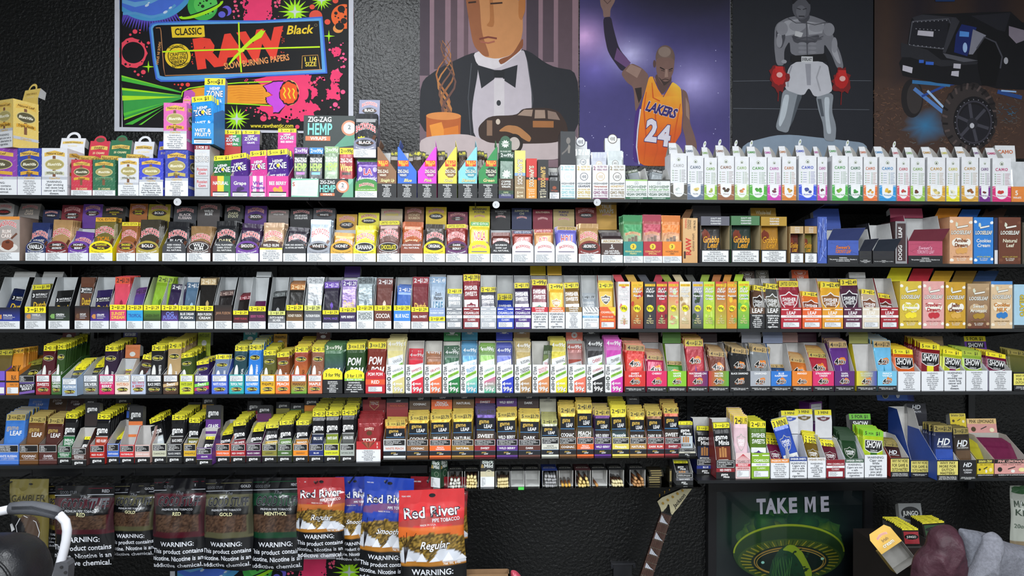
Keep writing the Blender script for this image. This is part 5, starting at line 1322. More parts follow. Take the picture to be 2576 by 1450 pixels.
def grabba(x0,x1,top,c,pc,word,wd,cap=9,seal='2c2a2a',hdr=None,leaf='7a3420'):
    b=Box(2,x0,x1,words=wd+' window box',flav='')
    h=b.H(top);w=b.w;d=.09;m=MB();th=.0008
    hh=h*.80;lw=h*.29
    m.slab([(-w/2,0,0),(w/2,0,0),(w/2,0,lw),(-w/2,0,lw)],(0,-1,0),th,'202024','b8a680')
    m.slab([(-w/2,0,hh),(w/2,0,hh),(w/2,0,h),(-w/2,0,h)],(0,-1,0),th,c,'b8a680')
    for sg in (-1,1):m.slab([(sg*w/2,0,0),(sg*w/2,d,0),(sg*w/2,d,h),(sg*w/2,0,h)],(sg,0,0),th,c,'b8a680')
    m.slab([(-w/2,d,0),(w/2,d,0),(w/2,d,h),(-w/2,d,h)],(0,-1,0),th,'b8a680',c)
    m.box((-w/2,0,h-.0008),(w/2,d,h),c);m.box((-w/2,0,0),(w/2,d,.0008),c)
    b.part('window_box_body',m.mesh('window_box_body','card'));b.d=d;b.hb=h
    a=Art();W=b.wp;H=h/b.sl
    for i,t in enumerate(('QUALITY AND','FRESHNESS','GUARANTEED')):a.txt(t,W*.52,H*(.95-.055*i),H*.032,'eceef0',w=W*.36)
    b.front(a,x=-w/2);b.warns([(9,'cap',W*.02,H*.01,W*.98,H*.28)],xo=-w/2)
    def ga(a,w,h):
        a.blob(-w*.2,h*.66,w*.2,h*.14,leaf,14,.2);a.txt('Grabba',w*.05,h*.56,h*.15,'d89a2c',w=w*.8,sh=.2,out='241408',ost=4);a.txt('Leaf',w*.1,h*.42,h*.13,'d89a2c',w=w*.5,sh=.2,out='241408',ost=4);a.txt(word,-w*.05,h*.29,h*.07,'e8e4dc',w=w*.7)
    b.fill(3,top+14,pc,pc,ga,None,'leaf_wrap_pouch',wd.split(' ')[0]+' leaf wrap pouch',lean=2,sp=.02,wf=.72,xo=-.1,jx=0)
    if hdr:b.header(*hdr[:4],hdr[4],(lambda a,w,h:a.txt(hdr[5],w/2,h*.5,h*.4,'e8dcb8',w=w*.6))if len(hdr)>5 else None,tilt=12)
    return b
grabba(1762,1836,544,'5f5f6a','2a2726','whole-leaf','grey-topped',hdr=(1742,516,1822,545,'3f3d42'))
grabba(1838,1912,543,'47784e','24332c','','green-topped')
grabba(1913,1980,545,'b08a2a','a5752a','','mustard-topped',hdr=(1887,523,1962,546,'a8842e','Whole-leaf'))
grabba(1987,2022,569,'c4a676','5a2c24','','small cream-topped')
grabba(2023,2056,569,'b8925c','6a6428','','small tan-topped')
def flapbox(x0,x1,top,lipy,c,wd,flav,tc,fl,hdr=None,body=True,wt=5):
    """front with black warning, printed band, torn flap leaning out above it"""
    b=Box(2,x0,x1,words=wd,flav='')
    h=b.H(lipy);b.tray(h,.11,b.H(top),c,'d4d4d4',None,None,.25)
    a=Art();W=b.wp;H=h/b.sl;a.rect(0,H*.36,W,H,c)
    for i in range(9):a.line([(W*RND.random(),H*RND.uniform(.4,.98)),(W*RND.random(),H*RND.uniform(.4,.98))],1.2,mixc(c,'101030',.3 if i%2 else .1))
    if flav:
        for i,t in enumerate(flav.split('/')):a.txt(t,W*.5,H*(.7-.18*i),H*.14,tc,w=W*.5,sh=.2,out='241a14',ost=4)
    b.front(a,x=-b.w/2);b.warns([(wt,'blh',0,0,W,H*.36)],xo=-b.w/2)
    q=MB();w=b.w;q.slab([(-w/2,0,h),(w/2,0,h),(w/2+.02,-.012,h+.045),(-w/2+.014,-.012,h+.04)],(0,-1,-.3),.0008,fl,'c8c8c8');b.part('torn_flap',q.mesh('torn_flap','card'))
    if hdr:b.header(*hdr,c,None,tilt=14,ear='d0d0d0')
    return b
b=Box(2,2056,2080,'wrap_carton',words='narrow blue graffiti-print carton',flav='')
b.carton(b.H(546),.1,'4a62b8','3f56a8',lambda a,w,h:(a.rect(0,0,w,h,'4560b4'),[a.line([(w*RND.random(),h*RND.random()),(w*RND.random(),h*RND.random())],1.4,'8a9cdc' if i%2 else '2a3a80')for i in range(16)],None)[-1])
flapbox(2081,2160,572,605,'3f5ab0','blue graffiti-print box with torn leaning flap',"Sweet's/TORONTO LEAF",'e07a3a','2a3566',(2100,523,2166,570))
flapbox(2160,2193,575,632,'2a2a2c','narrow black box beside the blue graffiti box','','e0e0e0','1c2030')
flapbox(2195,2250,560,632,'26262a','black box with dark torn flap in front of a brown carton','','e0e0e0','1a2230')
b=Box(2,2252,2282,'wrap_carton',words='grey and brown carton with sideways white lettering',flav='LEAF')
b.carton(b.H(557),.09,'9a9a9c','4a3234',lambda a,w,h:(a.rect(0,0,w,h,'8f8f92'),a.rect(w*.12,h*.06,w*.88,h*.95,'3f2a2c'),a.txt('LEAF',w*.4,h*.74,w*.3,'e6e6e6',w=h*.3,rot=math.pi/2),a.txt('DOGG',w*.4,h*.26,w*.3,'e6e6e6',w=h*.36,rot=math.pi/2),None)[-1])
flapbox(2284,2371,541,607,'b84a68','pink marbled box with wine-red torn flap',"Sweet's/TORONTO LEAF",'f0a8c0','6a2434',(2256,524,2342,541))
LOOSE(2,2388,2447,546,'dba67e','Amber/Dream','8a4a24','peach carton with cloud pictures','d88a24',deco='d8a058',fy=30,sm='8a4a34')
LOOSE(2,2449,2499,547,'2f7fd0','Cookies/Cream','f0ece4','bright blue carton with cookie picture','2a62b0',deco=None,cloud='f0f2f4',fy=28,sm='d8d24a')
b=Box(2,2501,2510,'wrap_carton',words='navy carton edge between blue and brown cartons',flav='')
b.carton(b.H(548),.09,'2a2c4a','2a2c4a',lambda a,w,h:(a.rect(0,h*.3,w,h,'2a2c4a'),a.rect(0,0,w,h*.3,'d8d8dc'),None)[-1])
LOOSE(2,2512,2568,547,'6a3a28','Natural/Leaf','e8e4cc','dark brown carton','3a2418',deco=None,cloud='7a4a34',fy=30,sm='c8b04a')
LOOSE(2,2572,2626,560,'4a4438','Leaf','e8e4cc','dark carton cut off by the right edge',None,deco=None,cloud='5a5448')
# ================================================================ third shelf
def DUT(x0,x1,lipy,lipf,pc,pc1,top,words,flav,pf=None,st=None,n=6,lean=8,dl=0.0,tw=0.0,kind='foil_cigarillo_pouch',inner='c4c8ca',back=697,mat='foil',tc='17171a',hdr=None,sp=.0084,rear=0.0,d=None,pw=None):
    b=Box(3,x0,x1,words=words+' display box',flav=flav.replace('/',' '))
    b.lip(lipy,lipf,d or b.need(n,sp,lean,dl,top),b.H(back),tc=tc,inner=inner,run=.6)
    if n:b.fill(n,top,pc,pc1,pf,st,kind,pw or (words.split(' ')[0]+' cigarillo pouch'),lean=lean,dl=dl,tw=tw,sp=sp,mat=mat,wf=.94,tallrear=rear)
    if hdr:b.header(*hdr[:4],hdr[4],None,tilt=25,ear='a8acae')
    return b
S3=lambda c,t='2 $1.29',tc='e8e8ea':strip_fn(t,c,tc,.86)
DUT(-14,51,774,dm_lip('2a3a9a','PALMA'),'1c2c6a','141c3a',734,'dark blue','PALMA',dm_pouch(),None,5,22,tw=8,kind='three_cigar_pouch',hdr=(2,682,56,702,'d4d4d2'))
DUT(62,116,772,dm_lip('8a8c92','VANILLA',price='3 $1.99'),'1a1a1c','3a3a3c',718,'grey and yellow','VANILLA',dm_pouch(),strip_fn('3 FOR $1.99','d8d028','1c1a0c',.88),7,10,tw=-4,kind='three_cigar_pouch',hdr=(106,682,164,704,'d4d4d2'))
DUT(122,176,771,dm_lip('2c3a2a','GREEN','7aa85a'),'18191a','18191a',734,'black-green','GREEN',dm_pouch(),None,6,14,tw=-4,kind='three_cigar_pouch')
DUT(188,226,770,dm_lip('5a3426','CHOCOLATE','6a4a34',wt=7),'2a1e1a','6a4434',699,'chocolate','CHOCOLATE',dm_pouch(),None,6,5,kind='three_cigar_pouch')
DUT(227,275,772,dm_lip('4a2a8a','GRAPE'),'1c1630','2a2050',733,'deep purple','GRAPE',dm_pouch(),None,6,12,tw=-5,kind='three_cigar_pouch')
DUT(276,318,767,dutch_lip('d23a78','SUNSET/DREAM','d23a78',fc='f0d03a',big=1.2),'c83a68','d8505a',698,'hot pink','SUNSET DREAM',dutch_pouch('Dutch','5a1a3a','8a2040'),S3('d8502c',tc='4a1a14'),9,4,rear=.004)
DUT(319,360,768,dutch_lip('2f9fd8','TROPICAL','2f9fd8',fc='2a4aa0',big=1.3),'3a5a98','5a2c7a',731,'cyan','TROPICAL',None,S3('5a2c70',tc='2a1438'),8,20,dl=-2,tw=-6)
DUT(361,405,768,dutch_lip('28341c','GREEN ENVY','5a8a2c',fc='2a3a18'),'7aa030','8fb834',697,'olive green','GREEN ENVY',dutch_pouch('Dutch','2a3a14','5a7a20'),S3('a8c83a',tc='3a4a14'),9,14,tw=6,inner='d0e0a8')
DUT(406,449,768,dutch_lip('5a3a8a','OG/FUSION','1a1626',fc='7a8ae0',big=1.4),'3a2a58','241c38',718,'black and purple','OG FUSION',dutch_pouch('Dutch','d8d8e0','b0a0d0'),S3('2a2240'),8,12,tw=4)
DUT(449,492,769,dutch_lip('3a4654','BLUE DREAM/FUSION','1c2026'),'2a3038','5a7a98',712,'black and slate','BLUE DREAM FUSION',dutch_pouch('Dutch','8ac0e0','9ab8d0'),S3('4a6a88'),3,14)
DUT(493,537,770,dutch_lip('5a544c','IRISH FUSION/CREAM','17171a'),'1c1a18','1c1a18',701,'black and taupe','IRISH FUSION',dutch_pouch('Dutch','c8a050','b09a6a'),S3('c0a678',tc='e8dcc0'),9,6,rear=.004)
DUT(539,584,768,dutch_lip('4a3028','JAVA FUSION','1e1816',price=None,fc='a87a5a'),'1e1a1a','1e1a1a',735,'dark coffee','JAVA FUSION',dutch_pouch('',crest='4a3a34'),S3('4a302c',tc='b09a90'),9,16,dl=-1.2,tw=-3)
DUT(586,625,782,dutch_lip('4a1820','SWEET FUSION','2a1418',fc='b03a48',price='2 $1.29'),'1e1818','1e1818',747,'black and crimson','SWEET FUSION',dutch_pouch('',crest='4a3a34'),S3('7a1c2c',tc='e0c0c4'),9,26,dl=-2.2,tw=-4)
DUT(626,669,771,dutch_lip('4a2040','BERRY FUSION','2a1c24',fc='a84a78'),'3a1830','5a1c4a',748,'black and plum','BERRY FUSION',None,S3('6a1c54',tc='9a5a88'),4,30,dl=-3,hdr=(625,683,662,694,'c4c8ca'))
DUT(674,718,783,dutch_lip('8a8c90','DUTCH BLEND/SILVER','222326',pc='d8dc7a'),'1c1d1e','1c1d1e',739,'black and silver','DUTCH BLEND',dutch_pouch('Dutch','8a7444','9a9a9a'),S3('4a4f50',tc='8a9090'),7,20,dl=-1.5,tw=-5)
DUT(720,763,768,dutch_lip('7a5a34','HONEY FUSION','201e1c',fc='e0d8c8'),'1e1c1a','1e1c1a',716,'black and honey-brown','HONEY FUSION',dutch_pouch('Dutch','c8843a','c87a2c'),S3('b8742c',tc='f0d8a8'),7,8,dl=-.8,rear=.012)
DUT(765,809,769,dutch_lip('7a7e84','PLATINUM FUSION','4a4c50',pc='d8dc7a'),'b0b4b8','c8ccd0',699,'steel grey','PLATINUM FUSION',dutch_pouch('Dutch','4a4e52','8a8e92'),S3('c4c8cc',tc='8a8e94'),7,5,mat='shine')
DUT(811,853,781,dutch_lip('241e3a','ROYAL HAZE','1c1a2c',fc='7a5ac0'),'1e1a24','2a2438',711,'black and violet','ROYAL HAZE',dutch_pouch('Dutch','c08a4a','5a3aa0'),S3('6a44b0',tc='d8ccf0'),8,6,rear=.008)
DUT(854,896,774,dutch_lip('3a2a54','RIPE BERRY','3a2a54',pc='f0e42a'),'7a5a9a','a090b8',706,'purple and yellow','RIPE BERRY',lambda a,w,h:(a.txt('Dutch',0,h*.5,h*.13,'d8c070',w=w*.7),a.txt('Leaf',w*.1,h*.28,h*.11,'f0eef4',w=w*.5,sh=.3)),S3('5a3a90'),6,6,mat='shine',hdr=(867,668,908,692,'4a3278'))
DUT(897,940,769,dutch_lip('d4d8d8','DIAMOND/FUSION','d4d8d8',fc='5a6468',big=1.4),'9aa6ac','8a9498',699,'pale silver','DIAMOND FUSION',dutch_pouch('Dutch','2a2e30','6a7a80'),S3('6a7478',tc='3a4044'),7,5,mat='shine')
DUT(941,985,769,dutch_lip('6a3a30','COCOA','6a3a30',fc='f4f0ec',big=1.7),'5a302a','6a3a34',702,'cocoa brown','COCOA',dutch_pouch('Dutch','f0ece8','d0c0b0'),S3('6a3430'),7,5)
DUT(990,1033,769,dutch_lip('3f86d8','BLUE RAZZ','3f86d8',fc='f0f2f8',big=1.4),'2f5aa8','2f5aa8',724,'bright blue','BLUE RAZZ',dutch_pouch('Dutch','d0daf0','a0b8e0'),S3('3464b4'),9,10,dl=-1.2,tw=3,rear=.006)
DUT(1034,1078,773,dutch_lip('7a2a2c','REAL SWEET','7a2a2c'),'5a2428','7a2a34',698,'wine red','REAL SWEET',lambda a,w,h:(a.txt('Dutch',0,h*.42,h*.13,'d8b050',w=w*.76),a.txt('Leaf',w*.14,h*.22,h*.12,'f2eef0',w=w*.44,sh=.3)),S3('9a2434'),5,4)
def rc_lip(a,w,h):
    a.rect(0,h*.3,w,h,'8fa4cc');a.txt('ALL NATURAL LEAF WRAPPED',w/2,h*.87,h*.045,'e0e6f4',w=w*.84);a.txt('RUSSIAN CREAM',w/2,h*.76,h*.09,'eaf0fa',w=w*.84);price_tag(a,0,h*.36,w,h*.58,'2 $1.49');return [(6,'sg',0,0,w,h*.3)]
DUT(1079,1120,775,rc_lip,'c8ccd0','8aa4c0',698,'periwinkle blue','RUSSIAN CREAM',lambda a,w,h:(a.txt('Dutch',0,h*.66,h*.07,'30343a',w=w*.4),a.txt('Masters',0,h*.58,h*.07,'30343a',w=w*.6),a.txt('LEAF',0,h*.42,h*.17,'4a7a98',w=w*.66),a.line([(w*-.1,h*.1),(w*.06,h*.26)],w*.16,'8a5430'),a.line([(w*.1,h*.1),(w*.22,h*.24)],w*.14,'7a4828')),S3('8aa8c8','2 $1.49'),6,4,back=690)
SS=lambda t:strip_fn(t,'f0e020','1c1a0c',.875)
def SW(x0,x1,c,flav,lipf,pouch,pc,pc1,top,t,wd,n=7,lean=6,dl=0.0,rear=0.0,back=692,hdr=None,tc=None,st=None,tw=0.0):
    return DUT(x0,x1,773,lipf,pc,pc1,top,wd,flav,pouch,st or SS(t),n,lean,dl,tw,'sweet_cigarillo_pouch','c9cbcb',back,'foil',tc or c,hdr,rear=rear,pw=wd.split(' ')[0]+' and white cigarillo pouch')
SW(1122,1163,'84888e','SILVER',sw_lip('84888e','SILVER'),sw_pouch('8a8e94','9a9ea2','7a7e84'),'8a8e92','8a8e92',728,'2 $1.19','grey',2,8)
SW(1165,1207,'8a2c34','ORIGINAL',sw_lip('8a2c34','ORIGINAL'),sw_pouch('7a2830',sc='7a2434'),'7a2830','8a2c34',691,'2 $1.39','dark red',7,3)
SW(1208,1249,'b4b8be','DIAMONDS',sw_lip('b4b8be','DIAMONDS'),sw_pouch('3a3a44','a8acb0','5a5660'),'4a4a54','4a4a54',724,'2 $1.39','light grey',4,12,dl=-2)
SW(1250,1293,'2f4ab8','BLUEBERRY',sw_lip('2f4ab8','BLUEBERRY'),sw_pouch('2a3f9a'),'2a3f9a','2a3f9a',755,'2 $1.19','royal blue',9,34,dl=-4.2)
SW(1294,1336,'4a2a80','GRAPE',sw_lip('4a2a80','GRAPE'),sw_pouch('3a2454'),'2e2040','2e2040',713,'2 $1.19','purple',8,10,dl=-1)
SW(1337,1379,'c82a3c','CIGARILLOS',sw_lip2('c82a3c','SWISHER/SWEETS',2),sw_pouch('6a2434',sc='2a6a54'),'6a2434','6a2434',704,'2 99¢','red-banded white',8,8,dl=-.7,hdr=(1333,667,1372,690,'e0c030'),tc='e4e4e6')
SW(1380,1421,'e07a2c','MANGO LEMONADE',sw_lip2('e07a2c','MANGO/LEMONADE',2),lambda a,w,h:(shield(a,0,h*.56,w*.56,h*.18,'a8844a'),a.rect(-w*.45,h*.18,w*.45,h*.36,'e08a2c'),a.txt('MANGO',0,h*.3,h*.06,'f4ecd8',w=w*.6),a.txt('LEMONADE',0,h*.23,h*.06,'f4ecd8',w=w*.8)),'e09a34','e8b83a',716,'2 99¢','orange-banded white',7,8,dl=-1,hdr=(1374,667,1410,690,'e8b83a'),tc='e4e4e6')
SW(1422,1464,'8a6a34','CIGARILLOS',sw_lip2('8a6a34','SWISHER/SWEETS',3),sw_pouch('7a5c2c',sc='7a5c34'),'6f5428','7a5c2c',713,'2 $1.19','brown-banded white',8,8,dl=-.7,tc='e4e4e6',tw=-3)
def cnc(a,w,h):
    a.rect(0,0,w,h,'e4e6e8')
    for i in range(5):a.line([(w*(.1+.2*i),h),(w*(.3+.2*i),h*.8)],1.2,'2a2a2e')
    a.txt('CIGARILLOS',w/2,h*.72,h*.08,'5a5e64',w=w*.84);a.rect(0,h*.5,w,h*.6,'5aa8d8');a.txt('COOKIES N CREAM',w/2,h*.55,h*.055,'f0f4f8',w=w*.86);a.txt('LIMITED EDITION',w/2,h*.4,h*.055,'6a6e74',w=w*.8);return [(6,'frm',w*.14,h*.05,w*.92,h*.3)]
SW(1465,1507,'e4e6e8','COOKIES N CREAM',cnc,sw_pouch('5a6a78','d0d4d8','3a3e44'),'a8b0b8','b8c0c8',745,'2 $1.19','white striped',7,26,dl=-2.5,st=strip_fn('2 $1.19','c0c6cc','2a2c30',.875))
def mbz(a,w,h):
    a.rect(0,0,w,h,'e0602c');a.poly([(w*.5,h),(w,h),(w,h*.55)],'e8c834');a.txt('CIGARILLOS',w/2,h*.76,h*.085,'f6e8d8',w=w*.84);a.rect(0,h*.5,w,h*.6,'c84a24');a.txt('MANGO BLAZE',w/2,h*.55,h*.055,'f6e8d8',w=w*.7);a.txt('LIMITED EDITION',w/2,h*.41,h*.055,'f2e040',w=w*.8);return [(6,'frm',w*.1,h*.06,w*.9,h*.31)]
SW(1508,1549,'e0602c','MANGO BLAZE',mbz,lambda a,w,h:(shield(a,0,h*.62,w*.6,h*.2,'4a4438'),a.rect(-w*.45,h*.09,w*.45,h*.46,'d8642c'),a.txt('MANGO',0,h*.34,h*.08,'f4dcc8',w=w*.6),a.txt('BLAZE',0,h*.23,h*.08,'f4dcc8',w=w*.6)),'b8a83a','d8a83a',713,'2 $1.39','orange and yellow',7,8,dl=-.7,rear=.008)
for x0,x1,c0,c1,flav,bl,wd,fl in ((1554,1585,'e4dede','dcd4d6','Strawberry/Cream',['d03038','f0eaea','e8e2e2'],'white and red','c84a54'),(1587,1618,'8a2418','e8b030','Peach',['e88a24','f0c83a','c83a24'],'orange-red peach','c8a04a'),(1620,1650,'2c2d34','33343a','Black',['34353c','2a2b32'],'charcoal','4a4c54'),(1650,1679,'8a1c28','b02434','Strawberry/Kiwi',['c82c3c','6ab03a','2a5a40','3a1c24'],'dark red and green','b03a4a'),(1680,1708,'b8dc7a','e8505a','Watermelon',['e85a64','f08a8a','d8e8b0'],'pink and pale green','8a9a3a'),(1709,1738,'c8a878','e8e0cc','Vanilla',['efe8d8','d8c49a','a8844a'],'cream and tan','c8b894'),(1741,1769,'2a3a20','a8a8c0','Natural',['2f4a26','3a5a30','24361c'],'dark leaf-green','4a4a44'),(1769,1798,'a8c83c','b8d84c','White/Grape',['a8cc3c','c8e06a','8ab03a'],'light green grape','8aa03c'),(1799,1828,'a8b83a','c83a34','Mango-/licious',['d8743a','c8a83a','a83024'],'red-to-green mango','a86a3a'),(1828,1854,'c88a2c','d8862c','Passion',['e89a2c','e8c83a','5a3a1c','7aa03a'],'orange fruit','c88a3a'),(1856,1885,'4aa044','c8e02c','GREEN/Candela',['5ab84c','c4e030','8ac83a'],'lime green','a8c83c')):
    b=Box(3,x0,x1,'wrap_carton',words=wd+' narrow carton',flav=flav.replace('/',' '))
    b.carton(b.H(709 if x0<1855 else 708),.085,c1,c0,flat_art(c0,c1,flav,bl),top='9a9a92')
    q=MB();w=b.w;t=RND.choice((.012,-.012,-.014));q.slab([(-w*.45,.05,b.hb),(w*.3,.05,b.hb),(w*.3+t,.062,b.hb+.026),(-w*.45+t,.062,b.hb+.026)],(0,-1,.2),.0008,fl,'b8b8b0');b.part('lid_flap',q.mesh('lid_flap','card'))
def LEAF(x0,x1,c,flav,pc,top,wd,price='$2.49',n=5,lean=6,plain=False,hdr=None,sc='1f1a1a',lipy=774,tw=0.0,dl=0.0,lc='f4f4f4',back=700,st='e0cc2c'):
    b=Box(3,x0,x1,words=wd+' leaf cigarillo box',flav=flav)
    b.lip(lipy,leaf_lip(c,flav,lc,plain),.09,b.H(back),tc=c,inner='d2d0cc',run=.5)
    b.fill(n,top,pc,pc,leaf_pouch(pc,sc),strip_fn(('3 ' if 'x' not in price else '')+price,st,'1e1a0c',.87),'three_leaf_pouch',wd.split(' ')[0]+' three-leaf cigarillo pouch',lean=lean,sp=.009,wf=.98,tw=tw,dl=dl)
    if hdr:b.header(*hdr[:4],hdr[4],lambda a,w,h:(shield(a,w/2,h*.62,w*.66,h*.5,hdr[4],'c8c0b8'),a.txt('LEAF',w/2,h*.2,h*.22,'e0dcd8',w=w*.6)),tilt=12)
    return b
LEAF(1886,1924,'5f4634','A','5a3e2e',722,'brown and black',plain=1,sc='2a1c18',tw=8,hdr=(1866,682,1903,705,'4a382e'),lipy=774)
LEAF(1925,1963,'4a4844','B','44423e',716,'charcoal and black',plain=2,sc='5a564c',tw=5,hdr=(1912,680,1944,702,'5a564a'),lipy=774)
LEAF(1964,2016,'b02434','NEON NIGHTS','8a2434',708,'red','LIMITED EDITION x',n=4,lean=3,sc='a02838')
LEAF(2018,2067,'e0602c','PEACH BRANDY','d06a2c',738,'bright orange',tw=5,lean=8,sc='7a3a24',hdr=(2003,679,2045,704,'d0582c'),n=6,dl=-.8)
LEAF(2068,2121,'e09a2c','HONEY','d8a02c',712,'golden yellow',tw=3,lean=5,sc='8a5a2c',n=5)
LEAF(2122,2168,'5a2440','AROMATIC','4a2038',704,'plum',lean=3,sc='2f2030',n=4)
LEAF(2169,2213,'e0d4c0','IRISH CREAM','b8a490',732,'cream',tw=6,lean=8,sc='7a4a34',lc='f4f2ee',n=5,hdr=(2137,685,2180,700,'d4d4d2'))
LEAF(2215,2260,'a01f2c','ORIGINAL','8a1c28',744,'crimson red',tw=7,lean=18,n=6,sc='5a3028',dl=-1.5)
LOOSE(3,2263,2318,708,'d0b43c','Banana/Dream','f0e040','mustard carton with banana picture','e8e024',deco='f0dc2c',fy=36)
b=LOOSE(3,2321,2375,708,'e0a4a0','Strawberry/Dream','c03038','rose pink carton with strawberry picture','c82a3c',deco='c02c38',fy=34,sm='a05a5a')
LOOSE(3,2378,2429,710,'c89a2c','Jello/Dream','7a3a24','golden brown carton with cloud','d8a82c',deco='d8a84a',fy=30)
LOOSE(3,2433,2489,714,'b89a74','Sweet/Aromatic','f0ece0','tan-to-brown carton with gold coin','8a6a1c',deco='a8842c',bg2='6a3a28',fy=34,cloud='c8aa84')
LOOSE(3,2492,2547,708,'dcbf98','Cookies/MILK','d8882c','tan carton with blue bowl','24406a',deco='2f7ac0',fy=28,band='4a86c8',cloud='efe2cc')
b=Box(3,2550,2606,'wrap_carton',words='light blue striped carton with sideways lettering',flav='GELATO')
b.carton(b.H(716),.09,'a8cce0','98bcd4',lambda a,w,h:(a.rect(0,h*.08,w,h,'a8cce0'),a.rect(0,0,w,h*.08,'2a2a2a'),a.txt('GELATO',w*.36,h*.52,w*.18,'e0c83a',w=h*.5,rot=-math.pi/2,out='3a2a2a'),None)[-1])
# ================================================================ fourth shelf
def blk_lip(c,word,sub,wt=6):
    return lambda a,w,h:(a.rect(0,0,w,h,c),a.rect(0,h*.52,w,h*.6,'26221e'),a.txt(word,w*.6,h*.74,h*.18,'2a2018',w=w*.4),a.txt(sub,w*.6,h*.42,h*.08,'8a5a20',w=w*.6),[(wt,'frm',w*.1,h*.04,w*.98,h*.32)])[-1]
b=Box(4,-28,13,words='purple pipe-tip cigar box cut off by left edge',flav='')
b.lip(934,blk_lip('7a5ac8','',''),.14,b.H(900),tc='6a4ab8',inner='4a3a7a')
b.fill(6,885,'5a4a2a','6a5a2a',None,strip_fn('2 $1.49','b8ac2a','2a240c',.88),'cigarillo_pouch','olive-topped cigarillo pouch',lean=10)
b=Box(4,15,48,words='orange pipe-tip cigar box',flav='BLK')
b.lip(935,blk_lip('e0862c','BLK','PIPE TIP'),.16,b.H(905),tc='d07a24',inner='8a5a24')
b.fill(10,882,'d8862c','c8842c',lambda a,w,h:a.txt('BLK',0,h*.5,h*.2,'3a2a14',w=w*.7),strip_fn('2 $1.49','c8a02c','2a1c0c',.88),'cigarillo_pouch','amber cigarillo pouch',lean=14,tw=-6,sp=.0084)
b=Box(4,48,88,words='black and lilac cigarillo box',flav='BLACKOUT BERRY')
b.lip(945,lambda a,w,h:(a.rect(0,0,w,h,'16151c'),a.poly([(0,0),(w,h*.1),(w,h*.24),(0,h*.12)],'7a5aa8'),a.rect(0,h*.56,w,h*.64,'5a4a8a'),a.txt('BLACKOUT',w/2,h*.46,h*.13,'ecebf0',w=w*.9,rot=.06),a.txt('BERRY',w/2,h*.3,h*.13,'ecebf0',w=w*.7,rot=.06),[(8,'bfr',w*.04,h*.66,w*.96,h*.98)])[-1],.15,b.H(915),tc='16151c',inner='4a4a50')
b.fill(8,918,'26261e','3a3a1e',lambda a,w,h:owl_mark(a,0,h*.6,w*.4,h*.1),strip_fn('2 $1.19','8a862a','16140a'),'cigarillo_pouch','dark olive-topped cigarillo pouch',lean=28,dl=-1.5,tw=-8)
OWL(90,127,'9a2430','SWEETS','4a1820',872,'crimson red',hdr=(129,826,168,852,'5a1c26'),n=10,pt='SWEETS',rear=.003)
OWL(129,155,'3f6a30','GREEN/SWEETS','2f4a20',868,'moss green',n=13,hdr=(171,832,210,858,'2c3a24'),pt='SWEETS',rear=.003)
OWL(156,195,'8aa0bc','PLATINUM','4a5056',932,'steel blue',n=10,lean=34,dl=-2.0,fwd=.035,lipy=952,tw=-4)
OWL(209,247,'74787a','SILVER','2a2c2e',925,'mid grey',n=8,lean=34,dl=-2,tw=-6)
OWL(249,288,'d0246a','MOUNTAIN/BERRY','2c1c34',873,'magenta',n=11,pt='BERRY',hdr=(282,833,322,866,'3a3a7a'),wt=1,rear=.003)
OWL(289,328,'ead8c8','WHITE PEACH','8a6a58',932,'white and peach',tc='d0743a',n=4,lean=34,dl=-3,hdr=(320,868,358,898,'d07a4a'))
OWL(329,367,'b8c4dc','RED, WHITE/& BERRY','3a2c2c',900,'pale blue and red',tc='c0404a',n=7,lean=14,tw=8)
OWL(368,408,'1a1a1c','BLACK SWEETS','1f1f22',872,'black',n=9,pt='BLACK SWEETS',rear=.004)
OWL(410,449,'4a3426','Swirl','b09468',866,'brown and tan',n=12,swirl=['c8a878','4a3426'],rear=.003)
OWL(452,487,'c8d42c','WHITE GRAPE','3a4a20',893,'lime yellow',tc='4a5a14',n=10,lean=10,tw=-6,hdr=(478,834,512,872,'a8b82c'),pt='WHITE GRAPE',rear=.003)
OWL(489,526,'3f2470','Swirl','2f2050',914,'purple, pink and green',n=9,lean=16,tw=-10,swirl=['7ad04a','c8305a'])
OWL(532,573,'4a6ad0','WHITE RUSSIAN','6a7a9a',896,'cornflower blue',n=3,lean=8)
OWL(576,614,'2aa8a8','TROPICAL TWIST','1c3a44',873,'teal',n=9,hdr=(598,832,636,858,'2a8a8a'),pt='TROPICAL',pc1='2a4a54')
OWL(616,653,'2f8ce0','BLUE RASPBERRY','2f7ad0',870,'sky blue',n=11,rear=.004)
OWL(655,692,'ecb41e','PINEAPPLE','5a5a2c',885,'golden yellow',tc='3a2c10',n=10,hdr=(671,841,708,868,'e0a82c'),tw=-2,rear=.004)
OWL(693,730,'ec7a34','PEACH','7a4424',891,'tangerine',n=8,tw=-4,lean=10)
OWL(732,772,'6aa83a','MANGO','c87a34',876,'red-to-green',tc='4a1c14',col2='d83a34',n=11,pc1='8a2c2c',rear=.006)
OWL(774,811,'d0704c','MAPLE','8a5a44',876,'terracotta',n=7,hdr=(797,832,832,852,'5a3024'),rear=.006)
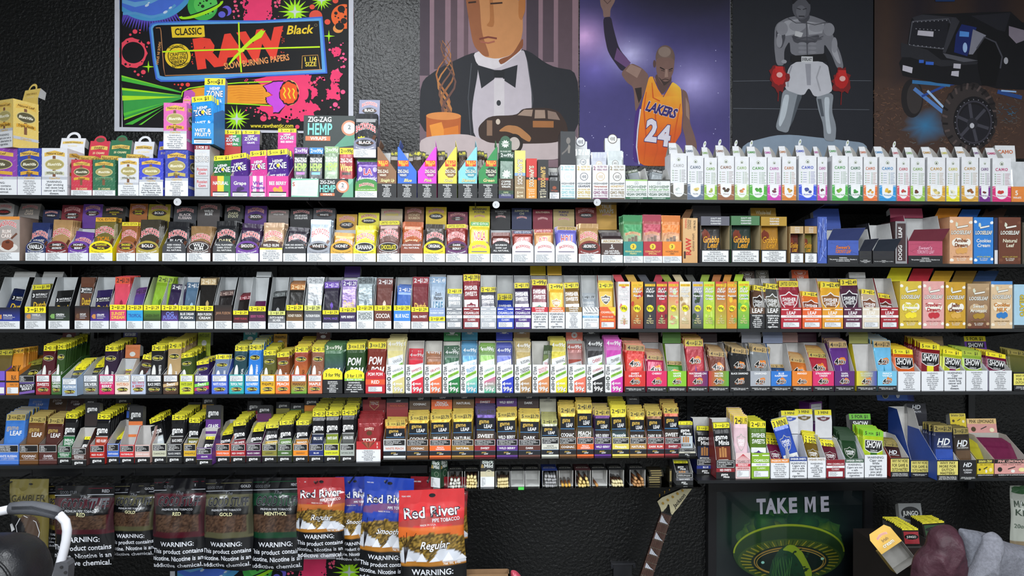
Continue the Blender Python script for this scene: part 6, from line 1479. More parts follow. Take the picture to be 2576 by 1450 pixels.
def POM(x0,x1,pc,pc1,c1,c2,price,pcol,word,sp_t,sc,stc,wd,wt,top,flav,two=True):
    b=Box(4,x0,x1,words=wd,flav=flav);h=b.H(930 if two else 927)
    b.tray(h,.15,b.H(905),c1,'b8b8b4',arch_prof(b.w,h,h*.22),h*.78,.7)
    a=Art()
    if c1!='c82430':wl=pom_lip(c1,c2,price,pcol,word,wt)(a,b.wp,h/b.sl)
    else:
        W,H=b.wp,h/b.sl;a.poly([(p[0]+W/2,p[1])for p in arch_prof(W,H,H*.22)],'c0222e');a.txt('POM POM',W/2,H*.8,H*.13,'f4f0ee',w=W*.76,sh=.1);a.rect(0,H*.36,W,H*.58,'e0562c');a.txt('RED',W/2,H*.47,H*.13,'f4f0ee');wl=[(6,'frm',W*.14,H*.06,W*.86,H*.28)]
    b.front(a,x=-b.w/2);b.warns(wl,xo=-b.w/2)
    b.fill(9,top,pc,pc1,lambda a,w,h:([a.txt('POM',(-w*.06,w*.06)[i]if two else 0,h*(.62-.2*i)if two else h*.42,h*.15,'f2f2f4',w=w*.7,sh=.15)for i in range(2 if two else 1)]),strip_fn(sp_t,sc,stc,.86),'three_pack_pouch',wd.split(' ')[0]+' three-pack cigar pouch',lean=6,dl=-.4,sp=.0084,wf=.97,tallrear=.006)
POM(812,862,'44386c','3a6a3a','17171a','17171a','3 for 99¢','e8dc2e',None,'3 FOR 99¢','3a6a34','f0f0e0','purple and black arched box',5,870,'POM',False)
POM(866,917,'1f3a1c','2a4a20','17171a','7ab83a','3 for 1.19','f0e22c','SLOW GLOW','3 FOR 1.19','f0e02c','1c1a0c','green and black arched box',1,867,'SLOW GLOW')
POM(919,969,'6a2418','7a2a1c','c82430','c82430','','c0222e',None,'3 FOR 1.39','f0e02c','1c1a0c','red arched box',1,864,'RED')
for t in ((971,1018,'d8cc8a','VANILLA','8a8e92',860,'pale yellow',dict(n=9)),(1020,1065,'dc2c40','SWEETZ','c03a4a',893,'red',dict(n=7,lean=24,dl=-3)),(1067,1111,'e8744a','GELATO','c0504a',899,'orange',dict(n=6,lean=26,dl=-4,pc='b06a34')),(1113,1157,'1f7a3c','NATURAL','4a5a54',884,'green',dict(n=5,lean=16,dl=-3,pc='23583a',hdr=(1119,829,1161,846))),(1158,1201,'4aa8cc','ISLAND/TWIST','5a9ac8',878,'cyan-to-green',dict(n=9,lean=12,dl=-2,col2='8ed0a0',pc='3a86b0',hdr=(1163,831,1204,843))),(1203,1247,'58c09a','LIMEADE','8ab0a0',876,'mint and pink',dict(n=5,lean=12,dl=-3,col2='d06a90',pc='6a9a34')),(1248,1292,'2c40c0','RAZZLETAZ','3a3e48',878,'deep blue',dict(n=7,lean=12,dl=-2,pc='3040a0',hdr=(1250,829,1291,842))),(1294,1337,'b08a5c','RUSSIAN/CREAM','4a4a4a',865,'tan',dict(n=7,lean=8,dl=-1,pc='b09a5c',hdr=(1294,829,1337,842))),(1339,1382,'d8925a','TROPICAL/BOOZ','d0707a',870,'orange-to-red',dict(n=0,col2='d88a5a')),(1384,1427,'e0d82a','BANANAZ','4a4c48',863,'yellow',dict(n=8,lean=8,dl=-1,pc='c8ba34')),(1429,1474,'e8745c','WATERMELON','5a7a5a',888,'coral',dict(n=6,lean=26,dl=-4.5,pc='b05a50',hdr=(1422,836,1464,862))),(1475,1521,'1d1c20','CHERRY','b03a4a',860,'black',dict(n=9,lean=7,pc='2a282c',rib='1d1c20',hdr=(1478,830,1520,842))),(1522,1567,'cc3aa8','STRAWBERRY','4a4c48',858,'magenta',dict(n=7,lean=6,pc='cc4ab0'))):
    b=WH(*t[:6],t[6],**t[7])
    if t[3][:4]=='TROP':
        b.fill(2,872,'4a5a34','3a4a2c',wh_pouch('TROPICAL','d0707a','6a7a4a'),None,'hemp_wrap_pouch','edge-on hemp wrap pouch',lean=3,wf=.34,tw=6,xo=.2)
k=dict
for t in ((1571,1624,'d0302c','SWEET/DELICIOUS','c8342c',873,'red',k(n=9,tw=3)),(1626,1678,'d82860','CHERRY','a82c50',901,'pink-red',k(n=9,lean=18,dl=-2,tw=4,hdr=(1600,836,1660,846,'b89a94'))),(1679,1727,'84c02c','WHITE/GRAPE','3a7a24',916,'bright green',k(n=2,lean=26,tw=3,price='4 FOR $1.29',hdr=(1655,830,1702,842,'5a8a3a'))),(1729,1781,'c02c34','WATERMELON/GRAPE','a8303c',858,'red and purple',k(n=8,colr='5a2c6a',pcr='5a2c80',price='4 FOR $1.29',strip='d8c24a',hdr=(1700,831,1752,842,'4a1c2c'))),(1782,1834,'c02c34','WATER/MELON','6a3424',891,'red and green',k(n=9,lean=14,dl=-1.5,tw=6,colr='5aa83a',pcr='2f5a24',price='4 FOR $1.29',hdr=(1760,832,1806,842,'3a2428'))),(1835,1886,'1a1a1c','BLACK DIAMOND','1e1e20',882,'black',k(n=9,lean=10,tw=6,pcr='5a5e60')),(1887,1939,'a4a8b0','DIAMOND','7a7e80',878,'silver grey',k(n=4,lean=8,tw=6,pcr='26262a',hdr=(1850,833,1912,844,'a8aab4'))),(1939,1991,'2c74c8','BLUE/RASPBERRY','20406a',924,'blue',k(n=3,lean=30,tw=3,hdr=(1906,834,1962,845,'8a94b0'))),(1992,2043,'e0802c','MANGO','b8682c',910,'orange',k(n=8,lean=22,dl=-2.4,tw=8,hdr=(1952,836,2012,845,'b08a84'))),(2044,2098,'d42c68','STRAWBERRY/CREAM','a8283c',895,'raspberry pink',k(n=10,lean=20,dl=-1.8,tw=3,price='4 FOR $1.29',strip='b8a24a',hdr=(2000,829,2060,842,'4a2438'))),(2099,2150,'5a2870','NAPA/GRAPE','5a2c7c',863,'purple',k(n=5,pcr='a88ac8',hdr=(2062,832,2118,843,'4a4450'))),(2154,2206,'e0d02c','BLUEBERRY/PINEAPPLE','7a8a3a',950,'yellow and blue',k(n=0,colr='3a50a8',tc='c8d0b8',hdr=(2112,831,2160,842,'8a8a48'))),(2207,2256,'74bede','FRENCH/VANILLA','6ab4dc',861,'light blue',k(n=13,tw=0,lean=6,price='4 FOR $1.29',pcr='2a84a0',hdr=(2170,834,2222,844,'b8bcc0'),rear=.002))):
    K4(*t[:6],t[6],**t[7])
shw=lambda c1,c2,fl:(lambda a,w,h:(a.rect(0,h*.72,w,h,'f0e020'),a.txt('5 FOR $1',w/2,h*.86,h*.16,'1c1a0c',w=w*.8),a.rect(w*.1,h*.36,w*.9,h*.68,'17171a'),a.txt('SHOW',w/2,h*.52,h*.22,'f0f0f0',w=w*.7),a.txt(fl,w/2,h*.16,h*.1,'f0e020',w=w*.6)))
SHOW(4,2258,2315,935,'c8581c','MANGO',884,'orange',3,'e8b820',n=9,lean=14,tw=2)
SHOW(4,2317,2373,935,'7a1820','SWEET',870,'maroon',0,'e8e8e8','e0d828',n=10,lean=8,tw=5,dl=-.6)
SHOW(4,2374,2428,933,'a8b024','Tropical/Twista',887,'olive yellow',1,'f0f0f0','7a2048',n=7,lean=10,tw=7,hdr=(2364,846,2420,880,'8a7454'))
SHOW(4,2429,2484,933,'8aa83a','LEMON',889,'lime',3,'c8d88a',n=7,lean=12,tw=6,strip='a8b83a',sc='3a4014')
SHOW(4,2487,2545,933,'6a1c3c','BEEBERRY',896,'wine',3,'e0c02c',n=7,lean=16,tw=8,hdr=(2462,846,2528,893,'6a34a0',shw('6a34a0','','BEE BERRY')),out='d8d4e8')
b=Box(4,2549,2606,words='black and yellow box cut off by right edge',flav='')
b.lip(937,lambda a,w,h:(a.rect(0,0,w,h,'1b1b1d'),a.rect(0,h*.3,w,h*.92,'e6dc6a'),[a.txt(t_,w*.52,h*(.8-.18*i),h*.12,'2a2410',w=w*.86)for i,t_ in enumerate(('WHY PAY MORE','FOR GAME &','DUTCH MASTERS?'))],[(0,'blk',0,0,w,h*.28)])[-1],.14,b.H(905),tc='1b1b1d',inner='5a5a4a')
b.fill(8,890,'1c3a20','6a6430',None,strip_fn('2 FOR $1.29','8a7e3a','16140a'),'cigarillo_pouch','dark green cigarillo pouch',lean=18,dl=-1,tw=8)
# ================================================================ fifth shelf, left
def gl3(x0,x1,c,flav,top,wd,hdr,pc,hc=None):
    b=Box(5,x0,x1,words=wd+' three-leaf cigar box',flav=flav)
    b.lip(1118,lambda a,w,h:(a.rect(0,0,w,h,c),a.txt(flav,w/2,h*.4,h*.11,'eceaf0',w=w*.84),a.txt('3 LEAF CIGARS',w/2,h*.28,h*.07,'c8c4c8',w=w*.6),a.line([(0,h*.2),(w,h*.2)],.5,'c8c4c8'),[(8,'bfr',w*.02,h*.6,w*.98,h*.95)])[-1],.15,b.H(1080),tc=c,inner='8a8078')
    b.fill(9,top,pc,pc,lambda a,w,h:(a.txt('game',-w*.08,h*.72,h*.1,mixc(pc,'d8b860',.6),w=w*.6),a.txt('LEAF',w*.1,h*.6,h*.09,'f0eeee',w=w*.6),[a.line([(w*q,h*.12),(w*q,h*(.3+.05*(q==0)))],w*.14,'6f4c30')for q in (-.25,0,.25)]),strip_fn('3 FOR $2.19','b8a458','2a2208',.86),'three_cigar_leaf_pouch',wd.split(' ')[0]+' leaf cigar pouch with tan strip',lean=10,sp=.009,dl=-.5,tallrear=.01,mat='foil')
    b.header(*hdr,hc or c,lambda a,w,h:(a.txt('game',w*.42,h*.8,h*.17,mixc(c,'ffffff',.25),w=w*.5),a.txt('LEAF',w*.55,h*.6,h*.13,'dcdce0',w=w*.4)),tilt=16)
gl3(-8,48,'4a7ad0','WHITE RUSSIAN',1049,'cornflower blue',(28,1002,80,1045),'3f7acc')
gl3(49,97,'6a4420','COGNAC',1056,'tobacco brown',(88,999,132,1040),'6a4424','4a3018')
gl3(98,144,'542c28','DARK',1059,'dark maroon-brown',(135,1003,184,1040),'4a2420','3a201e')
for t in ((145,180,'1f6a3c','EMERALD/SWEETS',1046,'emerald green',k(n=11,pt='EMERALD/SWEETS',win=False,hdr=(190,1005,232,1030),hcol='1f2a24',lipy=1122)),(180,218,'4a2c28','ESPRESSO/MARTINI',1112,'coffee brown',k(n=3,lean=36,fwd=.03,lipy=1127,hdr=(208,1014,246,1072),hcol='2c2020')),(226,264,'c02c24','RED RUBY',1048,'ruby red',k(n=12,pcol='a8402c',pt='RED RUBY',win=False,hdr=(264,1001,304,1030),lipy=1120,fwd=.01)),(269,300,'3f6ac8','WHITE RUSSIAN',1112,'mid blue',k(n=8,lean=34,dl=-2,tw=-8,hdr=(300,1018,326,1052))),(301,338,'d8383c','WATERMELON',1110,'watermelon red',k(n=0,hdr=(316,1022,356,1100),hcol='e0783c',lipy=1120)),(339,378,'d8b0a8','SUMMER BLEND',1110,'blush pink',k(n=0,lipy=1120,tc='f2eeee')),(383,419,'c8c8b0','DIAMOND',1060,'pale stone',k(n=6,lean=20,tw=-18,tc='2a2a2a',pcol='c0c8cc')),(420,458,'34363c','BLACK SWEETS',1050,'charcoal',k(n=12,pcol='2a2626',hdr=(415,1013,448,1040))),(462,494,'e0b02c','PINEAPPLE',1058,'pineapple yellow',k(n=11,tc='2a2a2a',pcol='6a6a24',hdr=(481,997,520,1040),htxt='PINEAPPLE')),(494,534,'5a2880','GRAPE',1112,'purple',k(n=2,lean=36,fwd=.035,lipy=1127,hdr=(515,1020,556,1092),htxt='GRAPE')),(542,579,'ec6a34','WHITE PEACH',1100,'orange',k(n=9,lean=30,dl=-1.6,tw=-8)),(580,618,'a8242c','RED SWEETS',1071,'deep red',k(n=12,lean=18,tw=-8,pcol='7a2c34',dl=-.5,hdr=(570,1010,612,1060),htxt='RED SWEETS')),(619,657,'5a1c54','BLACK CHERRY',1090,'mulberry',k(n=6,lean=28,dl=-1.4,tw=-6,hdr=(638,1020,678,1062),pcol='4a1c3c')),(659,697,'8a8438','HONEY',1078,'olive',k(n=12,lean=20,dl=-1,tw=-5,pcol='b89a44',tc='2a2a2a',hdr=(674,1012,708,1045))),(698,735,'4a6a34','GREEN',1066,'leaf green',k(n=12,lean=12,dl=-.6,tw=-3,pcol='6a8a4a',hdr=(710,1015,748,1045))),(737,775,'ec8e24','MANGO',1066,'amber',k(n=11,lean=12,dl=-.6,tw=-1,tc='2a2a2a',pcol='b07a34',hdr=(752,1001,790,1040))),(777,814,'24347a','BLUE',1040,'navy blue',k(n=12,lean=6,pcol='28304a',hdr=(795,993,830,1028),rear=.003)),(815,853,'d8dc2c','WHITE GRAPE',1039,'yellow-green',k(n=12,lean=6,pcol='7a8a2c',tc='2a2a2a',hdr=(833,995,868,1026),rear=.003)),(855,892,'a8b0a8','NATURAL SILVER',1036,'silver-grey',k(n=12,lean=5,pcol='5a5c5a',tc='2a2a2a',hdr=(872,993,908,1024),rear=.004))):
    GAME(*t[:5],t[5],**t[6])
b=Box(5,896,958,words='red fan-wrap box with round-topped lid',flav='TENZ')
b.lip(1111,lambda a,w,h:(a.rect(0,0,w,h,'b8282c'),[a.poly([(w*.5,h*.62),(w*(.2+.12*i),h*.95),(w*(.3+.12*i),h*.97)],'9a5a3c' if i%2 else '6f3c28')for i in range(5)],a.txt('5',w*.86,h*.88,h*.1,'f0e8e0'),a.txt('2',w*.86,h*.72,h*.1,'f0e8e0'),[(9,'big',0,0,w,h*.6)])[-1],.12,b.H(1070),tc='a02428',inner='7a1c20')
b.fill(7,1060,'8a2428','8a2428',lambda a,w,h:(a.txt('TENZ',0,h*.44,h*.13,'f0e4d8',w=w*.6),a.ell(0,h*.64,w*.12,h*.06,'5a3a20',12),a.txt('SWEET',0,h*.74,h*.06,'f0d8c8',w=w*.4,arch=2)),None,'fan_wrap_pouch','dark red wrap pouch',lean=9,sp=.0105,dl=-1.2,tallrear=.02,wf=.97)
r=b.header(902,1006,962,1040,'9a2428',lambda a,w,h:(a.poly([(w*.3,h*.9),(w*.7,h*.9),(w*.7,h*.5),(w*.5,h*.2),(w*.3,h*.5)],'d8b070'),a.poly([(w*.32,h*.88),(w*.68,h*.88),(w*.68,h*.52),(w*.5,h*.24),(w*.32,h*.52)],'a02428'),a.txt('TENZ',w/2,h*.72,h*.2,'f0e4d8',w=w*.34),a.txt('5',w*.7,h*.12,h*.14,'f0e4d8'),a.txt('2',w*.9,h*.12,h*.14,'f0e4d8')),tilt=4)
a=Art();a.ell(0,0,17,13,'9a2428',20,a0=0,a1=math.pi);a.txt('SWEET',0,7,3.4,'f0dcc8');ob('lid_dome',a.mesh('lid_dome',b.sl*1.05),r,(0,-.0004,34*b.sl*1.05))
# ================================================================ fifth shelf, middle (glass)
for t in ((964,1021,'d8d8d8','WHITE PEACH',1066,'white',k(img='e0a04a',img2='d8d0c8',tc='c8603a',pc='c8803a',hdr=(967,1003,1024,1032),hc='8a2c2c',wt=3)),(1023,1078,'8a5c34','COGNAC',1050,'brown',k(img='6a3418',hdr=(1026,996,1082,1030),hc='5a4430')),(1080,1135,'ec6a2c','PEACH/SANGRIA',1048,'orange',k(img='b84a34',img2='8a9080',hdr=(1084,992,1138,1030),price='5 FOR $3.79')),(1136,1192,'a07430','NATURAL',1046,'ochre',k(img='7a5a3a',hdr=(1141,992,1196,1028),hc='7a5a2c',price='5 FOR $3.79')),(1193,1247,'8a1f28','SWEET',1034,'crimson',k(img='8a5a44',img2='9a8474',hdr=(1198,988,1248,1026),pc='3a2a5a',strip='3a2c5c')),(1249,1303,'5a2c80','WILD BERRY',1042,'purple',k(img='4a5a9a',img2='2a2030',hdr=(1250,989,1304,1026))),(1304,1360,'5a3028','DARK',1046,'dark brown',k(img='5a3a20',hdr=(1305,992,1360,1027),hc='3a2420',price='5 FOR $3.79'))):
    GLEAF(*t[:5],t[5],**t[6])
for t in ((1362,1406,'d4d4c8','WHITE/CHOCOLATE',1060,'off-white',k(img='d8ceb0',img2='8a8474',tc='3a3a3a',pc='8a8c78',strip='a8a45a',n=7,hdr=(1362,998,1404,1014),hc='c4c2ae')),(1407,1450,'7a5430','COGNAC',1030,'tobacco',k(img='7a3a1a',n=6)),(1451,1494,'e8692c','PEACH/SANGRIA',1020,'bright orange',k(img='c8503a',img2='a0a090',n=5)),(1495,1538,'5a2884','WILD BERRY',1036,'violet',k(img='5a6aa8',img2='3a2438',n=6,pc='5a3a6a')),(1540,1583,'e0cc5a','Pineapple',1032,'pale yellow',k(img='c8702c',img2='4a8a98',n=9,strip='ecdc2c',pc='b8a838',hdr=(1535,988,1572,1010),price='2 $1.29')),(1584,1627,'b08444','NATURAL',1040,'golden tan',k(img='5a4028',n=6,hdr=(1578,992,1608,1012),hc='1c1c20')),(1628,1671,'b8443c','DARK RUM',1038,'brick red',k(img='3a4a30',n=6,pc='6a4a34')),(1672,1714,'8a2430','SWEET',1030,'wine red',k(img='8a6a58',img2='6a5a4c',n=7,pc='8a4430'))):
    GLEAF(*t[:5],t[5],**{**dict(price='2 $1.49',wt=2,lipy=1101),**t[6]})
# ================================================================ lower right shelf
MINI(1752,1798,'24348a','BLUE',1155,1078,'and blue',pcol='28304a',n=1,lean=6,hb=1060,fwd=-.06)
MINI(1801,1849,'8a2028','RED SWEETS',1158,1070,'and red',pcol='6a3024',n=2,lean=5,hb=1062)
def pep(a,w,h):
    a.rect(0,0,w,h,'e4c8c8')
    for i in range(9):a.line([(w*.5,h*.95),(w*i/8,h*.7)],.8,'c03a44')
    for i in range(8):a.line([(w*i/8,h*.3),(w*(i+1)/8,h*.5)],.7,'d06a70')
    a.txt('CIGARILLOS',w/2,h*.66,h*.1,'8a6468',w=w*.9);a.rect(0,h*.47,w,h*.58,'c42a3a');a.txt('PEPPERMINT',w/2,h*.525,h*.07,'f4e8e8',w=w*.7);a.txt('LIMITED EDITION',w/2,h*.4,h*.06,'b03a44',w=w*.8);return [(6,'frm',w*.08,h*.06,w*.92,h*.32)]
SWM(1850,1888,'c42a3a','e0c0c8',1140,1053,'red and white peppermint-pattern','PEPPERMINT',n=10,lean=6,lipf=pep,strip='e8d02c',text='2 $1.19',dl=-.3)
def swg(a,w,h):
    a.rect(0,0,w,h,'86b02c');a.txt('CIGARILLOS',w*.54,h*.7,h*.1,'f2f4ec',w=w*.84);a.rect(0,h*.48,w,h*.6,'eceef0');a.txt('WHITE GRAPE',w*.54,h*.54,h*.06,'5a3a8a',w=w*.6);a.txt('CLASSIC',w*.54,h*.4,h*.07,'e4f0c8',w=w*.5);a.rect(w*.04,h*.88,w*.4,h*.92,'f0f0f0');a.rect(w*.6,h*.88,w*.97,h*.92,'f0f0f0');return [(6,'frm',w*.12,h*.06,w*.94,h*.3)]
b=Box(6,1890,1936,words='grass green cigarillo box',flav='WHITE GRAPE')
b.lip(1140,swg,.15,b.H(1090),tc='7aa02a',inner='c8ccd0')
b.fill(9,1066,'5a7a20','4a6a20',sw_pouch('4a6a20',sc='4a2a80',flav='WHITE GRAPE'),strip_fn('2 $1.19','ecdf20','1c1a0c',.875),'sweet_cigarillo_pouch','green and white cigarillo pouch',lean=6,sp=.009,tallrear=.004)
SWM(1938,1985,'e0862c','6a1c3c',1155,1124,'orange-banded white','PASSION FRUIT',wt=3,n=8,lean=30,dl=-3,tw=6)
SWM(1986,2030,'24408a','2a4aa8',1150,1062,'blue-banded white','',wt=2,n=2,lean=10,tw=-14,hdr=(1950,1034,2004,1062))
SWM(2031,2077,'e6e6e8','6a5418',1152,1118,'gold-pouch white','',wt=1,n=9,lean=26,dl=-2.6,tw=8,hdr=(1996,1030,2046,1060))
SWM(2078,2125,'8a1c28','5a1c2c',1157,1128,'maroon','ORIGINAL',n=7,lean=30,dl=-2.5,tw=6,lipf=lambda a,w,h:(a.rect(0,0,w,h,'8a1c28'),a.txt('MINI CIGARILLOS',w/2,h*.76,h*.09,'f4ecec',w=w*.9),a.rect(0,h*.54,w,h*.66,'eceef0'),a.txt('ORIGINAL',w/2,h*.6,h*.06,'8a4a50',w=w*.5),a.txt('CLASSIC',w/2,h*.46,h*.08,'f0e8e8',w=w*.5),[(6,'frm',w*.1,h*.06,w*.9,h*.36)])[-1],hdr=(2050,1032,2092,1062))
SWM(2126,2173,'3a5a44','1c3a20',1155,1108,'dark green','',wt=2,n=11,lean=20,dl=-1.6,tw=4,strip='1c3a20',text='')
SHOW(6,2174,2231,1145,'a8c024','WHITE/GRAPE',1092,'lime green',4,'f0f0f0','3a6a24',n=5,lean=8,tw=3,strip='7ac02c',hdr=(2150,1042,2206,1085,'17171a',lambda a,w,h:(a.rect(0,h*.66,w,h,'6ab83a'),a.txt('5 FOR $1',w/2,h*.83,h*.18,'1c1a0c',w=w*.8),a.txt('SHOW',w/2,h*.44,h*.24,'f0f0f0',w=w*.7),a.txt('WHITE GRAPE',w/2,h*.12,h*.1,'e8e8e8',w=w*.6))),out='d8d8dc')
def why(lines,wt=0):
    return lambda a,w,h:(a.rect(0,0,w,h,'1a1a1c'),a.rect(0,h*.28,w,h*.94,'d8cc70'),[a.txt(t_,w/2,h*(.94-.66*(i+.5)/len(lines)),h*.46/len(lines),'2a2410',w=w*.86)for i,t_ in enumerate(lines)],[(wt,'blk',0,0,w,h*.27)])[-1]
L3=('WHY PAY MORE','FOR GAME &','DUTCH MASTERS?')
HD(2240,2287,1152,why(L3),'6a241c','SWEET',1128,'red-sided yellow-label',n=9,lean=28,dl=-2.6,tw=6,tc='a82c24',price='3 FOR $1.29')
HD(2291,2336,1158,why(L3,2),'2a4a9a','',1128,'white-backed yellow-label',n=0,tc='2a4a9a',hb=1040)
HD(2357,2410,1158,why(('WHY PAY','MORE FOR','DUTCH','MASTERS?')),'2a4aa0','PALMA',1076,'blue-sided yellow-label',n=8,lean=5,fwd=.05,tc='2a4a9c',hb=1095,hdr=(2290,1016,2352,1042),d=.17)
HD(2412,2456,1158,lambda a,w,h:(a.rect(0,0,w,h,'1c1a1e'),hd_mark(a,w/2,h*.76,h*.2,w*.7),a.txt('RUSSIAN',w/2,h*.5,h*.08,'d8d8dc',w=w*.6),a.txt('CREAM',w/2,h*.38,h*.08,'d8d8dc',w=w*.46),[(0,'blk',0,0,w,h*.2)])[-1],'5a4430','RUSSIAN/CREAM',1083,'black',n=8,lean=6,fwd=.045,price='3 FOR $1.39',d=.16)
for x0,x1,c,flav,pc,hd,wd in ((2457,2500,'d8c02c','BANANA CREAM','a8a02c',(2390,1041,2462,1072),'yellow'),(2501,2586,'d89a94','PINK LEMONADE','6a2444',(2478,1054,2552,1098),'pink')):
    b=Box(6,x0,x1,words=wd+' flavour-straw wrap box with black top edge',flav=flav)
    b.lip(1156,lambda a,w,h,c=c,flav=flav:(a.rect(0,0,w,h,c),a.rect(0,h*.76,w,h,'1c1a18'),a.txt(flav,w/2,h*.88,h*.15,'e6dc6a' if c[0:2]=='d8' and c[2]=='c' else 'e8b0a8',w=w*.8,sh=.1),a.txt('2 MINIS - HOLDS 16 EACH',w/2,h*.68,h*.07,'3a2c14',w=w*.7),a.ell(w*.16,h*.4,w*.07,w*.07,'2a241c',14),a.line([(w*.4,h*.42),(w*.62,h*.55)],h*.06,'2a2a24'),a.ell(w*.55,h*.3,w*.06,h*.1,'e8e4dc',12),a.ell(w*.82,h*.38,w*.1,h*.12,'ecdf9a',14),a.rect(0,0,w,h*.14,'1c1a18'),a.txt('SQUEEZE & POP TO ACTIVATE FLAVOR',w/2,h*.07,h*.06,'e8e8e8',w=w*.9),None)[-1],.14,b.H(1110),tc=c,inner='b8b4ac')
    b.fill(8,1130,pc,pc,None,None,'straw_wrap_pouch',wd+' wrap pouch',lean=34,dl=-1.6,tw=3,sp=.009,wf=.96)
    b.header(*hd,c,lambda a,w,h,c=c,flav=flav:(a.rect(0,h*.7,w,h,mixc(c,'f0e070',.5)),a.txt(flav,w/2,h*.84,h*.18,'3a2c14',w=w*.84),a.ell(w*.2,h*.4,w*.08,w*.08,'4a3c1c',14),a.line([(w*.45,h*.4),(w*.65,h*.55)],h*.05,'2a2a24'),a.ell(w*.82,h*.35,w*.08,h*.12,'f0e8c0',14)),tilt=10)
# small loose pieces among the lower right boxes
MINI(1700,1744,'5a5a60','BLACK SWEETS',1190,1172,'and grey',row=7,n=2,lean=30,fwd=.0)
MINI(1708,1750,'c8c4b4','DIAMOND',1128,1066,'and stone',row=8,n=2,lean=6,pcol='b9c4cc',fwd=.008,tc='2a2a2a')
# ================================================================ posters on the wall
def poster(name,x0,y0,x1,y1,draw,label,base='d8d8de',y=WALLY-.0016,origin=None,sc=1.0,thick=.0008,mat='paper',name2='print'):
    """paper sheet in photo px on the wall; draw(art) works in crop units: X = origin + sc * x, y down"""
    A,s=at((x0+x1)/2,(y0+y1)/2,y)
    w=(x1-x0)*s;h=(y1-y0)*s
    m=MB().box((-w/2,0,0),(w/2,thick,h),base)
    zb=at((x0+x1)/2,y1,y)[0].z
    o=ob(name,m.mesh(name,mat),loc=(A.x,y,zb))
    a=Art();ox,oy=origin
    def X(P):
        px=np.clip(ox+P[:,0]*sc,x0,x1);py=np.clip(oy+P[:,1]*sc,y0,y1)
        return np.column_stack([px-(x0+x1)/2,y1-py])
    a.X=X
    draw(a)
    ob(name2,a.mesh(name2,s,mat),o,(0,-.0002,0))
    tag(o,label,'poster')
    return o
def T(a,t,x,y,h,c,w=None,rot=0.0,**k):
    """text in crop units (y down): draw upright by flipping"""
    b=Art();b.txt(t,0,0,h,c,w=w,rot=0,**k)
    for V,Tr,K in zip(b.V,b.T,b.K):
        pass
    V=np.concatenate(b.V);Tr=np.concatenate(b.T);K=np.concatenate(b.K)
    cr,sr=math.cos(rot),math.sin(rot)
    P=np.column_stack([x+V[:,0]*cr+V[:,2]*sr,y-(-V[:,0]*sr+V[:,2]*cr)])
    ks=sorted(set(V[:,1]),reverse=True)
    for kk in ks:
        sel=V[:,1]==kk;idx=-np.ones(len(V),int);idx[sel]=np.arange(sel.sum())
        tt=Tr[np.all(sel[Tr],axis=1)]
        a.add(P[sel],idx[tt],K[sel])
def dots(a,lst,c,n=12):
    a.hold=True
    for x,y,r in lst:a.ell(x,y,r,r*.95,c,n)
    a.hold=False;a.k+=1
def splat(a,pts,c,jit=14,sub=5,seed=1):
    r=random.Random(seed);P=[]
    for i in range(len(pts)):
        p,q=pts[i],pts[(i+1)%len(pts)]
        for k in range(sub):
            t=k/sub;P.append((p[0]+(q[0]-p[0])*t+r.uniform(-jit,jit),p[1]+(q[1]-p[1])*t+r.uniform(-jit,jit)))
    a.poly(P,c)
def grid(a,x0,y0,x1,y1,nx,ny,fn):
    V=[];K=[];T_=[]
    for j in range(ny+1):
        for i in range(nx+1):
            x=x0+(x1-x0)*i/nx;y=y0+(y1-y0)*j/ny;V.append((x,y));K.append(C(fn(x,y))if isinstance(fn(x,y),str)else fn(x,y))
    for j in range(ny):
        for i in range(nx):
            p=j*(nx+1)+i;T_+=[(p,p+nx+1,p+1),(p+1,p+nx+1,p+nx+2)]
    a.add(V,T_,np.array(K))
def rgb(r,g,b):return tuple(lin(max(0,min(255,v)))for v in (r,g,b))
LG,PK,RD,OR,PU,BL='a6e81c','ee3a6e','e8443c','ee6428','5a48b8','4a72d8'
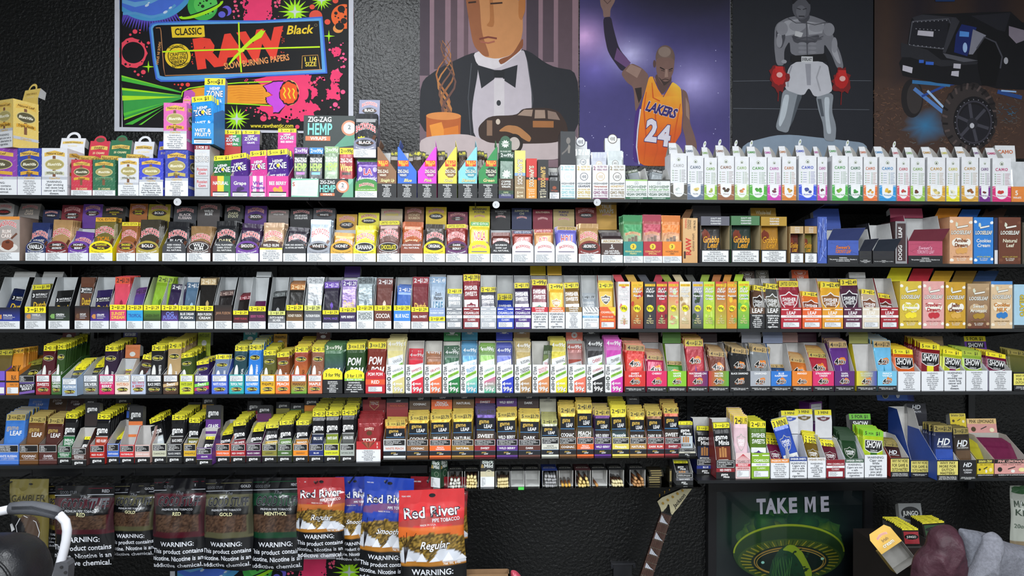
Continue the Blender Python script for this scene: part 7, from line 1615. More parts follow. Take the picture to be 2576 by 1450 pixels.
def raw_art(a):
    a.poly([(112,-30),(2396,-30),(2396,1328),(140,1304)],'0e0e12')
    # spiked halo and blue planet
    P=[]
    for i in range(120):
        t=math.pi*(0.02+.96*i/119);r=590 if i%2 else 470
        P.append((400+r*1.02*math.cos(t),-250+r*math.sin(t)))
    P=[(max(132,x),y)for x,y in P]
    a.poly(P+[(132,-30),(1000,-30)][::-1],PU)
    a.ell(410,-250,470,478,'4a9ad0',60);a.ell(400,-270,450,440,BL,60)
    a.poly([(132,50),(260,90),(420,50),(520,0),(700,-30),(132,-30)],'6aa8dc');a.poly([(132,10),(260,40),(430,10),(132,-30)],BL)
    a.line([(140,160),(260,150),(420,190),(560,150),(660,60)],26,'5a9ed4')
    for x,y,r in ((378,70,15),(395,45,9),(560,135,16),(610,90,12)):a.ell(x,y,r*1.5,r*.8,'c8dcf0',14,rot=-.5)
    a.rect(112,-30,131,1310,'0e0e12')
    # ringed planet
    a.ell(930,70,150,145,'3fae4c',40);a.ell(960,50,118,110,'5ac85a',36)
    dots(a,((930,70,18),(905,40,12),(970,10,14),(1010,40,9),(940,20,7),(960,150,9),(1030,120,12),(985,145,8),(890,60,8)),'16321a')
    a.ring(915,100,235,62,30,LG,50,rot=-.38,a0=-.05,a1=math.pi+.1);a.ring(915,100,200,30,12,'10140e',50,rot=-.38,a0=0,a1=math.pi)
    a.ell(1168,112,50,52,'6a5cd0',24);a.ell(1140,128,44,46,'0e0e12',24);a.ell(1122,150,36,32,'6060d0',22)
    # pink nebula column
    splat(a,[(1340,-30),(1620,-30),(1612,60),(1628,120),(1600,215),(1330,215),(1350,110),(1330,60)],PK,10,6,3)
    rd=random.Random(5)
    dots(a,[(rd.choice((rd.uniform(1240,1320),rd.uniform(1640,1700))),rd.uniform(-10,195),rd.uniform(4,15))for i in range(26)],'f05a80')
    dots(a,[(rd.uniform(1345,1380),rd.uniform(0,190),rd.uniform(5,15))for i in range(8)]+[(rd.uniform(1560,1610),rd.uniform(80,190),rd.uniform(4,11))for i in range(5)],'14101a')
    for cx,cy,R,r in ((1852,110,150,62),(2120,-10,105,40),(1272,1205,128,60)):
        a.star(cx,cy,R,R*.42,16,LG,jit=.14);a.star(cx,cy,r*1.15,r*.3,4,'ccd8d4',rot=0)
    dots(a,((2026,58,27),(2180,208,30),(2260,-10,30)),'e8503c');a.ell(2062,150,66,60,'e0503c',30)
    a.ell(2350,150,132,126,OR,40);dots(a,((2320,75,38),(2345,195,32),(2265,118,18),(2360,150,14),(2300,205,13),(2260,150,9),(2340,110,9),(2290,165,9),(2370,60,8),(2318,240,8)),'1a1414')
    a.rect(2377,-30,2396,400,'0e0e12')
    a.ell(2288,275,52,44,'e8944a',24);a.ell(2304,250,46,38,'0e0e12',24)
    for x,y in ((2195,352),(395,690)):a.star(x,y,62,12,4,LG,rot=math.pi/2)
    # left crater ring
    a.blob(238,555,142,152,'ee4a5e',40,.06);a.X0=0;a.ell(245,550,112,108,'0e0e12',40)
    a.rect(112,-30,131,1306,'0e0e12')
    dots(a,((262,338,24),(216,370,13),(312,322,9),(395,450,16),(345,745,24),(295,772,15),(262,740,12),(335,790,6),(310,350,8),(380,490,9)),'ee4a5e')
    dots(a,((190,440,9),(310,436,14),(170,668,13),(212,675,8),(330,640,7)),'14101a')
    # green beams
    a.poly([(130,780),(720,938),(720,950),(132,836)],'48b83c');a.poly([(130,780),(700,930),(132,796)],'8adc2c')
    a.poly([(134,905),(722,972),(722,1010),(160,1215),(150,1160),(148,1040)],'3aa048');a.poly([(134,905),(722,975),(134,930)],LG);a.poly([(136,985),(722,990),(140,1035)],'b4e824')
    a.poly([(150,1160),(722,1010),(560,1050),(155,1190)],'58c83c');a.poly([(155,1215),(560,1070),(158,1232)],'8adc2c');a.poly([(160,1275),(560,1080),(240,1275)],'48b83c');a.poly([(300,1278),(560,1100),(330,1276)],'6ad03c')
    dots(a,((655,865,8),(692,868,10),(730,866,17),(786,866,22),(715,902,11)),'e8443c')
    # lower nebula
    splat(a,[(1420,800),(1900,742),(2030,748),(1990,850),(2075,880),(2090,960),(2010,1010),(2120,1095),(2060,1150),(2000,1240),(1880,1200),(1780,1210),(1600,1170),(1460,1080),(1640,1040),(1560,880)],PK,12,6,8)
    a.blob(1985,960,42,78,'14101a',22,.2);a.ell(1955,940,38,66,PK,20);a.blob(2120,1150,70,60,'0e0e12',22,.2)
    dots(a,[(rd.uniform(1330,1470),rd.uniform(800,850),rd.uniform(4,10))for i in range(6)]+[(rd.uniform(1990,2140),rd.uniform(770,860),rd.uniform(5,18))for i in range(10)]+[(rd.uniform(1330,1560),rd.uniform(1080,1180),rd.uniform(5,14))for i in range(10)]+[(1540,1198,33),(1600,1195,16),(1650,1190,10),(1700,1205,18),(1780,1225,14),(1880,1280,22),(2100,1100,12),(2130,1010,10)],'f0486e')
    dots(a,[(rd.uniform(1660,1990),rd.uniform(1100,1190),rd.uniform(5,17))for i in range(12)],'14101a')
    splat(a,[(2215,720),(2290,670),(2340,735),(2280,820),(2310,890),(2300,1010),(2230,985),(2180,1000),(2190,930),(2175,900),(2215,880)],PK,14,5,12)
    splat(a,[(2235,470),(2300,460),(2320,500),(2305,560),(2245,560),(2220,510)],PK,10,4,14)
    dots(a,[(rd.uniform(2200,2370),rd.uniform(380,700),rd.uniform(6,17))for i in range(13)]+[(2338,920,24),(2262,1050,26),(2215,1078,10),(2296,1078,12),(2250,1100,8),(2105,775,13),(2150,800,10),(2052,826,12)],'f0588a')
    dots(a,[(rd.uniform(2200,2320),rd.uniform(720,960),rd.uniform(5,14))for i in range(9)]+[(2255,505,6),(2285,540,5)],'14101a')
    # match with splash
    a.line([(724,990),(735,940),(790,905),(1000,870),(1300,840),(1620,824)],11,LG);a.line([(1100,1048),(1400,1058),(1620,1068)],11,LG)
    a.poly([(745,990),(760,930),(900,895),(1200,868),(1600,850),(1620,1050),(1400,1052),(1000,1040),(760,1050)],'ee9a2a')
    a.poly([(745,990),(752,930),(820,916),(860,950),(850,1040),(752,1045)],'c85ab8')
    for q in range(6):a.line([(1150+30*q,900+24*q),(1300,885+26*q),(1450,905+22*q),(1540,890+26*q)],4,'d67a1c')
    for c,g in (('120e14',12),('c84ad8',0)):
        splat(a,[(1545-g,868),(1640,830-g),(1740,826-g),(1760,1060),(1690+g,1135+g),(1632,1140+g),(1640,1085),(1575-g,1035),(1570-g,985),(1640,960),(1580-g,925)],c,5,4,21)
    a.ell(1806,935,92,128,'e8b46a',30);a.blob(1796,938,100,124,'1a1012',30,.06);a.blob(1796,938,88,112,'ee5a24',30,.07)
    for q in range(3):a.line([(1742+45*q,880+6*q),(1760+45*q,915),(1742+48*q,950),(1765+45*q,995)],13,'f0d82c')
    # pack
    a.poly([(400,300),(420,255),(470,240),(900,214),(1500,206),(2132,155),(2182,735),(1300,790),(900,835),(520,842),(470,815),(440,640)],'3f6ad0')
    a.poly([(418,300),(436,268),(480,254),(900,228),(1500,220),(2118,172),(2164,722),(1300,775),(900,818),(525,824),(485,800),(456,640)],'5aa0dc')
    a.poly([(440,306),(455,282),(490,270),(1500,234),(2096,200),(2128,690),(1300,745),(560,790),(510,780),(470,600)],'0c0c10')
    a.line([(470,300),(512,296),(520,330),(548,700),(562,778),(1300,745),(2126,694)],7,'c88a5a')
    a.poly([(620,285),(948,268),(956,380),(920,386),(632,395)],'ecc82a');T(a,'CLASSIC',790,330,66,'1c1810',w=270,rot=-.05)
    T(a,'Black',1905,292,84,'ecc82a',w=270,rot=-.06,sh=.25);a.ring(2065,245,15,14,3,'8a8060')
    T(a,'RAW',1290,490,262,'e8402f',w=880,rot=-.16,st=4,sh=.0,out='e8402f')
    dots(a,[(rd.uniform(840,1740),0,0)for i in range(0)]+[(845+rd.uniform(-20,20),rd.uniform(430,660),rd.uniform(3,8))for i in range(14)]+[(1730+rd.uniform(-25,20),rd.uniform(300,540),rd.uniform(3,8))for i in range(14)],'e8402f',8)
    a.ell(688,580,128,124,'ecc82a',40);a.ring(688,580,100,96,8,'1a160c',36)
    for i,t in enumerate(('CRAFTED','GENUINE','FIBERS')):T(a,t,690,560+40*i,32,'1a160c',w=165,rot=-.12)
    T(a,'AUTHENTIC',672,486,26,'1a160c',w=160,rot=-.12);T(a,'RAWESOME',716,672,26,'1a160c',w=170,rot=-.2)
    T(a,'SLOW BURNING PAPERS',1472,625,60,'e8985a',w=660,rot=-.16)
    a.line([(1925,690),(1930,560),(2085,548),(2108,690)],6,'d89a4a');T(a,'1 1/4',2008,592,44,'ecd048',w=130,rot=-.05);T(a,'SIZE',2015,642,42,'ecd048',w=120,rot=-.05)
    T(a,'MADE IN SPAIN',498,555,24,'d89a5a',w=230,rot=math.pi/2+.12)
    a.line([(535,540),(900,520),(1500,492),(2106,466)],15,'c4ec1c');a.line([(1293,230),(1300,480),(1320,735)],15,'c4ec1c')
    a.poly([(1305,505),(1420,390),(1520,300),(1540,315),(1562,305),(1520,380),(1430,430),(1330,520)],'c0e81c');a.poly([(1310,512),(1335,520),(1270,590),(1195,668),(1190,655),(1250,570)],'c0e81c');a.ell(1318,512,34,20,'d4f02c',18)
    T(a,'www.rawthentic.com',1628,1272,40,'ecd83a',w=430,rot=-.01)
    a.rect(55,-30,112,1360,'c9cad4');a.poly([(112,1303),(2396,1327),(2396,1380),(112,1350)],'c9cad4');a.rect(2396,-30,2460,1390,'c9cad4');a.rect(55,-110,2460,-30,'c9cad4')
P1=poster('wall_poster',296,-26,887,334,raw_art,'black-light poster of a red-lettered paper pack among cartoon planets','c9cad4',origin=(280,0),sc=.2484)
# the same print again, low on the wall behind the hanging bags
A,s=at(720,1400,WALLY);q=P1.copy();COL.objects.link(q);q.location=(at(729,1500,WALLY-.0016)[0].x,WALLY-.0016,at(729,1388+360,WALLY-.0016)[0].z)
c=P1.children[0].copy();COL.objects.link(c);c.parent=q
tag(q,'cartoon planet poster low on the wall behind the hanging bags','poster')
# black-tie portrait poster: a plain stand-in
def suit_art(a):
    a.sm=2
    grid(a,0,-40,1500,1450,8,10,lambda x,y:rgb(150-y*.03,120-y*.02,130-y*.02))
    for i,(x,w,h)in enumerate(((60,90,700),(190,100,640),(340,60,760),(460,40,600),(1030,110,620),(1180,100,560),(1320,130,700))):a.rect(x,-40,x+w,h,mixc('4a3e48','8a6a70',.12*(i%4)))
    a.poly([(60,760),(250,620),(560,470),(1010,430),(1250,600),(1510,640),(1510,1320),(60,1280)],'26272d')
    a.poly([(540,480),(600,600),(530,1000),(560,1300),(1060,1300),(1085,900),(1040,560),(1000,430),(800,620)],'bfb6be')
    a.poly([(540,470),(580,600),(760,640),(985,470),(985,420)],'d8d0d4')
    a.poly([(500,120),(560,430),(640,520),(760,540),(900,500),(1000,330),(990,-40),(470,-40)],'c88a58')
    a.poly([(470,-40),(500,160),(545,420),(640,515),(700,520),(620,300),(600,-40)],'9a5e3c')
    a.poly([(1000,330),(900,500),(770,545),(800,600),(1000,440)],'8a5030')
    a.poly([(580,595),(740,640),(740,720),(620,810)],'24262c');a.poly([(950,590),(800,640),(820,730),(930,800)],'24262c');a.rect(735,640,830,710,'1c1e22')
    a.rect(735,720,830,1060,'cdc6ca');a.ell(778,940,20,26,'33353a',14)
    a.line([(530,580),(500,900),(530,1300)],8,'4a4c52');a.line([(1040,560),(1090,900),(1080,1000)],8,'4a4c52')
    for q in range(5):a.line([(270+60*math.sin(j*.8+q)+14*q,1060-62*j)for j in range(12)],[26-2*j for j in range(12)],('a8683a','b87a44','7a5240','94603c','6a4a42')[q])
    a.poly([(690,-40),(700,190),(660,240),(740,250),(720,-40)],'b0703f');a.line([(600,360),(680,340),(760,352)],16,'7a3c30');a.line([(610,385),(680,395),(740,378)],14,'a8604c');a.poly([(960,-40),(1020,-40),(1020,90),(985,190),(955,150)],'b8743f')
    a.line([(500,30),(570,22)],14,'3a241c');a.line([(700,36),(810,26)],14,'3a241c')
    a.poly([(120,1060),(435,1060),(425,1400),(125,1400)],'b8602c');a.ell(278,1065,158,36,'d88a4a',30);a.poly([(150,1150),(260,1120),(300,1260),(180,1300)],'e8943c');a.poly([(280,1180),(410,1150),(420,1330),(280,1350)],'d87a2c');a.poly([(170,1290),(300,1280),(330,1390),(180,1400)],'eaa850')
    a.poly([(60,1260),(480,1220),(700,1300),(1500,1180),(1500,1460),(60,1460)],'c4b4b4')
    a.poly([(590,1160),(690,1060),(940,1050),(1000,985),(1240,980),(1340,1020),(1400,1120),(1420,1250),(1290,1300),(1050,1310),(700,1310),(600,1260)],'3a2a24');a.poly([(950,1050),(1010,1000),(1090,998),(1080,1060)],'a08878');a.poly([(1110,1000),(1200,1000),(1205,1075),(1105,1078)],'a08878');a.poly([(1225,1003),(1300,1020),(1340,1090),(1228,1080)],'8a7468')
    a.poly([(770,1200),(850,1140),(960,1150),(1080,1250),(1060,1300),(960,1240),(860,1200)],'b07a4c');a.ell(920,1310,80,90,'2a221e',26);a.ell(920,1310,52,60,'c8bcb4',22);a.rect(670,1100,720,1240,'8a6c58');a.ell(772,1112,20,26,'d0c0b0',14);a.rect(1090,1100,1280,1160,'a0683c')
P2=poster('wall_poster',1057,-30,1456,420,suit_art,'mauve poster of a man in a black suit and bow tie','8a7078',origin=(1040,0),sc=.2759)
def hoop_art(a):
    a.sm=2
    def bg(x,y):
        r,g,b=72,66,122
        d=max(0,1-math.hypot((x-1300)/900,(y+40)/520));r-=34*d;g-=30*d;b-=66*d
        d=max(0,1-math.hypot((x-600)/800,(y+60)/330));r-=24*d;g-=22*d;b-=46*d
        for cx,cy,R,cr,cg,cb in ((90,330,470,170,125,125),(500,480,400,140,140,130),(1050,720,560,120,115,120),(200,620,420,40,36,60),(900,1400,700,40,20,50)):
            d=max(0,1-math.hypot(x-cx,(y-cy)*1.3)/R);d=d*d;r+=cr*d;g+=cg*d;b+=cb*d
        return rgb(r,g,b)
    grid(a,60,-30,1385,1460,30,30,bg)
    rd=random.Random(2)
    a.hold=True
    for i in range(30):a.ell(rd.uniform(70,1370),rd.uniform(200,1400),*(rd.uniform(2,5),)*2,'b8b4dc',8)
    a.hold=False;a.k+=1
    skin,sk2,sk3='7a5c54','5c4440','9a7c70'
    a.poly([(232,-30),(240,60),(262,100),(265,160),(325,158),(325,90),(365,20),(372,-30)],'8a6c64');a.line([(262,0),(300,40),(330,10)],8,'5c4440')
    a.poly([(262,160),(332,150),(352,250),(402,430),(505,548),(432,640),(330,500),(300,440),(272,300)],'2c2438');a.poly([(385,420),(505,548),(470,595),(360,520)],'6a4a78')
    a.poly([(505,548),(600,590),(665,655),(640,760),(600,860),(560,960),(545,970),(530,760),(470,720),(415,640)],skin);a.poly([(540,770),(600,760),(600,850),(575,900)],'2e2422');a.poly([(505,560),(600,600),(560,680),(460,620)],sk3)
    a.poly([(950,765),(1000,800),(1025,940),(1022,1060),(1060,1160),(1085,1250),(1085,1345),(1000,1345),(985,1200),(955,1100)],skin);a.poly([(985,840),(1012,900),(1020,1040),(990,1000)],sk3)
    a.poly([(720,640),(720,720),(780,835),(862,712),(862,640)],sk2)
    a.ell(806,500,84,108,'7c665e',36,c2='6a544c');a.poly([(722,500),(728,620),(750,690),(795,748),(840,710),(880,620),(890,500)],skin);a.ell(712,555,13,34,sk2,14);a.ell(800,450,55,45,'8c786e',20)
    a.line([(760,585),(800,605)],10,'2a1e1c');a.line([(838,606),(872,592)],9,'2a1e1c');a.line([(770,610),(800,618)],6,'3a2a26');a.line([(838,618),(866,612)],6,'3a2a26')
    a.poly([(808,600),(826,600),(832,668),(800,670)],sk3);a.line([(778,694),(806,686),(838,692)],7,'3a2622');a.poly([(740,660),(780,720),(795,748),(840,712),(860,660),(838,704),(795,712)],'3f302c')
    a.poly([(545,970),(600,900),(575,1100),(560,1250),(570,1420),(525,1400),(530,1200)],'4a2c7c');a.line([(590,950),(566,1130),(556,1280),(580,1430)],11,'d8d4e0')
    a.poly([(665,665),(712,668),(740,760),(788,842),(864,708),(905,730),(950,772),(962,980),(950,1150),(905,1225),(862,1300),(860,1460),(580,1440),(562,1290),(575,1120),(602,900),(640,760)],['e8a02c','eca832','ec9a2c','e8862c','eeb83a','f0c84a','eeb83a','e88a24','d85a20','d85a20','d0501c','cc4a1c','e0701c','d8581c','e87a20','ea8a24','e8962a'])
    for p in ([(640,800),(620,950),(640,1200),(620,1420)],[(760,900),(720,1000),(740,1300),(700,1440)],[(940,900),(900,1100),(880,1250),(800,1400)],[(690,720),(700,850),(760,880)]):a.line(p,[6,12,12,4][:len(p)],'cc541c')
    a.line([(700,668),(745,770),(788,842),(866,708)],8,'5a3a6a');a.line([(950,772),(962,980),(950,1150)],8,'6a4a6a')
    T(a,'LAKERS',775,955,78,'3a2a6c',w=272,rot=.26,st=4,sh=.15,out='e8e4f0');T(a,'2',688,1136,175,'dcd8e4',w=100,rot=.12,st=4,out='3a2a6c');T(a,'4',800,1178,165,'dcd8e4',w=100,rot=.12,st=4,out='3a2a6c')
    a.rect(1376,-30,1384,1460,'c8c8d4')
P3=poster('wall_poster',1457.5,-30,1839,418,hoop_art,'purple poster of a basketball player with raised arm','5a5490',origin=(1440,0),sc=.2897)
def box_art(a):
    a.sm=2
    grid(a,40,-60,790,850,6,6,lambda x,y:rgb(32+(y>700)*6,34,42))
    a.line([(45,424),(400,414),(770,412)],2,'6a6e78');a.line([(45,564),(760,562)],2,'6a6e78')
    a.poly([(90,745),(300,690),(600,720),(750,735),(750,850),(90,850)],'8a9aac')
    m,l,d='7c7c84','a8a8b0','4a4a52'
    a.poly([(262,130),(330,90),(440,75),(540,110),(575,200),(610,280),(625,350),(590,355),(560,280),(520,220),(520,290),(345,290),(340,210),(310,260),(312,340),(270,340),(258,240)],m)
    a.poly([(300,110),(420,95),(420,150),(360,180),(300,190)],l);a.poly([(430,110),(520,120),(510,170),(440,180)],l);a.poly([(350,180),(420,195),(500,175),(480,220),(420,230),(360,220)],d);a.poly([(370,160),(410,170),(400,195),(365,185)],'c8c8cc')
    a.poly([(265,160),(300,130),(320,190),(300,250),(275,250)],d);a.poly([(275,180),(295,160),(300,220),(280,230)],l);a.poly([(560,200),(590,260),(610,330),(590,320),(560,270)],l)
    for i in range(3):
        for q in (-1,1):a.ell(432+26*q,226+22*i,22,8,'8a8a92',14)
    for x,y,rx,ry,c in ((300,150,30,34,'8e8e96'),(545,150,30,34,'8e8e96'),(285,215,16,34,'94949c'),(575,230,15,40,'94949c'),(380,135,44,26,'96969e'),(480,140,40,24,'96969e'),(440,200,70,10,'5a5a62'),(310,320,14,10,'9a9aa2')):a.ell(x,y,rx,ry,c,22)
    for p in ([(330,95),(372,120),(428,118),(470,128),(540,112)],[(428,120),(430,200),(432,285)],[(350,190),(390,205),(428,190),(470,206),(515,186)]):a.line(p,4,'4a4a52')
    a.poly([(372,60),(440,60),(445,95),(420,125),(385,110)],d);a.ell(400,40,48,62,'5a5a62',26);a.poly([(352,30),(358,-40),(450,-40),(448,30),(420,-5),(380,0)],'1c1c22');a.ell(398,62,26,34,'6e6e76',18);a.line([(376,44),(396,50)],4,'24242a');a.line([(408,50),(428,44)],4,'24242a');a.rect(386,82,416,88,'2c2c32')
    a.poly([(320,460),(410,480),(380,560),(345,640),(330,690),(262,670),(290,570),(300,480)],'8a9098');a.poly([(475,490),(572,475),(560,570),(585,650),(580,730),(520,725),(515,640),(490,570)],'8a9098');a.poly([(310,490),(340,490),(320,600),(290,660),(280,640)],'c0c8d0');a.poly([(520,500),(550,500),(545,590),(560,690),(535,690),(525,600)],'c0c8d0');a.poly([(380,490),(405,490),(360,620),(340,660)],'50565e');a.poly([(485,510),(505,510),(520,600),(505,600)],'50565e')
    a.poly([(345,318),(538,314),(575,470),(470,505),(440,450),(412,498),(302,460)],'c4c4cc');a.poly([(420,330),(450,330),(450,440),(430,440)],'9a9aa4');a.line([(350,340),(330,400),(330,450)],8,'9a9aa4');a.line([(500,340),(480,400),(500,470)],8,'a4a4ac');a.line([(540,316),(570,470)],8,'1c1c22')
    a.poly([(345,290),(525,276),(540,314),(345,322)],'17171b');a.rect(400,292,460,322,'d4d4d8');T(a,'EVERLAST',430,307,15,'17171b',w=52)
    for cx,cy in ((282,395),(612,410)):a.blob(cx,cy+8,50,66,'7a1a1c',26,.25);a.blob(cx,cy,36,46,'b8201f',24,.1);a.poly([(cx-18,cy-50),(cx+22,cy-50),(cx+26,cy-14),(cx-18,cy-20)],'c82a28');a.ell(cx+4,cy-6,16,14,'e8b0ac',14);a.line([(cx,cy+60),(cx-4,cy+130)],5,'7a1a1c')
P4=poster('wall_poster',1840.5,-30,2203,402,box_art,'dark poster of a boxer in white trunks and red gloves','26282e',origin=(1820,0),sc=.4878)
def truck_art(a):
    rd=random.Random(9)
    grid(a,30,-60,860,850,10,12,lambda x,y:rgb(52+14*math.sin(x/60),40+8*math.sin(x/60),40)if y<440 else rgb(74,54,46))
    a.hold=True
    for i in range(800):
        x=rd.uniform(40,830);y=rd.uniform(450,760);t=rd.uniform(0,6.28);bl=max(0,1-math.hypot((x-320)/150,(y-660)/130))+max(0,1-math.hypot((x-760)/90,(y-570)/80))
        e=rd.uniform(.5,1.1);a.line([(x,y),(x+20*math.cos(t),y+12*math.sin(t))],2.4,rgb((118-80*bl)*e,(84+60*bl)*e,(64+140*bl)*e))
    a.hold=False;a.k+=1
    a.blob(320,650,120,90,'3a7aa8',24,.2,c2='4a3c38')
    a.ell(250,510,58,100,'221e20',30);a.ell(262,510,40,80,'3a3434',26)
    a.line([(260,460),(440,600)],20,'5a86c8');a.line([(300,500),(430,440),(600,410)],12,'2a4a9a');a.line([(330,470),(420,560)],12,'a8c8f0');a.line([(250,425),(450,440)],18,'3a78b0')
    a.poly([(245,100),(300,75),(470,70),(640,60),(770,55),(832,110),(860,110),(860,460),(700,455),(640,440),(500,440),(380,430),(200,395),(180,330),(220,260)],'16161b')
    a.poly([(560,80),(770,60),(740,160),(700,150)],'26262e');a.poly([(250,95),(300,78),(480,90),(500,110),(450,120),(260,110)],'34343c')
    a.poly([(250,120),(440,100),(430,250),(230,235)],'22222a');a.line([(250,115),(440,98),(456,130),(430,255),(230,238),(250,115)],7,'55555e')
    a.poly([(280,160),(362,165),(360,192),(276,185)],'cfcad6');dots(a,[(255+22*i,118-i*1.5,3)for i in range(9)]+[(236+22*i,235+i*2,3)for i in range(9)]+[(270+20*i,152+i,3)for i in range(7)],'9a9aa4',8)
    a.poly([(460,90),(500,110),(490,130),(425,275),(410,270)],'3a3a42');a.poly([(480,180),(510,125),(590,140),(570,200),(540,290),(470,270)],'1c2a6a');a.poly([(500,160),(550,165),(548,190),(498,188)],'5a9aea');a.ell(528,245,12,26,'a8c8f4',14);a.poly([(570,150),(640,180),(570,280),(548,280)],'8a8a98')
    a.poly([(190,225),(330,260),(400,310),(600,318),(590,330),(400,345),(240,300),(190,300)],'2c2c32');a.poly([(200,340),(252,352),(248,382),(198,368)],'d0ccd8');a.poly([(468,328),(506,330),(504,355),(466,352)],'c8c4d0');a.poly([(458,368),(496,366),(494,396),(454,390)],'c8c4d0')
    a.poly([(410,275),(600,312),(520,320),(430,300)],'5a5a62');a.poly([(590,260),(640,190),(700,230),(725,300),(690,440),(620,440),(600,360)],'0c0c10');a.line([(590,250),(630,190),(690,215),(725,290),(715,350)],8,'4a4a54');a.line([(285,320),(310,320)],16,'3a6ad0');a.line([(320,328),(362,330)],16,'3a6ad0')
    a.poly([(760,130),(840,150),(850,200),(800,220),(760,180)],'8a808e');a.ell(745,310,12,18,'b0b0b8',10);a.line([(700,470),(830,500)],20,'2a4a8a');a.line([(720,465),(800,470)],8,'9ac0f0')
    a.blob(552,605,146,178,'2a2526',60,.03);a.ell(540,610,134,166,'3a3333',50)
    for i in range(26):
        t=2*math.pi*i/26;a.line([(550+116*math.cos(t),605+144*math.sin(t)),(552+145*math.cos(t+.05),605+176*math.sin(t+.05))],11,'5a4c4a' if i%2 else '1c181a')
    a.ell(575,625,108,128,'17151a',44);a.ring(575,630,96,112,9,'3c3a44',40);a.ell(575,635,82,96,'1f1e26',36)
    for i in range(6):t=2*math.pi*i/6+.3;a.line([(566,636),(570+86*math.cos(t),632+100*math.sin(t))],16,'45444e')
    a.ell(566,638,28,30,'2c2c34',20);a.ell(564,648,12,14,'c8c8d0',12);dots(a,[(575+100*math.cos(.26*i),630+117*math.sin(.26*i),3)for i in range(24)],'8a8a94',8)
    a.poly([(360,-60),(490,-60),(470,10),(370,12)],'1e3a6a')
P5=poster('wall_poster',2192,-30,2620,398,truck_art,'dark poster of a lifted black truck with blue glow','3a3030',origin=(2170,0),sc=.488)
# ---------------------------------------------------------------- framed saucer poster, lower right
def ufo_art(a):
    a.sm=2
    grid(a,0,340,2576,2900,24,40,lambda x,y:rgb(16+34*max(0,1-math.hypot((x-1300)/1000,(y-760)/380))**1.5,30+70*max(0,1-math.hypot((x-1300)/1100,(y-780)/480)),34+18*max(0,1-math.hypot((x-1300)/1100,(y-760)/480))))
    rd=random.Random(4)
    for i in range(90):
        t=rd.uniform(0,1);x=760+1340*t;yy=930-300*math.sin(math.pi*t)+rd.uniform(-40,130)
        a.blob(x,yy,rd.uniform(90,190),rd.uniform(60,130),mixc('4a7a2c','8a9a24',rd.random())if yy>760 else mixc('1f5a3a','3f7a34',rd.random()),20,.2,c2='1d4534' if yy<800 else '2c5a30')
    a.ell(1420,1090,860,330,'4a6a20',60);a.ell(1420,1110,850,320,'173a2c',60,c2='2c4a24');a.ring(1420,1090,862,332,24,'a8b82c',70,a0=math.pi,a1=2*math.pi)
    a.ell(1430,1170,800,240,'8a8a24',60,c2='3f5a24')
    for i in range(70):
        t=2*math.pi*i/70;a.line([(1430+590*math.cos(t),1180+175*math.sin(t)),(1430+760*math.cos(t+.03),1170+225*math.sin(t+.03))],10,'2c4420' if i%2 else 'b0a02c')
    a.ell(1430,1190,600,185,'1c3026',50);a.ring(1430,1190,560,168,18,'a8843a',60);a.ring(1430,1200,520,150,10,'c8a04a',60);a.ell(1430,1200,490,140,'0f241e',50)
    a.ell(1010,1200,26,16,'a8e8d8',14);a.ell(1930,1165,26,16,'b8e8c8',14)
    X0=a.X;a.X=lambda P:X0(np.column_stack([1425+(P[:,0]-1290)*1.35,P[:,1]]))
    a.poly([(1040,1400),(1080,1200),(1160,1060),(1260,990),(1340,1000),(1420,1060),(1480,1160),(1540,1290),(1560,1400)],'1f4a30');a.poly([(1200,1060),(1270,995),(1345,1003),(1430,1075),(1490,1190),(1545,1310),(1540,1400),(1480,1400),(1440,1250),(1360,1120),(1280,1070)],'9ab02c')
    for i in range(26):a.blob(rd.uniform(1200,1500),rd.uniform(1040,1390),rd.uniform(12,26),rd.uniform(9,20),'1c3a26',10,.3)
    for i in range(9):a.line([(1090+26*i+14*math.sin(q+i),1150+60*q+16*math.cos(i*2+q))for q in range(5)],[3,7,5,8,3],'3c6a36')
    a.X=X0
    a.poly([(0,20),(190,10),(80,500),(20,760)],'2a4246');a.poly([(2120,0),(2320,0),(2300,260),(2150,240)],'22363a')
FR=at(1985,1340,WALLY-.03)
def frame_thing():
    y=WALLY-.035;P0,s=at(1782,1216,y);P1_,_=at(2196,1216,y)
    r=ob('framed_poster',None,loc=((P0.x+P1_.x)/2,y,at(1985,1216,y)[0].z-.80));w=(P1_.x-P0.x)/2
    tag(r,'framed green flying-saucer poster lettered TAKE ME under the right shelf','framed poster')
    t=.034
    for nm,a_,b_ in (('frame_rail',(-w,0,.80-t),(w,.03,.80)),('frame_rail',(-w,0,0),(w,.03,t)),('frame_stile',(-w,0,t),(-w+t,.03,.80-t)),('frame_stile',(w-t,0,t),(w,.03,.80-t))):
        ob(nm,MB().box(a_,b_,'1a1a1d').mesh(nm,'paint'),r)
    ob('backing',MB().box((-w+t,.018,t),(w-t,.022,.80-t),'14201e').mesh('backing','paper'),r)
    a=Art();ox,oy=1500+1420*.2174,1229.0
    cx=1985
    W2=(w-t)/s
    def X(P):
        px=1985+(P[:,0]-1425)*.167;py=1150+P[:,1]*.2174
        return np.column_stack([np.clip(px-cx,-W2,W2),np.clip((1229-py),-(.80-2*t)/s,0)])
    a.X=X;ufo_art(a)
    a.X=lambda P:np.column_stack([np.clip((1500+P[:,0]*.2174)-cx,-W2,W2),1229-(1150+P[:,1]*.2174)])
    for t_,x,wd in (('T',1890,100),('A',2005,110),('K',2130,110),('E',2262,100),('M',2470,140),('E',2640,100)):
        T(a,t_,x,545-(x-1890)*.028,160,'bdbccb',w=wd,rot=-.03,st=4)
    ob('print',a.mesh('print',s,'paper'),r,(0,.0175,.80-t))
    ob('cover_sheet',MB().box((-w+t,.0095,t),(w-t,.0105,.80-t),'ffffff').mesh('cover_sheet','film'),r)
    return r
frame_thing()
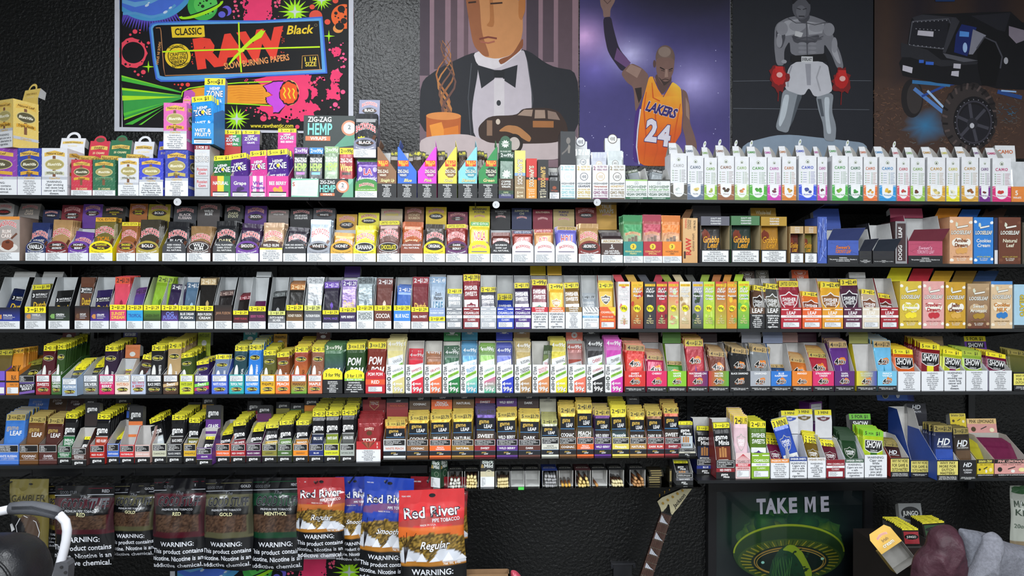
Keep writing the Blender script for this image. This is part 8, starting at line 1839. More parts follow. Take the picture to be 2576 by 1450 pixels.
# ================================================================ hanging tobacco bags
def bag(x0,y0,x1,y1,y,colf,artf,label,rot=0.0,name='tobacco_bag',bulge=.022,nx=34,nz=64,hang=True,seed=0,hookx=.5):
    A,s=at((x0+x1)/2,y0,y);w=(x1-x0)*s;h=(y1-y0)*s
    rd=random.Random(seed);ph=[rd.uniform(0,6)for i in range(6)]
    def surf(u,v):
        e=max(0.0,1-(2*u-1)**2)**.6;t=max(0.0,min(1.0,(.88-v)/.25))*max(0.0,min(1.0,(v+.06)/.14))
        b=e*t*bulge
        b+=e*.0022*math.sin(9*u+7*v+ph[0])*(0.3+t)+e*.0016*math.sin(17*u-12*v+ph[1])+.0022*(v>.8)*math.sin(8*u+ph[2])
        return -b-.001
    r=ob(name,None,loc=(A.x,y,A.z),rot=(0,rot,0))
    m=MB()
    for sg in (1,-1):
        V=[];K=[];T_=[]
        for j in range(nz+1):
            for i in range(nx+1):
                u,v=i/nx,j/nz;yy=surf(u,v);yy=yy if sg>0 else -yy*.5
                edge=.012*w*math.sin(9*v+ph[3])*(1 if u in (0,1)else 0)
                V.append(((u-.5)*w+edge,yy,(v-1)*h+.004*math.sin(5*u+ph[4])*(v<.05)));K.append(C(colf(u,v)))
        for j in range(nz):
            for i in range(nx):
                p=j*(nx+1)+i;q=[(p,p+1,p+nx+2),(p,p+nx+2,p+nx+1)];T_+=q if sg>0 else [t[::-1]for t in q]
        m.add(V,T_,np.array(K))
    ob('bag_film',m.mesh('bag_film','bag',True),r)
    a=Art();artf(a,1.0,h/w)
    V=np.concatenate(a.V);T_=np.concatenate(a.T);K=np.concatenate(a.K)
    asp=h/w
    ys=np.array([surf(min(1,max(0,q[0])),min(1,max(0,q[2]/asp)))for q in V])-.0016+V[:,1]*.00004
    P=np.column_stack([(V[:,0]-.5)*w,ys,V[:,2]*w-h])
    low=V[T_].mean(axis=1)[:,2]<.315*asp
    for nm,sel in (('logo_print',~low),('warning_print',low)):
        if sel.any():
            u_,inv=np.unique(T_[sel].ravel(),return_inverse=True);ob(nm,raw_mesh(nm,P[u_],inv.reshape(-1,3),K[u_],'bag'),r)
    tag(r,label,'bag')
    return r,w,h
def bag_text(a,asp,top,c='dadde4',left=.5,wd=.96,sc=1.0):
    for i,t in enumerate(('WARNING:','This product contains','nicotine. Nicotine is an','addictive chemical.')):
        a.txt(t,left,(top-i*.155*sc/asp*.9)*asp,.085*sc,'dfe2ea',w=wd)
def gs_bag(x0,y0,x1,y1,y,c,flav,label,seed,size=1.0):
    rd=random.Random(seed)
    def colf(u,v):
        if v<.36:return '131417'
        if v<.40:return mixc(c,'0c0c0e',.2)
        if .43<v<.62 and .06<u<.90:return mixc('2c1e18','5c4434',rd.random())
        if v>.84:return '121215'
        if .615<v<.705 and .07<u<.92:return '101012'
        return mixc(c,'17171a',.25 if u>.06 and u<.94 else .6)
    def artf(a,w,asp):
        a.txt('PREMIUM PIPE TOBACCO',.5,.675*asp,.035,'b4b6bc',w=.7);a.txt(flav,.5,.63*asp,.062,'e6e2b0',w=.5)
        a.txt('GOOD STUFF',.52,.76*asp,.16,'101013',w=.8,sh=.12,out='5a5c62',ost=4);a.txt('The',.52,.845*asp,.07,'5a5c62',sh=.3)
        a.txt(flav,.86,.925*asp,.05,'a8aab0',w=.2);a.txt('GOOD STUFF',.24,.91*asp,.05,'5a5c62',w=.3)
        a.line([(.02,.955*asp),(.98,.965*asp)],.012,c);a.line([(.0,.87*asp),(1,.88*asp)],.012,'a8acb4')
        bag_text(a,asp,.30)
    return bag(x0,y0,x1,y1,y,colf,artf,label,seed=seed)
def rr_bag(x0,y0,x1,y1,y,c,c2,flav,label,seed,rot=0.0):
    rd=random.Random(seed)
    def colf(u,v):
        e=.05*math.sin(3*u)
        if v<.30:return '141517'
        if v<.335+.02*math.sin(4*u):return 'b07428'
        if v<.42+.05*math.sin(11*u)+.02*math.sin(23*u):return 'cfd3dc'
        if v<.56+.05*math.sin(3.1*u):return mixc('33260e','b08e40',rd.random()**1.5)
        if v<.66:return c2
        if .66+e-.02<v<.71+e:return mixc(c,'8a4a44',.6)
        return c
    def artf(a,w,asp):
        a.txt('Red River',.5,.80*asp,.15,'e4e6ee',w=.86,rot=.05,out='2a2430',ost=4);a.txt('PIPE TOBACCO',.72,.725*asp,.05,'e4e6ee',w=.42,rot=.05)
        a.txt(flav,.55,.50*asp,.11,'eeeef2',w=.44,sh=.3,out='241c14',ost=4);a.txt('Net Wt. 6 oz.',.8,.325*asp,.04,'eae6e0',w=.26)
        a.txt('MADE IN U.S.A.',.45,.685*asp,.025,'e0d0cc',w=.24);a.hold=True
        for q in range(5):a.poly([(.05+.2*q,.345*asp),(.15+.2*q,(.40+.03*(q%2))*asp),(.22+.2*q,.35*asp)],'e6e8f0')
        a.hold=False;a.k+=1
        for q in range(6):a.line([(.08,.33*asp),(.07+.015*q,.5*asp),(.02+.05*q,(.56+.03*(q%3))*asp)],.008,'241c1c')
        a.txt('TEAR HERE',.12,.945*asp,.022,'d8d8e0',w=.14);a.ell(.52,.95*asp,.05,.03,'17171a',14)
        bag_text(a,asp,.25)
    return bag(x0,y0,x1,y1,y,colf,artf,label,rot=rot,seed=seed)
YB=.07
bz=at(500,1186,YB)[0].z
bx0,bx1=at(-150,1186,YB)[0].x,at(1075,1186,YB)[0].x
br=ob('hook_rail',MB().box((bx0,YB,-.014),(bx1,YB+.02,.014),'1b1c1f').mesh('hook_rail','shelf'),loc=(0,0,bz))
tag(br,'black metal rail under the fifth shelf carrying bag hooks','rail')
HOOKS=(75,205,335,452,590,700,820,900,985,1085)
for i,hx in enumerate(HOOKS):
    p=at(hx,1200,YB)[0]
    t=MB().tube([(0,.0,0),(0,-.05,-.002),(0,-.15,.0),(0,-.165,.01)],.0028,'17181a',8);t.box((-.008,-.001,-.006),(.008,.0,.014),'202124')
    o=ob('bag_hook',t.mesh('bag_hook','shelf',False),loc=(p.x,YB-.0005,bz-.005))
    tag(o,'black wire hook for hanging bags, %s from the left'%('first','second','third','fourth','fifth','sixth','seventh','eighth','ninth','tenth')[i],'hook','bag hooks')
def gam_col(u,v):
    if v<.06:return '15161a'
    if v<.56:return '16161a' if (u<.30+.25*math.sin(3.1*v*1.8)or v<.06)else ('4a3a30' if u<.84 and v>.10 and (u-.55)**2/.1+(v-.33)**2/.055<1 else '665c2e')
    return '625a30'
def gam_art(a,w,asp):
    a.txt('GAMBLER',.5,.76*asp,.17,'2a2614',w=.88);a.line([(.38,.52*asp),(.26,.42*asp),(.28,.33*asp),(.22,.30*asp),(.3,.2*asp),(.55,.09*asp)],.02,'c8c8cc');a.line([(.46,.55*asp),(.75,.46*asp),(.84,.32*asp),(.78,.18*asp),(.56,.09*asp)],.016,'c8c8cc')
    a.poly([(.02,.42*asp),(.12,.44*asp),(.22,.37*asp),(.1,.33*asp)],'d0d0d4');a.poly([(.04,.28*asp),(.14,.22*asp),(.05,.14*asp)],'d0d0d4');a.txt('TOBACCO',.55,.04*asp,.05,'9a9ca2',w=.34);a.ell(.55,.94*asp,.06,.025,'16161a',12)
bag(28,1206,122,1398,-.02,gam_col,gam_art,'olive-gold tobacco bag with black profile, leftmost of the hanging bags',seed=3)
gs_bag(122,1216,190,1392,.03,'8a7a2c','GOLD','black tobacco bag mostly hidden behind the white armrest',4)
gs_bag(140,1222,286,1408,-.03,'4c1622','RED','maroon and black tobacco bag lettered RED beside the white armrest',5)
gs_bag(282,1216,391,1398,.01,'58553a','GOLD','small olive and black tobacco bag lettered GOLD',6)
gs_bag(388,1204,516,1432,-.04,'4c1420','RED','large maroon and black tobacco bag lettered RED',7)
gs_bag(513,1206,636,1432,-.035,'5a583e','GOLD','large olive and black tobacco bag lettered GOLD',8)
gs_bag(632,1202,764,1434,-.01,'14422a','MENTHOL','green and black tobacco bag lettered MENTHOL',9)
rr_bag(748,1202,866,1392,-.05,'9a2a30','b0622c','Regular','dark red tobacco bag lettered Regular beside the green bag',10)
rr_bag(845,1200,938,1416,.0,'22348c','22348c','Smooth','blue tobacco bag lettered Smooth, half hidden behind another blue one',11)
rr_bag(918,1202,1042,1462,-.04,'2440a0','2440a0','Smooth','tilted blue tobacco bag lettered Smooth next to the orange-red bag',12,rot=.06)
rr_bag(1032,1200,1178,1420,.02,'7a2028','8a4a28','Regular','dark red tobacco bag behind the large orange-red bag',13,rot=.02)
rr_bag(1002,1232,1166,1500,-.10,'cc3438','d4682c','Regular','large orange-red tobacco bag lettered Regular, rightmost in front',14,rot=-.03)
# ================================================================ plastic-tip cigars on the lower glass shelf
def bm_carton(x0,x1,top,c,c2,words,rz=0):
    b=Box(7,x0,x1,'cigar_carton',words=words,flav='',rz=rz)
    def f(a,w,h):
        a.rect(0,0,w,h,c);a.rect(0,h*.55,w,h,c2);a.txt('Black',w*.52,h*.9,h*.13,'e8eae8',w=w*.8);a.txt('&',w*.14,h*.74,h*.12,'b89a5a');a.txt('Mild',w*.58,h*.75,h*.13,'e8eae8',w=w*.66)
        a.ring(w*.6,h*.48,w*.26,w*.26,w*.07,mixc(c,'a8b0a0',.35));return [(6,'sg',0,0,w,h*.36)]
    b.carton(b.H(top),.05,c,c,f,f)
    return b
bm_carton(1082,1110,1158,'2a4a34','1f3a2a','green and white cigar carton at the left end',math.radians(-28))
bm_carton(1208,1244,1155,'c8bfa0','2a2a2c','cream and black cigar carton')
_cig={}
def cigar_mesh(body,tip):
    if (body,tip)not in _cig:
        _cig[(body,tip)]=(MB().tube([(0,0,0),(0,.075,0)],.0047,body,9).mesh('cigar_body','tube',True),MB().tube([(0,0,0),(0,-.012,0),(0,-.024,0)],[.0047,.0052,.0043],tip,9).mesh('cigar_tip','paint',True))
    return _cig[(body,tip)]
def tip_box(x0,x1,body,tip,cells,words,face='d8d8d6',top='1d1c1e',cwords='',drop=True,wrap=False):
    b=Box(7,x0,x1,'cigar_tray',words=words+' open cigar tray',flav='')
    w=b.w;h=.056;d=.085;m=MB();th=.001
    m.box((-w/2,.0,0),(w/2,d,.001),face);m.box((-w/2,.0,h-.001),(w/2,d,h),top)
    for sg in (-1,1):m.slab([(sg*w/2,0,.001),(sg*w/2,d,.001),(sg*w/2,d,h-.001),(sg*w/2,0,h-.001)],(sg,0,0),th,top,face)
    m.slab([(-w/2,d,.001),(w/2,d,.001),(w/2,d,h-.001),(-w/2,d,h-.001)],(0,-1,0),th,face,top)
    b.part('tray',m.mesh('tray','card'))
    a=Art();a.txt('BLACK & MILD',0,10,6,'a8a49c',w=w/b.sl*.8);a.rect(-w/b.sl*.3,20,w/b.sl*.3,24,'6a665e')
    b.front(a,'top_print',y=d*.2,z=h+.0006,rot=(-math.pi/2,0,0))
    bm,tm=cigar_mesh(body,tip);b.pw=cwords
    for ix,iz in cells:
        x=ix*w*.5;z=.006+iz*.0105
        o=ob('plastic_tip_cigar',bm);o.location=(b.cx+x,b.y+.0+RND.uniform(-.004,.006),b.z+z+.001);o.rotation_euler=(math.radians(RND.uniform(-2,3)),0,math.radians(RND.uniform(-4,4))-ix*.05)
        ob('cigar_tip',tm,o);b.pouches.append((o,cwords,len(b.pouches)))
    return b
row=lambda n,y,o=0.0:[(-.74+1.48*(i+.5)/n+o,y)for i in range(n)]
tip_box(1126,1164,'5a3a2c','d0d0c8',row(4,0)+row(4,1,.03)+row(3,2),'first black',cwords='white-tipped cigar')
tip_box(1168,1205,'4a3226','e0cf96',row(4,0)+row(4,1,.04)+row(4,2)+row(3,3),'second black',cwords='cream-tipped cigar')
tip_box(1246,1284,'4a3a30','d8c894',row(5,0)+row(5,1)+row(5,2),'black',cwords='cream-tipped cigar')
tip_box(1285,1320,'4a3226','d8c894',[],'first empty white-lined')
tip_box(1321,1358,'4a3226','d8c894',[],'second empty white-lined')
tip_box(1364,1403,'6a6a6c','9a9a9c',row(5,0)+row(5,1,.03)+row(5,2)+row(4,3),'blue-sided',top='22306a',cwords='silver-wrapped cigar')
tip_box(1405,1442,'7a5030','d8a84a',row(3,0),'black',cwords='amber-tipped cigar')
tip_box(1447,1487,'5a3a2c','d8c07a',row(4,0)+row(3,1)+row(2,2),'red-trimmed',top='3a1c20',cwords='yellow-tipped cigar')
tip_box(1489,1528,'7a4a2c','c08a4a',[(-.5,0)],'nearly empty white-lined',cwords='amber-tipped cigar')
tip_box(1532,1570,'4a3226','d8cca0',row(5,0)+row(4,1),'black',cwords='cream-tipped cigar')
tip_box(1584,1624,'6a4026','b88a5a',row(4,0)+row(3,1)+row(2,2),'black',cwords='wood-tipped cigar')
# little clear cases stacked beside them
for i,(px,py)in enumerate(((1647,1222),(1646,1211),(1646,1203),(1652,1195),(1651,1189),(1649,1180))):
    P,s=at(px,py,.03)
    m=MB().box((-.025,0,0),(.025,.045,.0078),'3a342a');o=ob('clear_case',m.mesh('clear_case','tube'),loc=(P.x,.03,ROWZ[7]+.0006+.0081*i))
    ob('case_label',MB().box((-.019,-.0006,.002),(.019,-.0001,.006),'8a7a4c').mesh('case_label','card'),o)
    tag(o,'small clear case with tan label in the stack, %s from the bottom'%('first','second','third','fourth','fifth','sixth')[i],'case','clear cases on the lower glass shelf')
P,s=at(1687,1222,.03)
o=ob('clear_case',MB().box((-.005,0,0),(.005,.05,.05),'3a342a').mesh('clear_case','tube'),loc=(P.x,.03,ROWZ[7]+.0006));ob('case_label',MB().box((-.003,-.0006,.006),(.003,-.0001,.044),'8a7a4c').mesh('case_label','card'),o)
tag(o,'small clear case standing upright beside the stack','case','clear cases on the lower glass shelf')
P,s=at(1311,1226,-.024)
o=ob('price_sticker',MB().box((-.010,0,-.004),(.010,.0015,.006),'4ac84a').mesh('price_sticker','card'),loc=(P.x,-.022,ROWZ[7]));tag(o,'bright green sticker on the lower glass shelf edge','sticker')
# round plastic tags clipped under the shelf lips
for px,py,r_,nm in ((445,508,9.5,'under the top shelf left of centre'),(1248,515,9,'under the top shelf at centre'),(1503,509,9,'under the top shelf above the golden lid')):
    P,s=at(px,py,-.02);a=MB();a.tube([(0,0,0),(0,.0015,0)],r_*s,'c4c6ca',24)
    o=ob('shelf_tag',a.mesh('shelf_tag','paint'),loc=(P.x,-.0165,P.z));tag(o,'round pale plastic tag '+nm,'tag','round shelf tags')
    t=Art();t.txt('5',0,0,4,'4a4c52');ob('tag_number',t.mesh('tag_number',s),o,(-.002,-.0004,0))
# ================================================================ guitar leaning on the wall
def guitar():
    y=.20;P,s=at(1500+812*.2174,1150+675*.2174,y)
    th=math.atan2(812-583,1380-675)
    r=ob('electric_guitar',None,loc=(P.x,y,P.z),rot=(math.radians(0),th,0))
    tag(r,'electric guitar with cream pointed headstock and white fin inlays','guitar')
    k=.2174*s
    def loc_(x,yy):                                   # crop px -> local coordinates along the neck
        dx=(x-812)*k;dz=-(yy-675)*k
        return (dx*math.cos(th)-dz*math.sin(th),dx*math.sin(th)+dz*math.cos(th))
    H=[loc_(*p)for p in ((705,515),(760,470),(1000,370),(1110,290),(1170,292),(1060,440),(960,580),(905,640),(870,692),(845,560),(832,545),(810,590),(757,648),(740,590))]
    m=MB().slab([(p[0],0,p[1])for p in H],(0,-1,0),.014,'c6bd9a','17181a');ob('headstock',m.mesh('headstock','paint'),r)
    L=0.50;w0,w1=.021,.026
    m=MB().slab([(-w0,.002,.004),(-w1,.002,-L),(w1,.002,-L),(w0,.002,.004)],(0,-1,0),.018,'4a3028','2a1c18');ob('neck',m.mesh('neck','wood'),r)
    ob('nut',MB().box((-w0,-.002,.004),(w0,.004,.009),'1c1c1e').mesh('nut','paint'),r)
    z=0.0;f=.036;i=0
    while z>-L+.02:
        z0=z;z-=f;f*=.955;i+=1
        ob('fret',MB().box((-w0-.003,.0,z-.0006),(w0+.003,.0018,z+.0006),'b8b0a0').mesh('fret','gold'),r)
        if i%2==1:ob('fin_inlay',MB().slab([(-w0*.82,.0016,z0-.004),(-w0*.82,.0016,z+.003),(w0*.9,.0016,z+.003),(w0*.2,.0016,z+f*.35)],(0,-1,0),.0005,'c9ccd6').mesh('fin_inlay','paint'),r)
    for q in range(6):
        x=-.015+.006*q;ob('string',MB().tube([(x,-.0012,.02),(x*1.2,-.0014,-L)],.0005,'a8a49a',5).mesh('string','gold'),r)
    for q,(cx,cy)in enumerate(((768,533),(825,495),(882,460),(938,423),(995,388),(1045,355))):
        p=loc_(cx,cy);t=MB().tube([(p[0],.0,p[1]),(p[0],-.008,p[1])],.0042,'d0a850',12);ob('tuner_post',t.mesh('tuner_post','gold',False),r)
        p2=loc_(cx-30,cy-60);t=MB().tube([(p2[0],.008,p2[1]),(p2[0]-.003,.008,p2[1]+.012)],[.002,.0042],'d0a850',10);ob('tuner_peg',t.mesh('tuner_peg','gold',False),r)
    a=Art();p=loc_(962,505);a.txt('Jackson',0,0,78*.2174*.55,'1c1a18',w=300*.2174,sh=.3);ob('headstock_print',a.mesh('headstock_print',s,'paint'),r,(p[0],-.0006,p[1]),(0,-th-.86+.0,0))
    B=[(-.03,-L+.03),(.03,-L+.03),(.06,-L-.03),(.17,-L+.0),(.10,-L-.13),(.20,-L-.25),(0,-L-.19),(-.16,-L-.22),(-.09,-L-.10),(-.14,-L+.02),(-.06,-L-.03)]
    ob('guitar_body',MB().slab([(p[0],.004,p[1])for p in B],(0,-1,0),.04,'141418').mesh('guitar_body','paint'),r)
guitar()
# ================================================================ armchair in the near left corner
def armchair():
    y=-.72;s=at(100,1350,y)[1];k=.2096
    def W(cx,cy,dy=0.0):p=at(cx*k,1150+cy*k,y+dy)[0];return p
    o0=W(450,1431)
    r=ob('armchair',None,loc=(o0.x,y,0));tag(r,'white tubular armchair with grey grip and black leather cushion','chair')
    L=lambda cx,cy,dy=0.0:tuple(W(cx,cy,dy)-Vector((o0.x,y,0)))
    ob('arm_tube',MB().tube([L(-420,690),L(-200,680),L(0,655),L(125,628),L(380,625),L(600,660),L(720,705),L(785,775),L(806,880),L(795,1000),L(760,1150),L(720,1300),L(640,1600),L(500,2100),L(420,2900)],.0105,'d8d9e0',16).mesh('arm_tube','paint',True),r)
    ob('arm_grip',MB().tube([L(122,625),L(130,622),L(260,610),L(380,612),L(520,630),L(640,660),L(700,690),L(705,694)],[.010,.0145,.0155,.016,.016,.0155,.0145,.010],'505258',16).mesh('arm_grip','rubber',True),r)
    for q in (-1,0,1):ob('grip_rib',MB().tube([L(140,616+14*q,-.0155),L(380,608+14*q,-.0165),L(690,684+14*q,-.0155)],.0012,'3a3c42',6).mesh('grip_rib','rubber',True),r)
    P=[L(660,1280,-.012),L(720,1262,-.012),L(800,1268,-.012),L(822,1310,-.012),L(815,1400,-.012),L(790,1700,-.012),L(600,1700,-.012),L(630,1420,-.012)]
    ob('arm_bracket',MB().slab(P,(0,-1,0),.026,'4a4b50').mesh('arm_bracket','rubber'),r)
    for cx,cy in ((742,1322),(790,1386)):p=Vector(L(cx,cy,-.0125));ob('bolt',MB().tube([p,p+Vector((0,-.003,0))],.0035,'8a8a8e',10).mesh('bolt','gold'),r)
    # padded leather cushion: rounded box built from a super-ellipsoid
    c0=Vector(L(-30,1760,.05));V=[];T_=[];nu,nv=28,16;rx,ry,rz=.112,.10,.165
    f=lambda v,e:math.copysign(abs(v)**e,v)
    for j in range(nv+1):
        ph=math.pi*(j/nv-.5)
        for i in range(nu):
            t=2*math.pi*i/nu
            V.append((c0.x+rx*f(math.cos(ph),.6)*f(math.cos(t),.7),c0.y+ry*f(math.cos(ph),.6)*f(math.sin(t),.7),c0.z+rz*f(math.sin(ph),.75)))
    for j in range(nv):
        for i in range(nu):
            a_,b_=j*nu+i,j*nu+(i+1)%nu;T_+=[(a_,b_,b_+nu),(a_,b_+nu,a_+nu)]
    ob('cushion',MB().add(V,T_,'1e1f23').mesh('cushion','leather',True),r)
    pts=[(c0.x+rx*.96*f(math.cos(t),.7),c0.y-ry*.93,c0.z+rz*.93*f(math.sin(t),.75))for t in np.linspace(-.4,math.pi*1.1,28)]
    ob('piping',MB().tube(pts,.004,'17181b',8).mesh('piping','leather',True),r)
    b=MB()
    for q in (-.1,.12):b.box((c0.x+q-.012,c0.y-.02,0),(c0.x+q+.012,c0.y+.02,max(.05,c0.z-rz*.8)),'2a2b2e')
    ob('chair_legs',b.mesh('chair_legs','paint'),r)
armchair()
# ================================================================ right corner: boxes on a crate, jacket over a chair
def pillow(pts,y,depth,col,mat,nr=14,noise=.0,seed=1,back=.5,wr=None):
    """closed soft shape from an outline in world x,z; fullness depth, folds from summed sines"""
    P=[]
    n0=len(pts)
    for i in range(n0):
        p,q=pts[i],pts[(i+1)%n0]
        for k_ in range(4):t=k_/4;P.append((p[0]+(q[0]-p[0])*t,p[1]+(q[1]-p[1])*t))
    for it in range(2):P=[((P[i-1][0]+2*P[i][0]+P[(i+1)%len(P)][0])/4,(P[i-1][1]+2*P[i][1]+P[(i+1)%len(P)][1])/4)for i in range(len(P))]
    n=len(P);cx=sum(p[0]for p in P)/n;cz=sum(p[1]for p in P)/n
    rd=random.Random(seed);F=[(rd.uniform(-110,110),rd.uniform(-60,60),rd.uniform(0,6),rd.uniform(.3,1))for i in range(7)]
    V=[];T_=[]
    for sg in (-1,1):
        for j in range(nr+1):
            t=max(1-j/nr,.02)
            for p in P:
                x=cx+(p[0]-cx)*t;z=cz+(p[1]-cz)*t
                g=sum(a_*(abs(math.sin(fx*.5*x+fz*.5*z+ph))**.7-.6)for fx,fz,ph,a_ in F)*noise*(1-t**4)
                V.append((x,y+sg*(depth if sg<0 else depth*back)*(1-t**2.6)**.6+(g if sg<0 else 0),z))
    m_=(nr+1)*n
    for s_ in (0,1):
        for j in range(nr):
            for i in range(n):
                a_,b_=s_*m_+j*n+i,s_*m_+j*n+(i+1)%n;q=[(a_,b_,b_+n),(a_,b_+n,a_+n)];T_+=q if s_==0 else [t_[::-1]for t_ in q]
    for s_ in (0,1):
        o_=s_*m_+nr*n;V.append((cx,sum(V[o_+i][1]for i in range(n))/n,cz));T_+=[((len(V)-1,o_+i,o_+(i+1)%n))for i in range(n)]
    return MB().add(V,T_,col).mesh('soft',mat,True)
def C5(pts,y):return [(at(2020+x*.2158,1150+yy*.2158,y)[0].x,at(2020+x*.2158,1150+yy*.2158,y)[0].z)for x,yy in pts]
jk=ob('jacket',None,loc=(0,0,0));tag(jk,'maroon leather and grey fleece jacket draped over a chair back','jacket')
YJ=-.34
ob('leather_shoulder',pillow(C5([(1440,1040),(1470,870),(1560,795),(1700,785),(1790,840),(1830,960),(1870,1120),(1900,1300),(1880,1560),(1240,1560),(1262,1300),(1290,1180),(1360,1090)],YJ),YJ,.065,'432630','hide',noise=.0062,seed=4,nr=26),jk)
ob('fleece_body',pillow(C5([(1800,840),(1960,850),(2130,885),(2280,960),(2420,1010),(2576,1040),(2800,1080),(2900,1560),(1830,1560),(1860,1200)],YJ+.04),YJ+.04,.07,'7a7b84','fleece',noise=.0060,seed=6,nr=24),jk)
ob('fleece_sleeve',pillow(C5([(2060,960),(2130,890),(2210,868),(2290,915),(2305,1000),(2260,1200),(2190,1420),(2160,1560),(1840,1560),(1900,1350),(1980,1130)],YJ-.035),YJ-.035,.05,'80818a','fleece',noise=.0045,seed=8,nr=22),jk)
ob('fleece_collar',pillow(C5([(1806,826),(1900,842),(2080,880),(2040,980),(1960,1140),(1880,1330),(1866,1180),(1830,980)],YJ-.03),YJ-.03,.03,'6e7079','fleece',noise=.0015,seed=9),jk)
zj=at(2400,1440,YJ)[0].z
ch=ob('side_chair',None,loc=(at(2490,1440,YJ)[0].x,YJ+.02,0));tag(ch,'dark chair under the draped jacket','chair')
ob('chair_back',MB().box((-.13,.06,.30),(.13,.085,zj-.03),'1d1d20').mesh('chair_back','paint'),ch)
ob('seat',MB().box((-.22,-.38,.28),(.22,.06,.32),'232327').mesh('seat','leather'),ch)
for lx in (-.2,.18):
    for ly in (-.36,.05):ob('leg',MB().box((lx,ly,0),(lx+.025,ly+.025,.28),'1d1d20').mesh('leg','paint'),ch)
# crate with loose boxes
YC=-.07
def crate():
    A,s=at(2262,1412,YC);B,_=at(2440,1412,YC);z=at(2300,1406,YC)[0].z
    m=MB().box((A.x,YC,0),(B.x,YC+.30,z),'1c120e');o=ob('storage_crate',None,loc=(0,0,0))
    ob('crate_body',m.mesh('crate_body','kraft'),o);ob('crate_rim',MB().box((A.x-.004,YC-.004,z-.03),(B.x+.004,YC,z-.012),'3a2218').mesh('crate_rim','kraft'),o)
    tag(o,'brown crate under the loose boxes beside the jacket','crate');return z
ZC=crate()
def loose(px0,px1,y,h_px,name,words):
    A,s=at(px0,1400,y);B,_=at(px1,1400,y)
    return A,B,s
def jungo(x0,x1,y,lip,top,c,hdr,n,lean,tw,label,flav='JUNGO',pc='2a2624',dl=-1.2):
    ROWZ[9]=ZC;ROWPY[9]=1404;ROWNAME[9]='crate'
    b=Box(9,x0,x1,words=label,flav='',fwd=-y,extra='free')
    b.lip(lip,lambda a,w,h:(a.rect(0,0,w,h,'1b1b1c'),a.ell(w/2,h*.6,w*.4,h*.26,'2c2c2e',18),a.txt('JUNGO',w/2,h*.6,h*.2,'c8cac8',w=w*.66),None)[-1],.16,b.H(lip)*1.6,tc='242424',inner='4a4a48')
    b.fill(n,top,pc,pc,lambda a,w,h:(a.rect(-w*.44,h*.1,w*.44,h*.8,c),a.ell(0,h*.5,w*.42,h*.16,'161616',20),a.txt('JUNGO',0,h*.5,h*.12,'d8d8d4',w=w*.7)),strip_fn('2 99¢','dcd02a','1c1a0c',.88),'jungle_pouch','yellow-topped pouch on the crate',lean=lean,dl=dl,tw=tw,sp=.0115,wf=.95)
    if hdr:b.header(*hdr,'8a8c8c',lambda a,w,h:(a.ell(w/2,h*.55,w*.42,h*.3,'17181a',22),a.txt('JUNGO',w/2,h*.55,h*.2,'d8d8d4',w=w*.66)),tilt=12)
    return b
jungo(2278,2324,.02,1397,1338,'9a3038',None,12,14,2,'black box of yellow-topped pouches standing on the crate, at left',dl=-.2)
jungo(2330,2392,.10,1388,1322,'2a4a2c',(2348,1268,2408,1322),8,14,-2,'black box with grey oval-logo lid standing on the crate, behind')
tb=ob('display_box',None,loc=tuple(at(2282,1428,-.165)[0]),rot=(math.radians(-12),math.radians(-36),math.radians(-6)))
s5=at(2258,1402,-.16)[1];w_,d_,h_=.082,.06,.075;m=MB()
m.slab([(-w_/2,d_,0),(w_/2,d_,0),(w_/2,d_,h_),(-w_/2,d_,h_)],(0,-1,0),.0008,'b4b2ae','c8a850')
for sg in (-1,1):m.slab([(sg*w_/2,0,0),(sg*w_/2,d_,0),(sg*w_/2,d_,h_),(sg*w_/2,0,h_)],(sg,0,0),.0008,'c8a850','9a9894')
m.box((-w_/2,0,0),(w_/2,d_,.001),'a8a6a2');m.box((-w_/2,0,h_-.001),(w_/2,d_,h_),'c8a850')
ob('tray',m.mesh('tray','card'),tb)
q=MB().slab([(-w_/2,0,h_),(w_/2,0,h_),(w_/2,.012,h_+.05),(w_*.36,.016,h_+.066),(-w_*.36,.016,h_+.066),(-w_/2,.012,h_+.05)],(0,-1,.24),.0008,'e0b040','c8c4bc');ld=ob('lid',q.mesh('lid','card'),tb)
a=Art();bw_logo(a,0,34,30);a.txt('Irish',0,23,7,'8a6a2c',w=20);a.txt('cream',0,12,9,'f4ecd8',w=32,out='6a5020',ost=4);ob('lid_print',a.mesh('lid_print',s5),ld,(0,-.0008,h_),(-math.atan2(.012,.05),0,0))
tag(tb,'tilted golden display box lettered cream, open beside the jacket','box')
bag(2540,1222,2640,1392,.22,lambda u,v:'b4b8ae' if v>.2 else '8a7a60',lambda a,w,asp:(a.blob(.25,.94*asp,.2,.1,'2f5a34',14,.3),a.txt('MAENG DA',.5,.74*asp,.15,'3a4a3c',w=.9),a.txt('KRATOM',.5,.62*asp,.15,'3a4a3c',w=.86),a.txt('20oz Powder',.4,.42*asp,.1,'5a6a5c',w=.7)),'pale green-lettered powder bag hanging at the far right edge',name='powder_bag',seed=21)
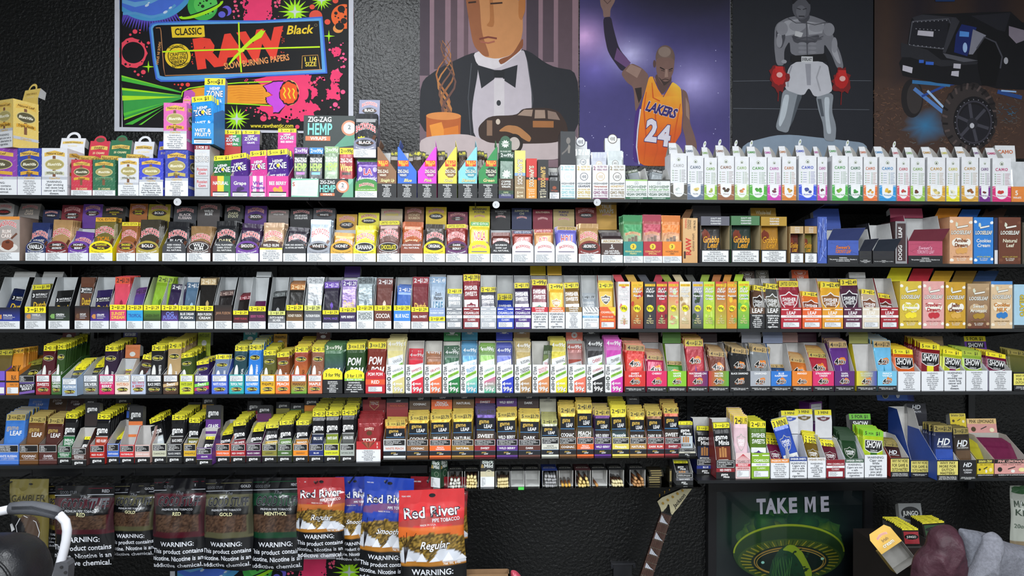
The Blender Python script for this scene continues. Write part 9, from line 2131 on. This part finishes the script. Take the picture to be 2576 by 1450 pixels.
# kraft box and dark latch near the floor
A,s=at(1147,1447,-.08);B,_=at(1281,1447,-.08)
kb=ob('cardboard_box',None,loc=((A.x+B.x)/2,-.08,0));w=(B.x-A.x)/2;m=MB()
m.slab([(-w,0,0),(w,0,0),(w,0,A.z),(-w,0,A.z)],(0,-1,0),.004,'8a6a4a');m.slab([(-w,.045,0),(w,.045,0),(w,.045,A.z),(-w,.045,A.z)],(0,1,0),.004,'8a6a4a')
for sg in (-1,1):m.slab([(sg*w,0,0),(sg*w,.045,0),(sg*w,.045,A.z),(sg*w,0,A.z)],(sg,0,0),.004,'7a5c40')
m.box((-w,0,0),(w,.045,.004),'7a5c40');ob('box_walls',m.mesh('box_walls','kraft'),kb)
tag(kb,'open brown cardboard box at the bottom edge near the orange-red bag','box')
pw=ob('plastic_wrap',pillow([(at(1281,1434,-.06)[0].x,A.z+.002),(at(1296,1436,-.06)[0].x,A.z),(at(1310,1448,-.06)[0].x,A.z-.02),(at(1318,1480,-.06)[0].x,A.z-.06),(at(1286,1480,-.06)[0].x,A.z-.06)],-.05,.02,'b84a5c','bag',8,.001,3),loc=(.003,0,0));tag(pw,'crumpled red plastic wrap beside the cardboard box','wrap')
P,s=at(1566,1416,WALLY-.012)
lt=ob('wall_bracket',None,loc=(P.x,WALLY-.012,P.z));tag(lt,'small black wall bracket left of the guitar neck','bracket')
ob('bar',MB().box((-.05,-.012,-.006),(.05,.012,.002),'2c2d31').mesh('bar','shelf'),lt);ob('plate',MB().box((-.038,-.004,-.10),(.038,.012,-.006),'222327').mesh('plate','shelf'),lt)
for q in (-.046,.046):ob('knob',MB().tube([(q,-.012,-.008),(q,-.02,-.012)],.006,'34353a',10).mesh('knob','shelf'),lt)
# odd pieces behind the lower right boxes
b=Box(6,2030,2074,'cigar_carton',words='tall white and purple carton behind the mini cigarillo boxes',flav='',fwd=-.2,rz=math.radians(24))
b.carton(b.H(1012),.05,'7a3a8a','6a2f7c',lambda a,w,h:(a.rect(0,0,w,h,'7a3a8a'),a.rect(w*.1,h*.72,w*.95,h*.97,'dcdce0'),[a.line([(w*.18,h*(.92-.045*q)),(w*.86,h*(.92-.045*q))],1,'6a6a72')for q in range(4)],a.txt('SWISHER SWEETS',w*.5,h*.66,4,'e8d8f0',w=w*.8),None)[-1])
P,s=at(2250,993,.16)
hs=ob('hanging_card_stack',None,loc=(P.x,.16,ROWZ[4]-.016));tag(hs,'stack of blue cards hanging under the fourth shelf at right','cards')
for q in range(5):
    m=MB().slab([(-.075+.012*q,.012*q,-.001*q),(.045+.014*q,.012*q,-.001*q),(.05+.014*q,.012*q-.006,-.042-.003*q),(-.07+.012*q,.012*q-.006,-.042-.003*q)],(0,-1,0),.001,('3a62b8','2a44a0','24389a','2a3f8a','223480')[q]);ob('card',m.mesh('card','card'),hs)
a=Art();a.ell(-26,-15,8,8,'2c2a20',18);a.ring(-26,-15,8,8,1.5,'b8b48a');a.ell(6,-14,5,8,'d8dce6',14);ob('card_print',a.mesh('card_print',s),hs,(0,-.0075,0))
# ================================================================ labels
bpy.data.objects.remove(_fo,do_unlink=True)
ORD=lambda n:'%d%s'%(n,'th' if 10<=n%100<=20 else {1:'st',2:'nd',3:'rd'}.get(n%10,'th'))
SKIP={'RAW','TENZ','POM','BLK','HEMP','TICAL','BACKWOODS TICAL','ORIGIN','Piff','Pink Diva','LA AROMATIC','RUSSIAN GEM','RAZZLETAZ','BANANAZ','SWEETZ','HONEYPOT','Hempressional','GRAPEAPE','MAUIMANGO','NAKED','OG KUSH','OG FUSION','Jello Dream','Swirl','SHOW','A','B','LEAF','Leaf','BEEBERRY','DUTCH BLEND','SURGEON','SLOW GLOW'}
byrow={}
for b in REC:byrow.setdefault(ROWNAME[b.row],[]).append(b)
for rn,L_ in byrow.items():
    L_.sort(key=lambda q:q.px)
    for i,b in enumerate(L_):
        o1=ORD(i+1)
        where=', %s from the left on the %s shelf'%(o1,rn)if rn!='crate' else ''
        lab=b.words
        if b.flav and b.flav not in SKIP:
            t=lab+' lettered '+b.flav.upper()
            if len((t+where).split())<=16:lab=t
        cat='carton' if 'carton' in b.root.name else ('tray' if 'tray' in b.root.name else 'box')
        full=next(t for t in (lab+where,lab+', %s on the %s shelf'%(o1,rn),lab)if len(t.split())<=16 or t==lab)
        tag(b.root,full,cat,'boxes on the %s shelf'%rn)
        sub='in %s box from left, %s shelf'%(o1,rn)if rn!='crate' else ('in the left black box on the crate' if i==0 else 'in the lidded black box on the crate')
        for p,pw_,k_ in b.pouches:
            if p.name.startswith('plastic_tip'):tag(p,'%s, %s one counted in the %s item of the lower glass shelf'%(pw_,ORD(k_+1),o1),'cigar','cigars in the %s item of the lower glass shelf'%o1);continue
            pos=', frontmost ' if k_==0 else ', %s from the front '%ORD(k_+1)
            m_=16-len((pos+sub).split())+1
            wl_=(pw_ or 'pouch').split()
            if len(wl_)>m_-1:wl_=wl_[:max(1,m_-2)]+['pouch']
            tag(p,' '.join(wl_)+pos+sub,'pouch','pouches '+sub)
